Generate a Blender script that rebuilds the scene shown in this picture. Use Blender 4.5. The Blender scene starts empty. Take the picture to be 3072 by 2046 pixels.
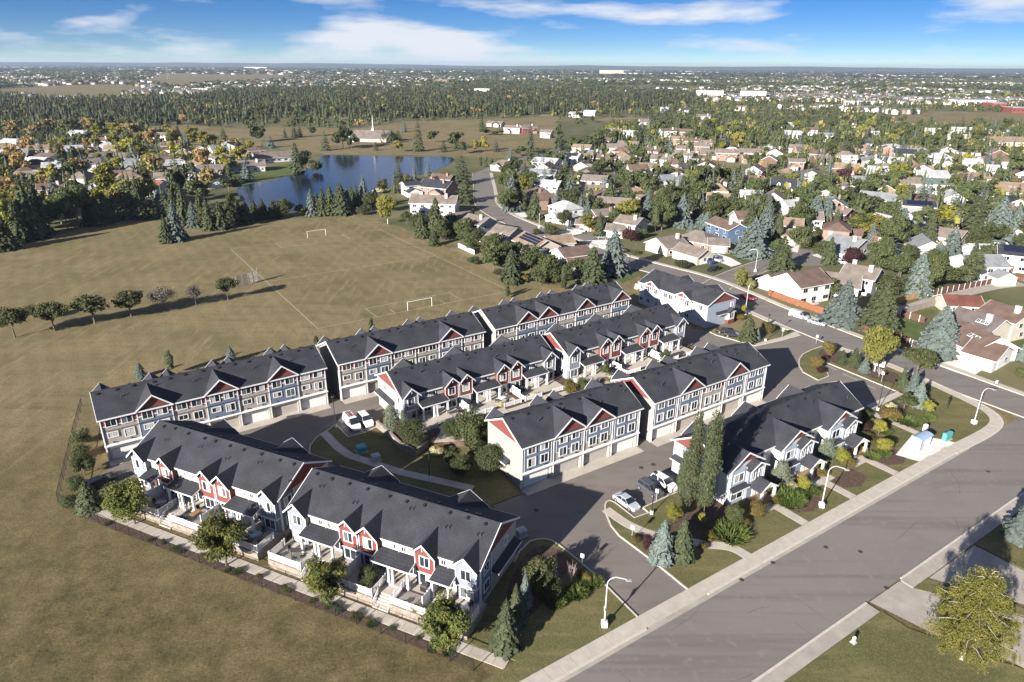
import bpy, math, random
import numpy as np
from mathutils import Vector, Matrix
from mathutils.geometry import tessellate_polygon
R = math.radians
SC = bpy.context.scene
COL = SC.collection
# ------------------------------------------------------------------ camera
cam_d = bpy.data.cameras.new('camera'); cam_d.sensor_width = 36.0; cam_d.lens = 24.0
cam_d.clip_start = 0.5; cam_d.clip_end = 60000
cam = bpy.data.objects.new('camera', cam_d); COL.objects.link(cam)
cam.matrix_world = Matrix.Translation((0, 0, 62.0)) @ Matrix.Rotation(R(90 - 22.004), 4, 'X') @ Matrix.Rotation(R(0.41), 4, 'Z')
SC.camera = cam
# ------------------------------------------------------------------ sky, sun, exposure
HAZE = 0.000048
SUN_EL, SUN_AZ = 20.0, 218.3          # azimuth clockwise from +Y
w = bpy.data.worlds.new('World'); SC.world = w; w.use_nodes = True
nt = w.node_tree; nt.nodes.clear()
def wn(t, **k):
    n = nt.nodes.new(t)
    for a, b in k.items(): setattr(n, a, b)
    return n
def wl(a, b): nt.links.new(a, b)
def wmath(op, a, b=None, clamp=False):
    n = wn('ShaderNodeMath', operation=op, use_clamp=clamp)
    for i, v in enumerate((a, b)):
        if v is None: continue
        if isinstance(v, (int, float)): n.inputs[i].default_value = v
        else: wl(v, n.inputs[i])
    return n.outputs[0]
tc = wn('ShaderNodeTexCoord'); sep = wn('ShaderNodeSeparateXYZ'); wl(tc.outputs['Generated'], sep.inputs[0])
zc = wmath('MAXIMUM', sep.outputs[2], 0.0)
zb = wmath('ADD', wmath('MULTIPLY', wmath('POWER', zc, 0.72), 1.0), 0.012)
cmb = wn('ShaderNodeCombineXYZ'); wl(sep.outputs[0], cmb.inputs[0]); wl(sep.outputs[1], cmb.inputs[1]); wl(zb, cmb.inputs[2])
nrm = wn('ShaderNodeVectorMath', operation='NORMALIZE'); wl(cmb.outputs[0], nrm.inputs[0])
sky = wn('ShaderNodeTexSky', sky_type='NISHITA', sun_disc=False)
sky.sun_elevation = R(SUN_EL); sky.sun_rotation = R(SUN_AZ); sky.altitude = 700; sky.air_density = 0.9; sky.dust_density = 0.1; sky.ozone_density = 2.6
wl(nrm.outputs[0], sky.inputs[0])
# clouds: flattened banks, the same kind all round the sky
mp = wn('ShaderNodeMapping'); mp.inputs['Scale'].default_value = (4.6, 4.6, 26); mp.inputs['Location'].default_value = (1.7, 4.1, 0.6); wl(tc.outputs['Generated'], mp.inputs[0])
nz = wn('ShaderNodeTexNoise', noise_dimensions='3D'); nz.inputs['Scale'].default_value = 1.0; nz.inputs['Detail'].default_value = 7; nz.inputs['Roughness'].default_value = 0.52; nz.inputs['Distortion'].default_value = 0.1
wl(mp.outputs[0], nz.inputs['Vector'])
cr = wn('ShaderNodeValToRGB'); cr.color_ramp.elements[0].position = 0.495; cr.color_ramp.elements[0].color = (0, 0, 0, 1); cr.color_ramp.elements[1].position = 0.645; cr.color_ramp.elements[1].color = (1, 1, 1, 1)
wl(nz.outputs[0], cr.inputs[0])
cf = wmath('MULTIPLY', cr.outputs[0], 0.9)
mx = wn('ShaderNodeMix', data_type='RGBA'); wl(cf, mx.inputs['Factor']); hsv = wn('ShaderNodeHueSaturation'); hsv.inputs['Hue'].default_value = 0.516; hsv.inputs['Saturation'].default_value = 1.42; hsv.inputs['Value'].default_value = 0.82; wl(sky.outputs[0], hsv.inputs['Color']); wl(hsv.outputs[0], mx.inputs['A']); mx.inputs['B'].default_value = (6.4, 6.6, 7.0, 1)
bg = wn('ShaderNodeBackground'); wl(mx.outputs['Result'], bg.inputs[0]); bg.inputs[1].default_value = 0.05
wo = wn('ShaderNodeOutputWorld'); wl(bg.outputs[0], wo.inputs[0])
sd = bpy.data.lights.new('sun', 'SUN'); sd.energy = 5.0; sd.angle = R(0.53); sd.color = (1.0, 0.94, 0.865)
sun = bpy.data.objects.new('sun', sd); COL.objects.link(sun)
sdir = Vector((math.sin(R(SUN_AZ)) * math.cos(R(SUN_EL)), math.cos(R(SUN_AZ)) * math.cos(R(SUN_EL)), math.sin(R(SUN_EL))))
sun.rotation_euler = sdir.to_track_quat('Z', 'Y').to_euler()
sun.location = sdir * 300
SC.view_settings.view_transform = 'Standard'; SC.view_settings.look = 'None'
SC.view_settings.exposure = 1.45; SC.view_settings.gamma = 1.0; SC.view_settings.use_curve_mapping = False
SC.cycles.max_bounces = 4; SC.cycles.diffuse_bounces = 1; SC.cycles.glossy_bounces = 2; SC.cycles.transparent_max_bounces = 8; SC.cycles.volume_bounces = 0
# ------------------------------------------------------------------ helpers
class MB:
    def __init__(s): s.v = []; s.f = []; s.m = []
    def add(s, vs, fs, m=0):
        o = len(s.v); s.v += [tuple(p) for p in vs]
        for f in fs: s.f.append(tuple(i + o for i in f)); s.m.append(m)
        return s
    def box(s, x0, x1, y0, y1, z0, z1, m=0):
        return s.add([(x0,y0,z0),(x1,y0,z0),(x1,y1,z0),(x0,y1,z0),(x0,y0,z1),(x1,y0,z1),(x1,y1,z1),(x0,y1,z1)],
            [(3,2,1,0),(4,5,6,7),(0,1,5,4),(1,2,6,5),(2,3,7,6),(3,0,4,7)], m)
    def beam(s, a, b, wd, ht, m=0, up=(0,0,1)):
        a = Vector(a); b = Vector(b); d = (b - a).normalized(); u = Vector(up)
        if abs(d.dot(u)) > .99: u = Vector((1,0,0))
        x = d.cross(u).normalized() * wd * .5; y = x.cross(d).normalized() * ht * .5
        vs = [a-x-y,a+x-y,a+x+y,a-x+y,b-x-y,b+x-y,b+x+y,b-x+y]
        return s.add(vs, [(3,2,1,0),(4,5,6,7),(0,1,5,4),(1,2,6,5),(2,3,7,6),(3,0,4,7)], m)
    def prism(s, pts, axis, a, b, m=0):
        """polygon in the two other axes, extruded along axis ('x','y','z') from a to b"""
        def P(p, t):
            return {'x': (t, p[0], p[1]), 'y': (p[0], t, p[1]), 'z': (p[0], p[1], t)}[axis]
        n = len(pts); vs = [P(p, a) for p in pts] + [P(p, b) for p in pts]
        tri = tessellate_polygon([[Vector((p[0], p[1], 0)) for p in pts]])
        fs = [tuple(t) for t in tri] + [tuple(i + n for i in reversed(t)) for t in tri]
        fs += [(i, (i+1) % n, (i+1) % n + n, i + n) for i in range(n)]
        return s.add(vs, fs, m)
    def tube(s, path, rad, n=8, m=0, cap=True):
        k = len(path); rad = rad if isinstance(rad, (list, tuple)) else [rad] * k
        base = len(s.v); P = [Vector(p) for p in path]; prev = None
        for i, p in enumerate(P):
            d = (P[min(i+1,k-1)] - P[max(i-1,0)]).normalized()
            u = Vector((0,0,1)) if abs(d.z) < .95 else Vector((1,0,0))
            x = d.cross(u).normalized(); y = x.cross(d).normalized()
            if prev is not None and x.dot(prev) < 0: x = -x; y = -y
            prev = x
            for j in range(n):
                a = 2*math.pi*j/n; q = p + (x*math.cos(a) + y*math.sin(a)) * rad[i]; s.v.append(tuple(q))
        for i in range(k-1):
            for j in range(n):
                s.f.append((base+i*n+j, base+i*n+(j+1)%n, base+(i+1)*n+(j+1)%n, base+(i+1)*n+j)); s.m.append(m)
        if cap:
            s.f.append(tuple(base+j for j in reversed(range(n)))); s.m.append(m)
            s.f.append(tuple(base+(k-1)*n+j for j in range(n))); s.m.append(m)
        return s
    def cyl(s, c, r, z0, z1, n=12, m=0, r2=None):
        return s.tube([(c[0],c[1],z0),(c[0],c[1],z1)], [r, r if r2 is None else r2], n, m)
    def mesh(s, name, mats):
        me = bpy.data.meshes.new(name); me.from_pydata(s.v, [], s.f)
        for mm in (mats if isinstance(mats, (list, tuple)) else [mats]): me.materials.append(mm)
        if any(s.m): me.polygons.foreach_set('material_index', s.m)
        me.update(); return me
def fixn(me):
    import bmesh
    bm = bmesh.new(); bm.from_mesh(me); bmesh.ops.recalc_face_normals(bm, faces=bm.faces); bm.to_mesh(me); bm.free()
def place(name, me, parent=None, loc=(0,0,0), rz=0.0, scale=None, label=None, cat=None, group=None, kind=None, rot=None):
    o = bpy.data.objects.new(name, me); COL.objects.link(o)
    o.location = loc; o.rotation_euler = rot if rot else (0, 0, rz)
    if scale is not None: o.scale = scale if isinstance(scale, (tuple, list)) else (scale,)*3
    if parent is not None: o.parent = parent
    if label: o['label'] = label
    if cat: o['category'] = cat
    if group: o['group'] = group
    if kind: o['kind'] = kind
    return o
def thing(name, label, cat, loc=(0,0,0), rz=0.0, group=None):
    return place(name, None, None, loc, rz, None, label, cat, group)
def build(mb, name, mats, parent=None, **k):
    me = mb.mesh(name, mats); fixn(me); return place(name, me, parent, **k)
def smooth(me):
    me.polygons.foreach_set('use_smooth', [True]*len(me.polygons)); return me
def copy_tree(o, parent=None, **kw):
    c = o.copy(); COL.objects.link(c); c.parent = parent
    for ch in list(o.children): copy_tree(ch, c)
    return c
# ------------------------------------------------------------------ materials
MT = {}
def mat(name, col, rough=.8, var=.12, scale=3.0, col2=None, bump=0, bscale=40, metal=0, spec=.35, rnd=0, emit=None, trans=0, coat=0):
    m = bpy.data.materials.new(name); m.use_nodes = True; t = m.node_tree; N = t.nodes; b = N['Principled BSDF']
    b.inputs['Roughness'].default_value = rough; b.inputs['Metallic'].default_value = metal; b.inputs['Specular IOR Level'].default_value = spec
    if coat: b.inputs['Coat Weight'].default_value = coat
    g = N.new('ShaderNodeNewGeometry')
    if var or col2:
        n = N.new('ShaderNodeTexNoise'); n.inputs['Scale'].default_value = scale; n.inputs['Detail'].default_value = 3; n.inputs['Roughness'].default_value = .65
        t.links.new(g.outputs['Position'], n.inputs['Vector'])
        r = N.new('ShaderNodeValToRGB'); r.color_ramp.elements[0].position = .3; r.color_ramp.elements[1].position = .7
        c2 = col2 or tuple(min(1, c*(1+var)) for c in col); c1 = col if col2 else tuple(c*(1-var) for c in col)
        r.color_ramp.elements[0].color = (*c1, 1); r.color_ramp.elements[1].color = (*c2, 1)
        t.links.new(n.outputs[0], r.inputs[0]); out = r.outputs[0]
        if rnd:
            oi = N.new('ShaderNodeObjectInfo'); hs = N.new('ShaderNodeHueSaturation')
            mr = N.new('ShaderNodeMapRange'); mr.inputs['To Min'].default_value = 1-rnd; mr.inputs['To Max'].default_value = 1+rnd
            mh = N.new('ShaderNodeMapRange'); mh.inputs['To Min'].default_value = .5-rnd*.06; mh.inputs['To Max'].default_value = .5+rnd*.06
            t.links.new(oi.outputs['Random'], mr.inputs[0]); t.links.new(mr.outputs[0], hs.inputs['Value'])
            ml = N.new('ShaderNodeMath'); ml.operation = 'FRACT'; m7 = N.new('ShaderNodeMath'); m7.operation = 'MULTIPLY'; m7.inputs[1].default_value = 7.31
            t.links.new(oi.outputs['Random'], m7.inputs[0]); t.links.new(m7.outputs[0], ml.inputs[0]); t.links.new(ml.outputs[0], mh.inputs[0]); t.links.new(mh.outputs[0], hs.inputs['Hue'])
            t.links.new(out, hs.inputs['Color']); out = hs.outputs[0]
        t.links.new(out, b.inputs['Base Color'])
    else: b.inputs['Base Color'].default_value = (*col, 1)
    if bump:
        n2 = N.new('ShaderNodeTexNoise'); n2.inputs['Scale'].default_value = bscale; n2.inputs['Detail'].default_value = 4
        t.links.new(g.outputs['Position'], n2.inputs['Vector'])
        bp = N.new('ShaderNodeBump'); bp.inputs['Strength'].default_value = bump; bp.inputs['Distance'].default_value = .05
        t.links.new(n2.outputs[0], bp.inputs['Height']); t.links.new(bp.outputs[0], b.inputs['Normal'])
    if emit: b.inputs['Emission Color'].default_value = (*emit, 1); b.inputs['Emission Strength'].default_value = 1
    if trans:
        tr = N.new('ShaderNodeBsdfTranslucent'); ms = N.new('ShaderNodeMixShader'); ms.inputs[0].default_value = trans
        if var or col2: t.links.new(out, tr.inputs[0])
        else: tr.inputs[0].default_value = (*col, 1)
        o = N['Material Output']; t.links.new(b.outputs[0], ms.inputs[1]); t.links.new(tr.outputs[0], ms.inputs[2]); t.links.new(ms.outputs[0], o.inputs['Surface'])
    MT[name] = m; return m
def ramp_mat(name, layers, rough=.95, bump=.25, bscale=6):
    """layers: list of (noise scale, stretch xyz, rot z deg, lo, hi, colour) mixed over one another; the first is the base colour"""
    m = bpy.data.materials.new(name); m.use_nodes = True; t = m.node_tree; N = t.nodes; b = N['Principled BSDF']
    b.inputs['Roughness'].default_value = rough; b.inputs['Specular IOR Level'].default_value = .15
    g = N.new('ShaderNodeNewGeometry'); cur = None
    for i, (sc, st, rz, lo, hi, c) in enumerate(layers):
        if i == 0:
            rgb = N.new('ShaderNodeRGB'); rgb.outputs[0].default_value = (*c, 1); cur = rgb.outputs[0]; continue
        mpn = N.new('ShaderNodeMapping'); mpn.inputs['Scale'].default_value = st; mpn.inputs['Rotation'].default_value = (0, 0, R(rz)); mpn.inputs['Location'].default_value = (i*17.3, i*9.1, 0)
        t.links.new(g.outputs['Position'], mpn.inputs[0])
        n = N.new('ShaderNodeTexNoise'); n.inputs['Scale'].default_value = sc; n.inputs['Detail'].default_value = 3; n.inputs['Roughness'].default_value = .62
        t.links.new(mpn.outputs[0], n.inputs['Vector'])
        mr = N.new('ShaderNodeMapRange'); mr.inputs['From Min'].default_value = lo; mr.inputs['From Max'].default_value = hi
        t.links.new(n.outputs[0], mr.inputs[0])
        mxx = N.new('ShaderNodeMix'); mxx.data_type = 'RGBA'; t.links.new(mr.outputs[0], mxx.inputs['Factor']); t.links.new(cur, mxx.inputs['A']); mxx.inputs['B'].default_value = (*c, 1); cur = mxx.outputs['Result']
    t.links.new(cur, b.inputs['Base Color'])
    if bump:
        n2 = N.new('ShaderNodeTexNoise'); n2.inputs['Scale'].default_value = bscale; n2.inputs['Detail'].default_value = 2
        t.links.new(g.outputs['Position'], n2.inputs['Vector'])
        bp = N.new('ShaderNodeBump'); bp.inputs['Strength'].default_value = bump; bp.inputs['Distance'].default_value = .08
        t.links.new(n2.outputs[0], bp.inputs['Height']); t.links.new(bp.outputs[0], b.inputs['Normal'])
    MT[name] = m; return m
def siding(name, col, pitch=.2, vertical=False):
    m = mat(name, col, .75, .06, 1.5); t = m.node_tree; N = t.nodes; b = N['Principled BSDF']
    tcn = N.new('ShaderNodeTexCoord'); wv = N.new('ShaderNodeTexWave'); wv.wave_type = 'BANDS'; wv.bands_direction = 'X' if vertical else 'Z'; wv.wave_profile = 'SAW'
    wv.inputs['Scale'].default_value = .314/pitch/ (1.0); t.links.new(tcn.outputs['Object'], wv.inputs['Vector'])
    bp = N.new('ShaderNodeBump'); bp.inputs['Strength'].default_value = .5; bp.inputs['Distance'].default_value = .03
    t.links.new(wv.outputs['Fac'], bp.inputs['Height']); t.links.new(bp.outputs[0], b.inputs['Normal']); return m
def shingle(name, col, var=.3):
    m = mat(name, col, .9, var, 9.0, bump=.35, bscale=30, spec=.2); t = m.node_tree; N = t.nodes; b = N['Principled BSDF']
    src = b.inputs['Base Color'].links[0].from_socket
    g = N.new('ShaderNodeTexCoord'); n = N.new('ShaderNodeTexNoise'); n.inputs['Scale'].default_value = .35; n.inputs['Detail'].default_value = 3
    t.links.new(g.outputs['Object'], n.inputs['Vector'])
    mr = N.new('ShaderNodeMapRange'); mr.inputs['From Min'].default_value = .35; mr.inputs['From Max'].default_value = .65; mr.inputs['To Min'].default_value = .82; mr.inputs['To Max'].default_value = 1.18
    t.links.new(n.outputs[0], mr.inputs[0])
    wv = N.new('ShaderNodeTexWave'); wv.bands_direction = 'Z'; wv.inputs['Scale'].default_value = 2.6; wv.inputs['Distortion'].default_value = 1.0; t.links.new(g.outputs['Object'], wv.inputs['Vector'])
    mw = N.new('ShaderNodeMapRange'); mw.inputs['To Min'].default_value = .88; mw.inputs['To Max'].default_value = 1.08; t.links.new(wv.outputs['Fac'], mw.inputs[0])
    mm = N.new('ShaderNodeMath'); mm.operation = 'MULTIPLY'; t.links.new(mr.outputs[0], mm.inputs[0]); t.links.new(mw.outputs[0], mm.inputs[1])
    vm = N.new('ShaderNodeVectorMath'); vm.operation = 'SCALE'; t.links.new(src, vm.inputs[0]); t.links.new(mm.outputs[0], vm.inputs['Scale']); t.links.new(vm.outputs[0], b.inputs['Base Color']); return m
TAN = (.27, .205, .105); OLIVE = (.13, .125, .05)
m = ramp_mat('dry_grass', [(0,0,0,0,0,(.192,.150,.076)), (.012,(1,1,1),0,.38,.66,(.130,.114,.052)), (.033,(1,1,1),0,.52,.6,(.122,.104,.046)), (.05,(1,1,1),0,.45,.75,(.232,.178,.09)), (.22,(.22,1.6,1),62,.5,.72,(.112,.10,.047)), (.5,(1,.12,1),20,.52,.72,(.24,.184,.098)), (1.6,(1,1,1),0,.48,.72,(.105,.09,.044)), (5,(1,1,1),0,.5,.75,(.25,.195,.104))])
def near_patch(m):
    # grass colour turns darker brown towards the near side, with a soft uneven border
    t = m.node_tree; N = t.nodes; b = N['Principled BSDF']; src = b.inputs['Base Color'].links[0].from_socket; g = N.new('ShaderNodeNewGeometry'); sp = N.new('ShaderNodeSeparateXYZ'); t.links.new(g.outputs['Position'], sp.inputs[0])
    n = N.new('ShaderNodeTexNoise'); n.inputs['Scale'].default_value = .045; n.inputs['Detail'].default_value = 4; t.links.new(g.outputs['Position'], n.inputs['Vector'])
    a = N.new('ShaderNodeMath'); a.operation = 'MULTIPLY_ADD'; a.inputs[1].default_value = 90; t.links.new(n.outputs[0], a.inputs[0]); t.links.new(sp.outputs[1], a.inputs[2])
    mr = N.new('ShaderNodeMapRange'); mr.inputs['From Min'].default_value = 165; mr.inputs['From Max'].default_value = 105; t.links.new(a.outputs[0], mr.inputs[0])
    n3 = N.new('ShaderNodeTexNoise'); n3.inputs['Scale'].default_value = .28; n3.inputs['Detail'].default_value = 8; n3.inputs['Roughness'].default_value = .8; t.links.new(g.outputs['Position'], n3.inputs['Vector'])
    rr = N.new('ShaderNodeValToRGB'); rr.color_ramp.elements[0].position = .38; rr.color_ramp.elements[0].color = (.066, .058, .025, 1); rr.color_ramp.elements[1].position = .66; rr.color_ramp.elements[1].color = (.165, .126, .06, 1); t.links.new(n3.outputs[0], rr.inputs[0])
    mx_ = N.new('ShaderNodeMix'); mx_.data_type = 'RGBA'; t.links.new(mr.outputs[0], mx_.inputs['Factor']); t.links.new(src, mx_.inputs['A']); t.links.new(rr.outputs[0], mx_.inputs['B']); # faint mowing stripes and fine tufts
    mpn = N.new('ShaderNodeMapping'); mpn.inputs['Rotation'].default_value = (0, 0, R(-33.6)); t.links.new(g.outputs['Position'], mpn.inputs[0])
    wv = N.new('ShaderNodeTexWave'); wv.bands_direction = 'X'; wv.inputs['Scale'].default_value = .075; wv.inputs['Distortion'].default_value = 6; wv.inputs['Detail'].default_value = 2; wv.inputs['Detail Scale'].default_value = .25; t.links.new(mpn.outputs[0], wv.inputs['Vector'])
    mw = N.new('ShaderNodeMapRange'); mw.inputs['To Min'].default_value = .955; mw.inputs['To Max'].default_value = 1.04; t.links.new(wv.outputs['Fac'], mw.inputs[0])
    n4 = N.new('ShaderNodeTexNoise'); n4.inputs['Scale'].default_value = 3.6; n4.inputs['Detail'].default_value = 4; n4.inputs['Roughness'].default_value = .8; t.links.new(g.outputs['Position'], n4.inputs['Vector'])
    m4 = N.new('ShaderNodeMapRange'); m4.inputs['From Min'].default_value = .35; m4.inputs['From Max'].default_value = .65; m4.inputs['To Min'].default_value = .66; m4.inputs['To Max'].default_value = 1.32; t.links.new(n4.outputs[0], m4.inputs[0])
    mu = N.new('ShaderNodeMath'); mu.operation = 'MULTIPLY'; t.links.new(mw.outputs[0], mu.inputs[0]); t.links.new(m4.outputs[0], mu.inputs[1])
    vs_ = N.new('ShaderNodeVectorMath'); vs_.operation = 'SCALE'; t.links.new(mx_.outputs['Result'], vs_.inputs[0]); t.links.new(mu.outputs[0], vs_.inputs['Scale']); t.links.new(vs_.outputs[0], b.inputs['Base Color'])
near_patch(m)
ramp_mat('lawn', [(0,0,0,0,0,(.125,.112,.048)), (.08,(1,1,1),0,.4,.65,(.082,.088,.033)), (.35,(.25,1.4,1),-33,.5,.7,(.165,.138,.064)), (2.0,(1,1,1),0,.5,.75,(.075,.08,.03)), (6,(1,1,1),0,.5,.75,(.21,.17,.08))])
ramp_mat('green_lawn', [(0,0,0,0,0,(.07,.10,.03)), (.3,(1,1,1),0,.4,.65,(.12,.125,.045)), (3.0,(1,1,1),0,.5,.75,(.05,.07,.02))])
ramp_mat('far_ground', [(0,0,0,0,0,(.125,.12,.058)), (.0012,(1,1,1),0,.46,.58,(.075,.085,.04)), (.006,(1,1,1),0,.5,.62,(.22,.175,.095)), (.03,(1,1,1),0,.48,.62,(.085,.09,.038))], bump=0)
ramp_mat('mulch', [(0,0,0,0,0,(.085,.056,.042)), (3,(1,1,1),0,.45,.7,(.15,.105,.08)), (9,(1,1,1),0,.5,.7,(.045,.03,.024))], bump=.6)
ramp_mat('asphalt', [(0,0,0,0,0,(.178,.162,.146)), (.06,(1,1,1),0,.4,.65,(.205,.186,.167)), (.3,(.06,1.6,1),-33.6,.5,.68,(.13,.116,.104)), (.7,(1,1,1),0,.55,.75,(.225,.205,.185)), (14,(1,1,1),0,.4,.7,(.16,.143,.128))], rough=.9, bump=.1, bscale=30)
ramp_mat('drive_asphalt', [(0,0,0,0,0,(.17,.15,.13)), (.09,(1,1,1),0,.4,.65,(.20,.178,.156)), (.5,(.3,1,1),-33.6,.52,.72,(.14,.122,.106)), (14,(1,1,1),0,.4,.7,(.16,.14,.122))], rough=.9, bump=.1, bscale=30)
mat('concrete', (.42,.375,.315), .85, .10, .8, bump=.1)
mat('concrete_old', (.33,.295,.25), .9, .14, .5, bump=.15)
mat('white_conc', (.62,.60,.56), .8, .06, 1.0)
mat('kerb', (.47,.43,.37), .85, .1, 1.2)
mat('white', (.72,.71,.69), .55, .03, 2)
mat('white_trim', (.68,.68,.67), .5, .02, 2)
mat('line_paint', (.40,.36,.25), .9, .2, .6)
mat('metal_white', (.62,.62,.62), .4, .03, 2, metal=.3)
mat('black_metal', (.02,.02,.021), .45, .1, 3)
mat('galv', (.5,.5,.5), .4, .06, 2, metal=.6)
mat('dark_steel', (.05,.05,.05), .5, .1, 3)
mat('asphalt_crack', (.045,.04,.037), .95, .1, 3)
mat('iron', (.05,.042,.038), .7, .2, 8)
siding('taupe', (.335,.30,.265)); siding('beige', (.40,.37,.325)); siding('blue', (.125,.162,.215)); siding('lblue', (.30,.35,.42)); siding('redsid', (.175,.048,.040)); siding('greysid', (.20,.225,.26), .3, True); siding('cream', (.52,.475,.41)); siding('offwhite', (.52,.51,.48))
shingle('shingle', (.039,.040,.047), .42)
mat('stone', (.27,.225,.185), .9, .25, 2.2, bump=.5, bscale=12)
mat('stone2', (.22,.185,.155), .9, .25, 2.2, bump=.5, bscale=12)
mat('wood', (.26,.15,.075), .8, .2, 3); mat('deck_wood', (.27,.17,.105), .8, .2, 3); mat('cedar', (.22,.09,.045), .8, .2, 1.5); mat('fence_brown', (.10,.052,.038), .8, .15, 2); mat('fence_grey', (.22,.19,.165), .9, .15, 2); mat('fence_tan', (.30,.19,.10), .85, .2, 2)
mat('bark', (.13,.105,.085), .95, .3, 6); mat('birch_bark', (.46,.42,.38), .9, .3, 6)
mat('glass_dark', (.018,.022,.028), .06, 0, spec=.6); mat('glass_curtain', (.40,.40,.38), .12, .25, 2.5, spec=.6); mat('glass_mid', (.10,.11,.12), .08, .3, 2, spec=.6)
mat('rubber', (.015,.015,.016), .8, 0); mat('rim', (.45,.45,.46), .35, 0, metal=.7)
mat('tail', (.35,.01,.01), .3, 0); mat('headl', (.7,.72,.75), .1, 0)
for n, c in dict(car_white=(.72,.72,.72), car_black=(.012,.012,.014), car_grey=(.07,.072,.078), car_silver=(.38,.40,.43), car_red=(.16,.012,.015), car_blue=(.015,.03,.10), car_dark=(.025,.027,.03)).items(): mat(n, c, .28, 0, spec=.5, coat=.6)
mat('teal', (.08,.30,.29), .5, .05); mat('sign_blue', (.05,.28,.55), .4, 0); mat('sign_yellow', (.75,.5,.04), .5, 0); mat('grey_box', (.33,.34,.33), .5, .05)
# foliage
FOL = dict(S=((.075,.10,.086),(.14,.168,.148)), G=((.032,.044,.021),(.08,.092,.042)), D=((.038,.05,.02),(.10,.116,.042)), Y=((.14,.155,.028),(.29,.25,.042)), O=((.21,.15,.06),(.36,.26,.10)), C=((.06,.08,.036),(.14,.155,.078)), P=((.028,.011,.013),(.07,.028,.028)), W=((.12,.13,.036),(.25,.23,.075)), B=((.04,.052,.02),(.105,.115,.045)), N=((.085,.10,.068),(.16,.18,.125)), J=((.05,.078,.018),(.115,.145,.036)), Z=((.085,.08,.024),(.21,.155,.045)), H=((.30,.28,.12),(.62,.58,.36)), F=((.04,.048,.017),(.105,.11,.038)), M=((.11,.095,.075),(.17,.15,.115)), A=((.055,.082,.02),(.16,.155,.034)), V=((.10,.112,.024),(.21,.195,.042)), R=((.22,.07,.03),(.40,.14,.06)), Q=((.016,.023,.012),(.045,.052,.026)))
for k, (a, b) in FOL.items(): mat('leaf_'+k, a, .7, 0, {'A': .45, 'V': .7, 'Z': 1.2}.get(k, 1.6), b, spec=.25, rnd=.22, trans=.0 if k in 'SGN' else .22)
# ------------------------------------------------------------------ layout in metres, converted from image pixels (camera stands over the origin)
BLD = {'A1': (-58.13, 90.19, -24.5, 28.9, 11.4, 6.6, 9.45), 'A2': (-30.25, 77.0, -24.3, 29.3, 11.4, 6.4, 9.25), 'B1': (-67.3, 97.7, 34.3, 38.5, 11.8, 8.0, 10.7), 'B2': (-33.7, 120.6, 33.6, 33.5, 11.9, 8.05, 10.85), 'B3': (-3.7, 139.5, 34.0, 40.1, 11.9, 8.35, 11.15), 'C1': (-19.95, 110.2, 33.8, 35.1, 11.7, 6.3, 9.2), 'C2': (11.4, 129.1, 34.4, 35.1, 11.8, 6.9, 9.8), 'D1': (1.6, 90.3, 33.3, 25.1, 10.9, 7.8, 10.6), 'D2': (24.7, 105.3, 33.6, 31.1, 11.3, 8.0, 10.75), 'E': (31.6, 87.8, 33.5, 37.1, 10.4, 6.05, 9.15), 'F': (35.2, 182.9, -56.0, 24.9, 11.5, 6.25, 9.0)}
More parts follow.
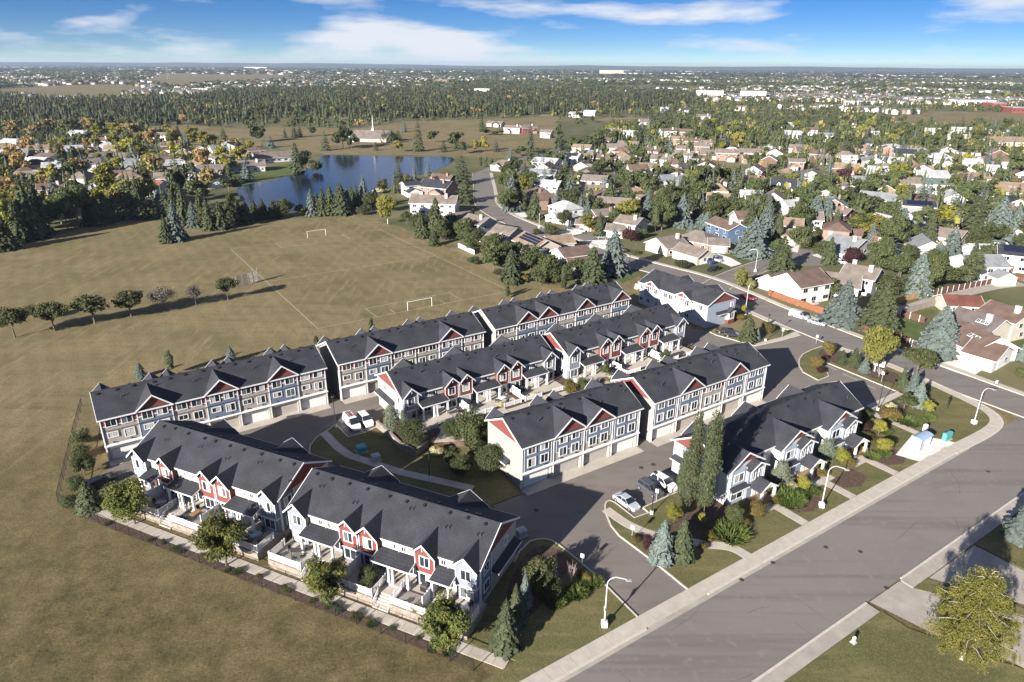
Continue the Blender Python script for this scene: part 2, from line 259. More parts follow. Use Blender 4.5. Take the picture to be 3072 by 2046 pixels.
GR = {'asphalt_complex':[(15.46,64.19),(11.3,71.29),(8.69,75.04),(6.62,77.66),(5.73,78.55),(4.8,78.86),(3.65,78.72),(2.69,78.25),(1.22,76.03),(0.5,73.91),(-2.11,70.55),(-26.99,81.78),(-30.38,83.81),(-54.4,94.75),(-58.0,89.03),(-60.16,86.26),(-60.81,84.27),(-62.64,85.83),(-65.57,88.39),(-66.47,89.08),(-67.0,93.79),(-65.81,94.42),(-66.02,95.67),(-66.95,97.59),(-67.86,98.53),(-36.06,120.22),(-34.25,121.43),(-6.35,139.97),(-4.26,140.33),(28.71,163.17),(35.91,165.01),(48.83,161.61),(49.77,160.29),(50.78,158.12),(55.22,153.99),(58.34,151.2),(66.61,155.45),(71.87,158.53),(71.0,163.0),(78.5,155.0),(74.24,151.26),(70.91,149.07),(67.72,146.32),(65.67,143.32),(64.27,139.73),(63.79,136.3),(65.4,132.09),(68.51,134.26),(70.79,142.32),(79.69,126.63),(71.43,120.98),(56.93,115.84),(26.83,95.91),(26.2,90.6),(20.01,86.34),(20.64,85.09),(18.31,83.79),(15.87,87.65),(15.2,88.1),(14.63,87.71),(14.33,86.94),(14.16,85.27),(14.56,81.99),(15.42,79.7),(16.81,77.77),(19.43,74.11),(22.72,68.94)],'lawnE':[(22.72,68.94),(19.43,74.11),(16.81,77.77),(15.42,79.7),(14.56,81.99),(14.16,85.27),(14.33,86.94),(14.63,87.71),(15.2,88.1),(15.87,87.65),(18.31,83.79),(20.64,85.09),(20.01,86.34),(26.2,90.6),(26.85,95.33),(30.78,90.85),(60.05,110.23),(57.65,115.12),(71.43,120.98),(79.69,126.63),(70.79,142.32),(68.51,134.26),(65.4,132.09),(63.79,136.3),(64.27,139.73),(65.67,143.32),(67.72,146.32),(70.91,149.07),(74.24,151.26),(77.0,149.2),(81.4,144.0),(85.2,137.0),(88.4,129.6),(91.2,121.8),(92.0,118.2),(91.3,115.3),(89.2,112.9),(84.7,109.7),(75.07,103.84),(25.09,70.66)],'lawnA':[(-33.22,31.95),(15.1,64.03),(15.46,64.19),(11.3,71.29),(8.69,75.04),(6.62,77.66),(5.73,78.55),(4.8,78.86),(3.65,78.72),(2.69,78.25),(1.22,76.03),(0.5,73.91),(-0.22,73.76),(-3.18,66.97),(-5.84,60.6),(-4.24,59.77),(0.78,57.51)],'island':[(-34.19,100.41),(-34.78,101.97),(-35.16,103.72),(-34.82,106.59),(-32.53,111.03),(-32.04,110.76),(-29.2,106.78),(-26.43,108.44),(-24.94,110.29),(-24.89,113.46),(-24.55,114.51),(-20.79,113.25),(6.72,131.66),(10.53,132.14),(37.84,150.84),(42.13,152.07),(46.01,148.38),(48.3,152.18),(44.62,129.7),(20.39,113.6),(16.86,110.97),(-2.78,98.07),(1.61,91.38),(1.68,89.69),(-2.93,86.61),(-0.53,83.77),(-19.03,92.12)],'garden':[(-24.78,110.3),(-22.64,107.63),(-20.69,104.74),(-19.23,102.58),(-16.23,100.21),(-14.42,103.26),(-12.04,104.86),(-8.08,103.35),(-5.24,103.7),(-4.1,100.8),(16.87,112.77),(18.72,114.3),(44.07,130.54),(38.41,150.02),(11.1,131.32),(7.27,130.83),(-20.23,112.42)],'retwall':[(-24.78,110.3),(-22.64,107.63),(-20.69,104.74),(-19.23,102.58),(-16.23,100.21),(-14.42,103.26)],'field':[(-420,5),(150,5),(150,95),(118,118),(95,132),(60,150),(38.75,213.58),(20.87,198.48),(0.25,199.13),(-15.53,231.09),(-46.34,277.54),(-51.92,282.31),(-65.01,300.38),(-105.12,289.49),(-108.8,272.5),(-116.53,268.95),(-134.48,281.49),(-154.69,287.8),(-173.88,270.41),(-180.07,233.72),(-420,190)],'pond':[(-146.24,364.69),(-149.21,378.33),(-138.78,393.58),(-131.66,418.26),(-129.84,462.44),(-140.66,511.4),(-132.33,516.12),(-97.16,511.42),(-69.81,507.2),(-46.62,511.01),(-41.48,498.34),(-41.77,477.81),(-43.39,463.54),(-46.73,449.97),(-51.51,427.97),(-64.95,407.5),(-65.79,372.62),(-71.2,352.82),(-70.88,329.55),(-76.42,312.04),(-92.83,308.19),(-106.5,306.09),(-116.41,308.95),(-127.63,323.8),(-136.48,342.13)],'park1':[(-266.96,745.1),(-213.49,744.38),(-161.58,736.69),(-129.64,835.13),(-32.19,882.91),(39.74,935.18),(56.74,911.19),(45.29,745.27),(31.13,539.07),(-14.44,502.25),(-46.1,516.91),(-142.66,519.81),(-148.57,510.94),(-188.82,558.85)],'park2':[(-393.68,734.35),(-357.37,773.82),(-313.3,741.17),(-254.75,720.65),(-196.93,548.51),(-206.63,547.91),(-259.02,608.63),(-337.28,697.96)],'park3':[(129.83,506.35),(145.01,496.12),(167.79,450.35),(198.8,447.43),(204.78,401.67),(193.11,377.29),(182.25,408.0),(170.29,415.04),(144.67,438.22),(132.46,450.84)],'fieldfarL':[(-1240.91,1661.25),(-1292.7,2057.78),(-1208.23,2236.73),(-904.3,1835.23),(-840.94,1566.61),(-746.85,1373.37),(-805.32,1305.74),(-831.35,1274.5),(-982.1,1465.29),(-1131.24,1512.27)],'fieldfar2':[(-2312.77,4826.95),(-2189.85,6034.4),(-1213.21,4182.47),(-953.47,2842.67),(-987.72,2388.08),(-919.92,1986.55),(-1376.33,2698.16)],'fieldfar3':[(-3978.49,5379.99),(-3713.45,6147.78),(-3059.11,5298.23),(-2862.45,4447.67),(-3147.41,4251.05)],'schoolfield':[(513.23,980.45),(580.18,1029.82),(646.59,1121.16),(793.64,1099.77),(600.82,826.32),(519.1,872.48),(481.93,853.3),(469.34,884.3)],'bankgreen':[(-170.96,416.37),(-161.21,447.36),(-150.38,468.36),(-131.67,430.02),(-135.66,398.9),(-145.99,373.77),(-154.46,390.33)],'side':[(112,104),(98.5,125),(92,137.5),(84,149.5),(77,163),(70,178),(64.5,192),(58,206),(45,220),(33,234),(20,254),(6,278),(-7,304),(-14,330),(-15,356),(-17,388),(-20,430)],'cul':[(62,199),(70,209),(80,219),(90,228),(99,234)],'lane':[(104.75,176.19),(111.32,180.29),(122.11,187.51),(132.28,192.92),(149.57,202.0),(158.98,203.88)],'entL':[(15.46,64.19),(11.3,71.29),(8.69,75.04),(6.62,77.66),(5.73,78.55),(4.8,78.86),(3.65,78.72),(2.69,78.25),(1.22,76.03),(0.5,73.91)],'entR':[(22.72,68.94),(19.43,74.11),(16.81,77.77),(15.42,79.7),(14.56,81.99),(14.16,85.27),(14.33,86.94),(14.63,87.71),(15.2,88.1),(15.87,87.65),(18.31,83.79),(20.64,85.09),(20.01,86.34),(26.2,90.6)],'parkE':[(71.43,120.98),(79.69,126.63),(70.79,142.32),(68.51,134.26),(65.4,132.09),(63.79,136.3),(64.27,139.73),(65.67,143.32),(67.72,146.32),(70.91,149.07),(74.24,151.26)],'farEnt':[(71.87,158.53),(66.61,155.45),(58.34,151.2),(55.22,153.99),(50.78,158.12),(49.77,160.29)],'isl':[(-31.03,99.11),(-33.51,99.79),(-34.19,100.41),(-34.78,101.97),(-35.16,103.72),(-34.82,106.59),(-32.53,111.03)],'stall':[(-32.04,110.76),(-29.2,106.78),(-26.43,108.44),(-24.94,110.29),(-24.89,113.46)],'farWalk':[(71.87,158.53),(66.52,155.2),(58.26,150.96),(58.79,152.58),(66.92,157.15),(72.0,161.35)],'manholes':[(3.86,85.59),(21.67,97.51),(23.85,98.54),(35.42,74.28),(30.16,70.92),(43.93,77.56),(48.33,76.67),(48.38,69.63),(79.15,97.1)],'stripes':[((18.94,87.65),(20.64,85.09)),((21.66,92.6),(23.27,88.78)),((-29.98,113.98),(-26.97,108.8)),((70.32,140.53),(71.84,137.45)),((72.21,135.78),(74.05,132.55)),((74.0,131.28),(75.75,128.23))],'walkE':[(14.32,85.82),(15.96,83.48),(17.44,81.75),(20.3,79.76),(23.27,78.81),(25.67,78.35),(27.6,77.73),(29.63,77.59),(31.11,76.98),(32.43,75.3)],'walks2':[((69.62,117.47),(74.68,108.81)),((79.79,126.16),(70.3,119.62))],'drives':[((73.16,237.99),(76.21,232.84),(77.68,224.61),(73.16,221.02),(71.17,226.05),(69.01,232.64)),((103.54,254.92),(109.43,255.09),(102.87,240.61),(100.06,244.2)),((106.53,237.15),(116.24,242.81),(117.63,236.58),(108.56,231.18)),((18.4,271.36),(24.37,277.72),(29.77,275.81),(27.17,267.65),(21.48,263.6)),((27.87,256.35),(36.79,258.44),(34.8,249.47),(27.52,244.18)),((95.57,141.33),(102.74,144.11),(105.24,138.94),(99.51,134.42),(97.27,137.8)),((0.14,306.89),(5.28,309.63),(6.64,299.69),(3.12,297.16)),((98.3,400.52),(106.72,397.29),(102.08,383.25),(96.16,386.36))],'yards':[((97.84,164.45),(104.15,171.74),(106.79,165.78),(100.01,155.71),(96.22,156.69)),((107.66,174.32),(118.52,180.45),(117.8,178.43),(108.63,170.6)),((97.17,254.73),(100.01,251.84),(94.04,240.36),(91.42,242.11)),((111.65,252.18),(119.07,258.43),(115.16,244.63),(108.18,238.96)),((31.64,207.06),(40.66,216.27),(40.67,209.78),(33.62,201.1))],'forest':[(-1018.98,1365.45),(-786.95,1231.08),(-634.34,1194.4),(-612.92,1357.07),(-680.86,1831.25),(-497.81,1976.65),(-320.97,1908.36),(-131.94,2183.12),(95.71,2330.88),(296.59,2077.86),(423.34,1867.11),(407.75,1479.33),(276.02,1207.89),(89.52,990.64),(-0.41,946.44),(-97.55,889.27),(-192.72,879.86),(-285.96,870.64),(-307.4,813.77),(-343.91,750.94),(-385.17,715.76),(-436.3,691.97),(-467.43,613.16)],'townL':[(-2067.24,2859.02),(-3092.44,4288.98),(-2876.93,4609.41),(-2483.88,4708.88),(-1981.24,4131.58),(-1509.71,3079.97),(-1452.08,2553.94),(-1635.33,2609.64),(-1671.44,2439.02)],'fieldedge':[(-44.67,280.76),(-28.9,256.11),(-14.67,234.88),(-4.21,212.68),(1.25,202.38),(11.6,200.88),(21.97,201.13),(29.97,212.63),(19.6,212.38),(9.25,213.88),(3.79,224.18),(-6.67,246.38),(-20.9,267.61),(-36.67,292.26)]}
TREES = [('A',-54.4,81.6,7.4,6.0),('A',-37.8,73.0,7.7,6.3),('A',-22.3,65.6,7.2,4.9),('D',-17.8,68.2,4.2,2.6),('A',-7.0,58.7,7.3,5.5),('S',-78.6,131.2,3.3,2.2),('C',-72.8,132.6,5.7,1.9),('S',-62.7,139.7,3.6,2.5),('C',-33.2,150.6,6.6,1.5),('C',-46.3,149.5,2.5,1.2),('C',-1.4,188.4,3.3,1.5),('C',15.3,195.0,7.4,1.8),('B',-75.1,104.0,3.0,3.0),('B',-72.6,99.4,2.5,2.8),('D',-69.0,94.2,3.6,3.5),('G',-62.9,85.2,4.6,3.6),('B',-66.0,85.7,1.9,2.6),('B',-67.7,90.2,2.4,2.7),('G',-0.4,59.5,6.5,3.2),('G',0.7,62.9,5.7,2.1),('S',1.9,66.0,4.9,1.7),('B',3.8,68.9,4.7,4.0),('B',5.0,66.8,4.0,2.0),('X',5.6,68.4,3.1,1.3),('R',7.8,69.5,3.6,1.5),('Z',9.3,71.3,1.0,1.2),('Z',10.0,70.3,1.2,1.2),('J',10.6,69.9,1.3,2.3),('J',8.3,68.0,1.2,2.6),('J',5.6,66.3,1.2,2.2),('S',20.4,74.4,6.3,3.2),('G',23.1,74.7,6.6,3.0),('Y',23.9,82.9,3.1,2.1),('Y',27.6,82.2,2.1,1.7),('D',32.4,82.3,3.4,2.3),('Z',36.7,84.4,2.8,2.1),('P',18.8,76.7,2.4,1.4),('Z',17.4,78.3,1.0,1.3),('J',31.3,79.7,1.9,4.4),('J',42.9,88.6,1.9,3.9),('Z',34.2,82.3,1.0,1.5),('Z',27.9,78.9,1.3,1.9),('Z',26.6,76.9,1.0,1.2),('C',26.6,85.3,16.8,2.3),('C',28.4,83.7,17.4,2.6),('C',31.0,90.0,13.9,2.1),('C',26.0,87.3,9.6,2.1),('N',42.9,92.7,4.1,3.4),('N',53.3,100.1,4.1,3.3),('Y',46.0,90.9,3.0,1.9),('Y',55.6,99.0,3.0,2.2),('J',42.7,87.7,1.7,3.6),('J',46.8,90.6,1.3,2.4),('Z',56.6,98.9,1.2,2.3),('Z',56.1,98.5,0.9,0.9),('Z',40.4,87.5,1.3,1.3),('D',32.9,83.8,2.3,2.4),('Z',36.5,84.5,2.4,2.0),('Z',50.8,95.4,1.4,1.8),('H',44.4,91.4,1.2,1.6),('B',67.0,114.5,2.3,1.9),('Z',50.8,95.6,1.0,1.3),('Y',64.4,102.8,3.0,2.4),('Y',66.4,108.3,3.3,2.1),('P',64.9,110.7,1.8,2.2),('Z',71.3,114.3,2.6,3.4),('H',74.1,118.9,1.4,2.0),('D',76.9,119.3,3.4,4.0),('Y',80.3,117.4,3.0,2.7),('P',83.2,123.3,1.5,1.2),('S',80.0,120.2,5.5,2.8),('S',82.0,126.0,5.1,2.5),('G',81.7,129.3,4.2,2.2),('Z',73.6,146.3,3.5,2.8),('P',72.0,143.8,0.9,1.3),('Z',67.6,138.3,2.9,2.5),('P',67.3,135.8,1.6,1.9),('G',74.3,141.0,3.2,2.3),('G',76.4,139.7,4.2,3.1),('S',77.2,136.5,3.6,2.3),('D',88.6,136.2,6.2,6.8),('X',79.3,134.1,2.2,1.8),('J',61.7,101.2,1.1,2.4),('J',64.3,101.9,1.5,1.8),('J',68.4,109.7,1.0,2.1),('J',74.8,114.4,0.8,4.6),('J',79.5,115.2,1.2,2.0),('Z',63.3,106.6,1.5,3.3),('H',61.3,102.8,1.1,1.1),('Z',60.7,103.1,0.9,1.3),('V',79.7,136.9,10.5,6.5),('G',57.1,154.0,6.9,4.2),('S',59.7,154.5,3.2,1.4),('Z',64.6,160.6,2.9,3.1),('Y',62.0,173.3,3.4,2.1),('Z',59.7,169.3,1.8,3.0),('W',69.2,197.9,7.0,4.4),('W',71.4,196.1,3.6,2.9),('G',87.4,215.6,11.0,7.9),('S',86.0,167.4,11.0,9.0),('G',92.7,162.0,12.3,9.4),('S',118.5,191.6,12.5,7.1),('D',92.2,188.1,6.1,4.8),('B',110.5,192.1,6.2,7.5),('P',116.1,227.2,5.4,5.7),('D',108.6,248.2,2.9,3.8),('B',111.9,249.3,1.9,4.3),('B',55.9,219.3,3.0,4.7),('D',122.3,192.3,12.0,5.6),('D',124.4,212.2,6.7,7.0),('G',118.9,192.6,11.6,7.8),('D',130.6,202.4,7.6,13.3),('D',124.2,210.8,7.8,6.6),('C',140.1,201.8,11.8,5.9),('S',149.4,227.6,11.9,7.1),('S',147.3,230.6,6.2,6.4),('S',99.2,147.2,11.4,8.4),('S',116.8,143.8,4.5,2.6),('Y',184.8,287.7,8.8,13.9),('Y',141.3,268.7,8.9,13.7),('G',184.0,270.1,14.9,10.9),('S',185.2,258.2,16.5,11.0),('S',190.6,257.0,13.4,7.3),('S',213.8,327.0,6.1,4.6),('S',148.5,258.3,12.3,7.7),('P',171.5,314.1,4.8,7.0),('D',154.9,261.1,6.2,6.8),('G',161.0,329.0,12.8,10.0),('S',127.2,285.8,12.0,8.1),('B',146.5,271.7,1.9,3.9),('B',244.9,353.5,5.7,9.0),('D',193.2,326.3,6.0,7.6),('P',179.8,259.3,4.4,5.5),('B',133.8,181.5,2.8,2.7),('B',110.4,134.7,2.3,2.4),('B',152.2,211.5,2.6,5.6),('G',-29.7,261.1,14.2,7.9),('G',-35.2,259.0,9.4,5.7),('G',-29.0,246.8,6.1,4.0),('D',-44.2,281.9,5.7,5.2),('D',-16.3,249.7,6.0,8.4),('D',-6.0,212.4,10.4,8.0),('G',-0.4,200.9,10.1,6.4),('P',7.7,219.5,4.2,6.4),('B',8.5,199.3,6.8,5.7),('D',13.3,204.2,5.4,4.9),('D',16.7,203.1,5.4,4.4),('G',24.6,201.5,10.9,7.8),('S',32.1,210.8,14.0,8.7),('C',15.1,193.8,4.2,1.9),('C',-1.5,186.0,4.1,1.3),('S',-0.6,313.3,15.6,8.6),('G',9.3,295.0,12.2,6.4),('C',5.0,309.6,9.2,3.1),('Y',-5.7,334.1,4.9,4.1),('G',-22.9,331.9,12.7,10.4),('G',-28.8,387.8,14.8,11.4),('D',-4.2,371.8,11.6,11.3),('S',13.0,419.2,11.9,7.5),('S',6.3,428.1,8.1,6.3),('B',9.6,266.1,2.5,2.9),('B',15.4,265.3,4.5,5.6),('S',29.8,354.3,11.4,8.7),('D',41.0,390.8,7.5,8.3),('Y',39.8,328.5,9.4,6.2),('G',44.6,315.0,12.1,9.9),('G',51.6,310.0,12.5,10.0),('S',59.2,300.3,10.7,5.3),('D',65.5,299.3,12.8,10.5),('B',-4.5,209.9,1.9,3.6),('Z',3.7,201.6,2.9,3.1),('B',-13.0,221.7,3.1,3.8),('C',-16.2,278.5,7.5,1.4),('Y',10.9,389.5,3.1,7.6),('P',44.8,256.9,4.8,6.5),('D',50.3,260.7,4.0,3.5),('B',43.6,236.6,1.6,3.6),('B',40.1,239.6,1.7,2.8),('D',65.4,295.1,12.9,11.7),('S',69.9,280.5,13.4,6.8),('D',105.5,314.0,8.7,17.0),('S',97.3,343.8,12.3,8.3),('S',77.8,278.9,6.0,6.2),('G',128.6,305.8,10.2,7.0),('S',129.3,292.2,10.9,7.1),('G',161.2,329.2,13.0,8.9),('S',115.1,361.6,13.8,5.8),('G',118.1,364.8,10.9,6.6),('S',125.5,359.1,5.7,5.2),('S',160.8,387.5,9.6,5.3),('B',56.1,219.8,3.1,4.3),('S',84.3,235.3,12.8,11.7),('S',96.9,258.7,14.0,7.7),('D',90.2,300.1,5.3,11.5),('G',76.8,295.5,12.9,6.5),('C',57.4,271.9,11.3,2.4),('C',66.7,281.3,3.3,1.9),('D',50.4,261.3,3.5,3.5),('G',82.3,313.1,8.6,5.0),('D',159.4,426.4,8.4,8.0),('P',196.6,412.4,7.5,8.9),('S',165.2,363.7,9.3,5.3),('D',168.6,386.1,3.8,4.5),('D',120.6,266.9,3.6,4.4),('B',112.0,250.5,1.9,3.7),('B',118.6,260.1,2.4,2.3),('D',137.9,269.1,8.4,8.0),('G',133.4,279.7,7.9,4.1),('G',-80.4,300.8,12.7,5.9),('G',-86.3,300.5,9.6,4.4),('S',-74.0,305.7,10.7,5.1),('G',-71.3,312.2,10.9,5.2),('D',-92.5,298.2,5.1,5.6),('G',-103.6,296.0,6.6,4.9),('D',-67.6,357.1,7.9,5.9),('G',-64.8,322.6,7.9,4.0),('G',-45.1,558.0,10.8,6.7),('G',-53.4,538.5,8.4,6.5),('D',-36.6,530.5,9.3,9.6),('S',-88.5,299.6,11.0,4.9),('G',-83.6,299.7,11.3,5.6),('G',-75.8,300.9,13.6,8.1),('G',-74.3,315.4,10.0,4.9),('S',-68.7,315.6,13.8,5.6),('D',-98.7,294.1,8.5,6.7),('V',-52.4,283.4,12.2,8.0),('D',-62.7,302.9,10.0,7.2),('B',-66.4,301.2,4.1,5.6),('G',-61.4,357.4,12.2,4.8),('G',-65.0,394.4,10.2,6.0),('S',-56.5,397.3,9.9,3.7),('S',-51.0,416.4,8.3,4.2),('Z',-61.0,394.6,5.1,4.0),('H',-68.3,357.1,3.6,6.6),('G',-144.7,542.2,13.6,8.2),('D',-134.6,557.3,18.7,14.5),('D',-126.9,552.9,12.8,9.4),('G',-106.5,544.6,7.4,4.9),('Y',-87.7,536.5,8.3,8.1),('G',-72.8,542.0,22.4,9.3),('D',-68.1,604.3,11.0,10.3),('D',-45.1,558.0,15.0,12.9),('Y',-29.6,540.0,9.4,5.6),('Y',-22.2,545.1,11.1,7.7),('G',-13.4,541.0,9.4,5.7),('G',-110.9,607.1,9.9,8.5),('G',-104.0,601.8,11.0,9.6),('G',-100.8,619.7,8.3,8.7),('G',-133.5,429.9,16.9,10.5),('D',-129.6,436.2,13.7,8.0),('B',-121.8,430.5,8.5,8.3),('D',-185.1,651.8,10.0,7.8),('G',-205.3,637.2,8.5,4.5),('G',-197.2,637.8,12.2,7.6),('G',-194.1,644.5,10.5,6.4),('S',-1.8,499.0,7.8,6.0),('D',4.9,515.7,8.0,10.4),('G',12.8,542.6,20.8,7.6),('D',20.1,533.9,4.2,9.7),('C',-21.4,454.6,8.1,2.3),('C',-17.7,454.7,8.1,2.3),('C',-13.9,451.6,6.7,2.3),('G',-34.4,755.9,15.7,7.5),('D',-27.5,677.4,7.8,12.1),('D',-15.4,678.3,5.2,12.2),('S',-107.9,700.7,10.6,7.0),('C',35.8,563.1,23.7,6.8),('C',33.0,553.2,11.7,4.4),('C',40.0,558.5,9.2,4.5),('D',53.4,545.0,12.6,20.8),('D',46.0,563.7,10.9,9.1),('G',-103.3,292.5,7.3,5.2),('G',-110.1,289.3,8.4,5.4),('G',-113.6,280.8,9.9,5.3),('D',-124.3,271.2,8.3,5.1),('G',-132.8,288.6,10.2,5.4),('G',-144.8,291.0,11.4,6.7),('G',-161.3,289.0,14.0,6.0),('G',-168.8,281.7,11.7,6.5),('G',-173.4,277.5,11.3,6.4),('D',-177.9,269.5,14.3,8.5),('G',-181.0,258.4,18.8,7.6),('G',-181.6,247.1,14.6,6.8),('G',-182.2,234.6,13.5,8.0),('G',-179.6,236.7,11.1,8.0),('V',-185.1,249.2,16.2,10.8),('G',-181.0,252.6,21.3,9.1),('D',-180.7,263.2,12.7,7.2),('D',-174.9,272.2,19.1,12.3),('G',-170.0,277.6,10.7,7.9),('G',-167.5,285.9,11.6,6.9),('G',-164.0,288.9,17.5,6.9),('G',-158.4,289.1,16.9,6.9),('G',-154.1,292.2,10.6,7.3),('G',-150.4,295.3,10.7,7.4),('G',-128.2,248.2,9.6,5.0),('S',-125.5,251.0,13.8,6.1),('G',-123.5,254.4,2.4,2.3),('G',-133.9,276.1,16.3,6.1),('S',-129.4,274.4,9.9,5.3),('D',-150.0,309.4,20.7,9.6),('G',-121.0,268.8,12.6,4.8),('G',-117.5,271.5,10.5,6.6),('D',-113.7,274.2,13.4,6.6),('G',-111.2,282.3,9.1,6.8),('G',-107.0,290.9,8.2,5.2),('D',-98.7,293.2,8.4,6.4),('D',-299.6,415.9,13.1,11.4),('Y',-272.7,458.3,6.8,9.3),('Y',-278.9,503.3,10.3,13.7),('Y',-259.1,488.4,8.1,14.8),('Y',-244.9,481.5,8.0,13.6),('Y',-241.3,505.5,11.3,12.2),('Y',-220.1,461.1,6.8,11.7),('Y',-214.5,483.2,8.0,10.3),('O',-240.5,560.6,9.2,14.1),('O',-218.5,547.2,8.5,12.1),('Y',-192.3,516.9,9.5,10.4),('O',-354.3,646.0,10.5,13.5),('O',-332.2,628.0,9.6,13.8),('Y',-389.1,686.1,8.5,11.6),('O',-447.8,712.9,8.8,12.1),('Y',-367.0,631.9,10.3,12.0),('C',-246.5,427.3,12.2,5.2),('G',-237.7,433.9,12.4,8.4),('G',-220.1,370.6,12.2,11.0),('D',-242.4,383.9,12.6,9.8),('D',-337.0,554.4,12.3,13.9),('S',-150.7,393.0,12.9,7.4),('G',-132.5,427.0,15.5,10.0),('D',-207.2,403.6,11.2,9.9),('G',-189.1,374.2,12.7,8.4),('G',-214.4,403.2,8.0,8.2),('D',-153.4,333.8,10.8,10.3),('D',-147.6,358.1,8.0,12.5),('D',-165.0,375.3,7.5,8.5),('S',-200.9,355.9,7.9,5.9),('G',-219.8,310.1,15.2,9.0),('S',-212.0,317.1,14.2,7.2),('D',-259.2,353.4,6.4,7.3),('G',-290.0,447.3,15.8,8.2),('C',-311.4,474.1,9.3,4.3),('D',-393.0,587.8,10.2,13.0),('D',-405.0,648.9,16.0,15.5),('D',-217.0,599.9,16.1,13.2),('S',-192.6,558.6,9.7,8.4),('G',-249.5,609.3,10.5,8.5),('G',-229.1,527.9,8.2,8.5),('D',-318.9,629.0,7.2,13.8),('O',-299.5,490.0,6.7,10.9),('Y',-264.9,411.9,5.7,5.0),('G',-201.7,414.9,9.9,9.3),('G',-175.3,379.6,13.6,7.8),('F',-120.4,153.4,8.1,6.9),('F',-113.5,157.8,7.9,6.2),('F',-106.7,163.3,7.8,7.7),('F',-100.2,168.8,7.1,7.9),('M',-93.7,173.4,6.7,6.7),('M',-86.8,177.3,6.1,3.7),('F',-80.1,182.6,6.9,5.2),('F',-123.1,164.5,4.6,3.6),('N',-21.2,106.7,5.4,3.3),('N',-19.2,107.0,4.3,1.6),('D',-16.8,102.2,5.0,4.2),('D',-6.5,101.1,9.1,5.2),('D',-7.9,94.1,3.9,3.9),('D',-3.5,95.0,5.5,3.9),('Z',-10.0,105.7,1.4,1.7),('H',-12.8,101.2,1.5,2.1),('B',-15.9,102.3,1.1,1.9),('H',-2.0,116.8,1.0,1.3),('H',4.3,120.8,1.2,1.1),('Z',11.7,122.4,3.3,2.6),('D',14.3,123.1,3.3,2.7),('D',33.7,137.7,3.3,2.7),('D',19.9,131.4,2.5,2.6),('Y',20.2,128.2,0.9,1.7)]  # trees in the raised garden court pushed along the line of sight toward the camera
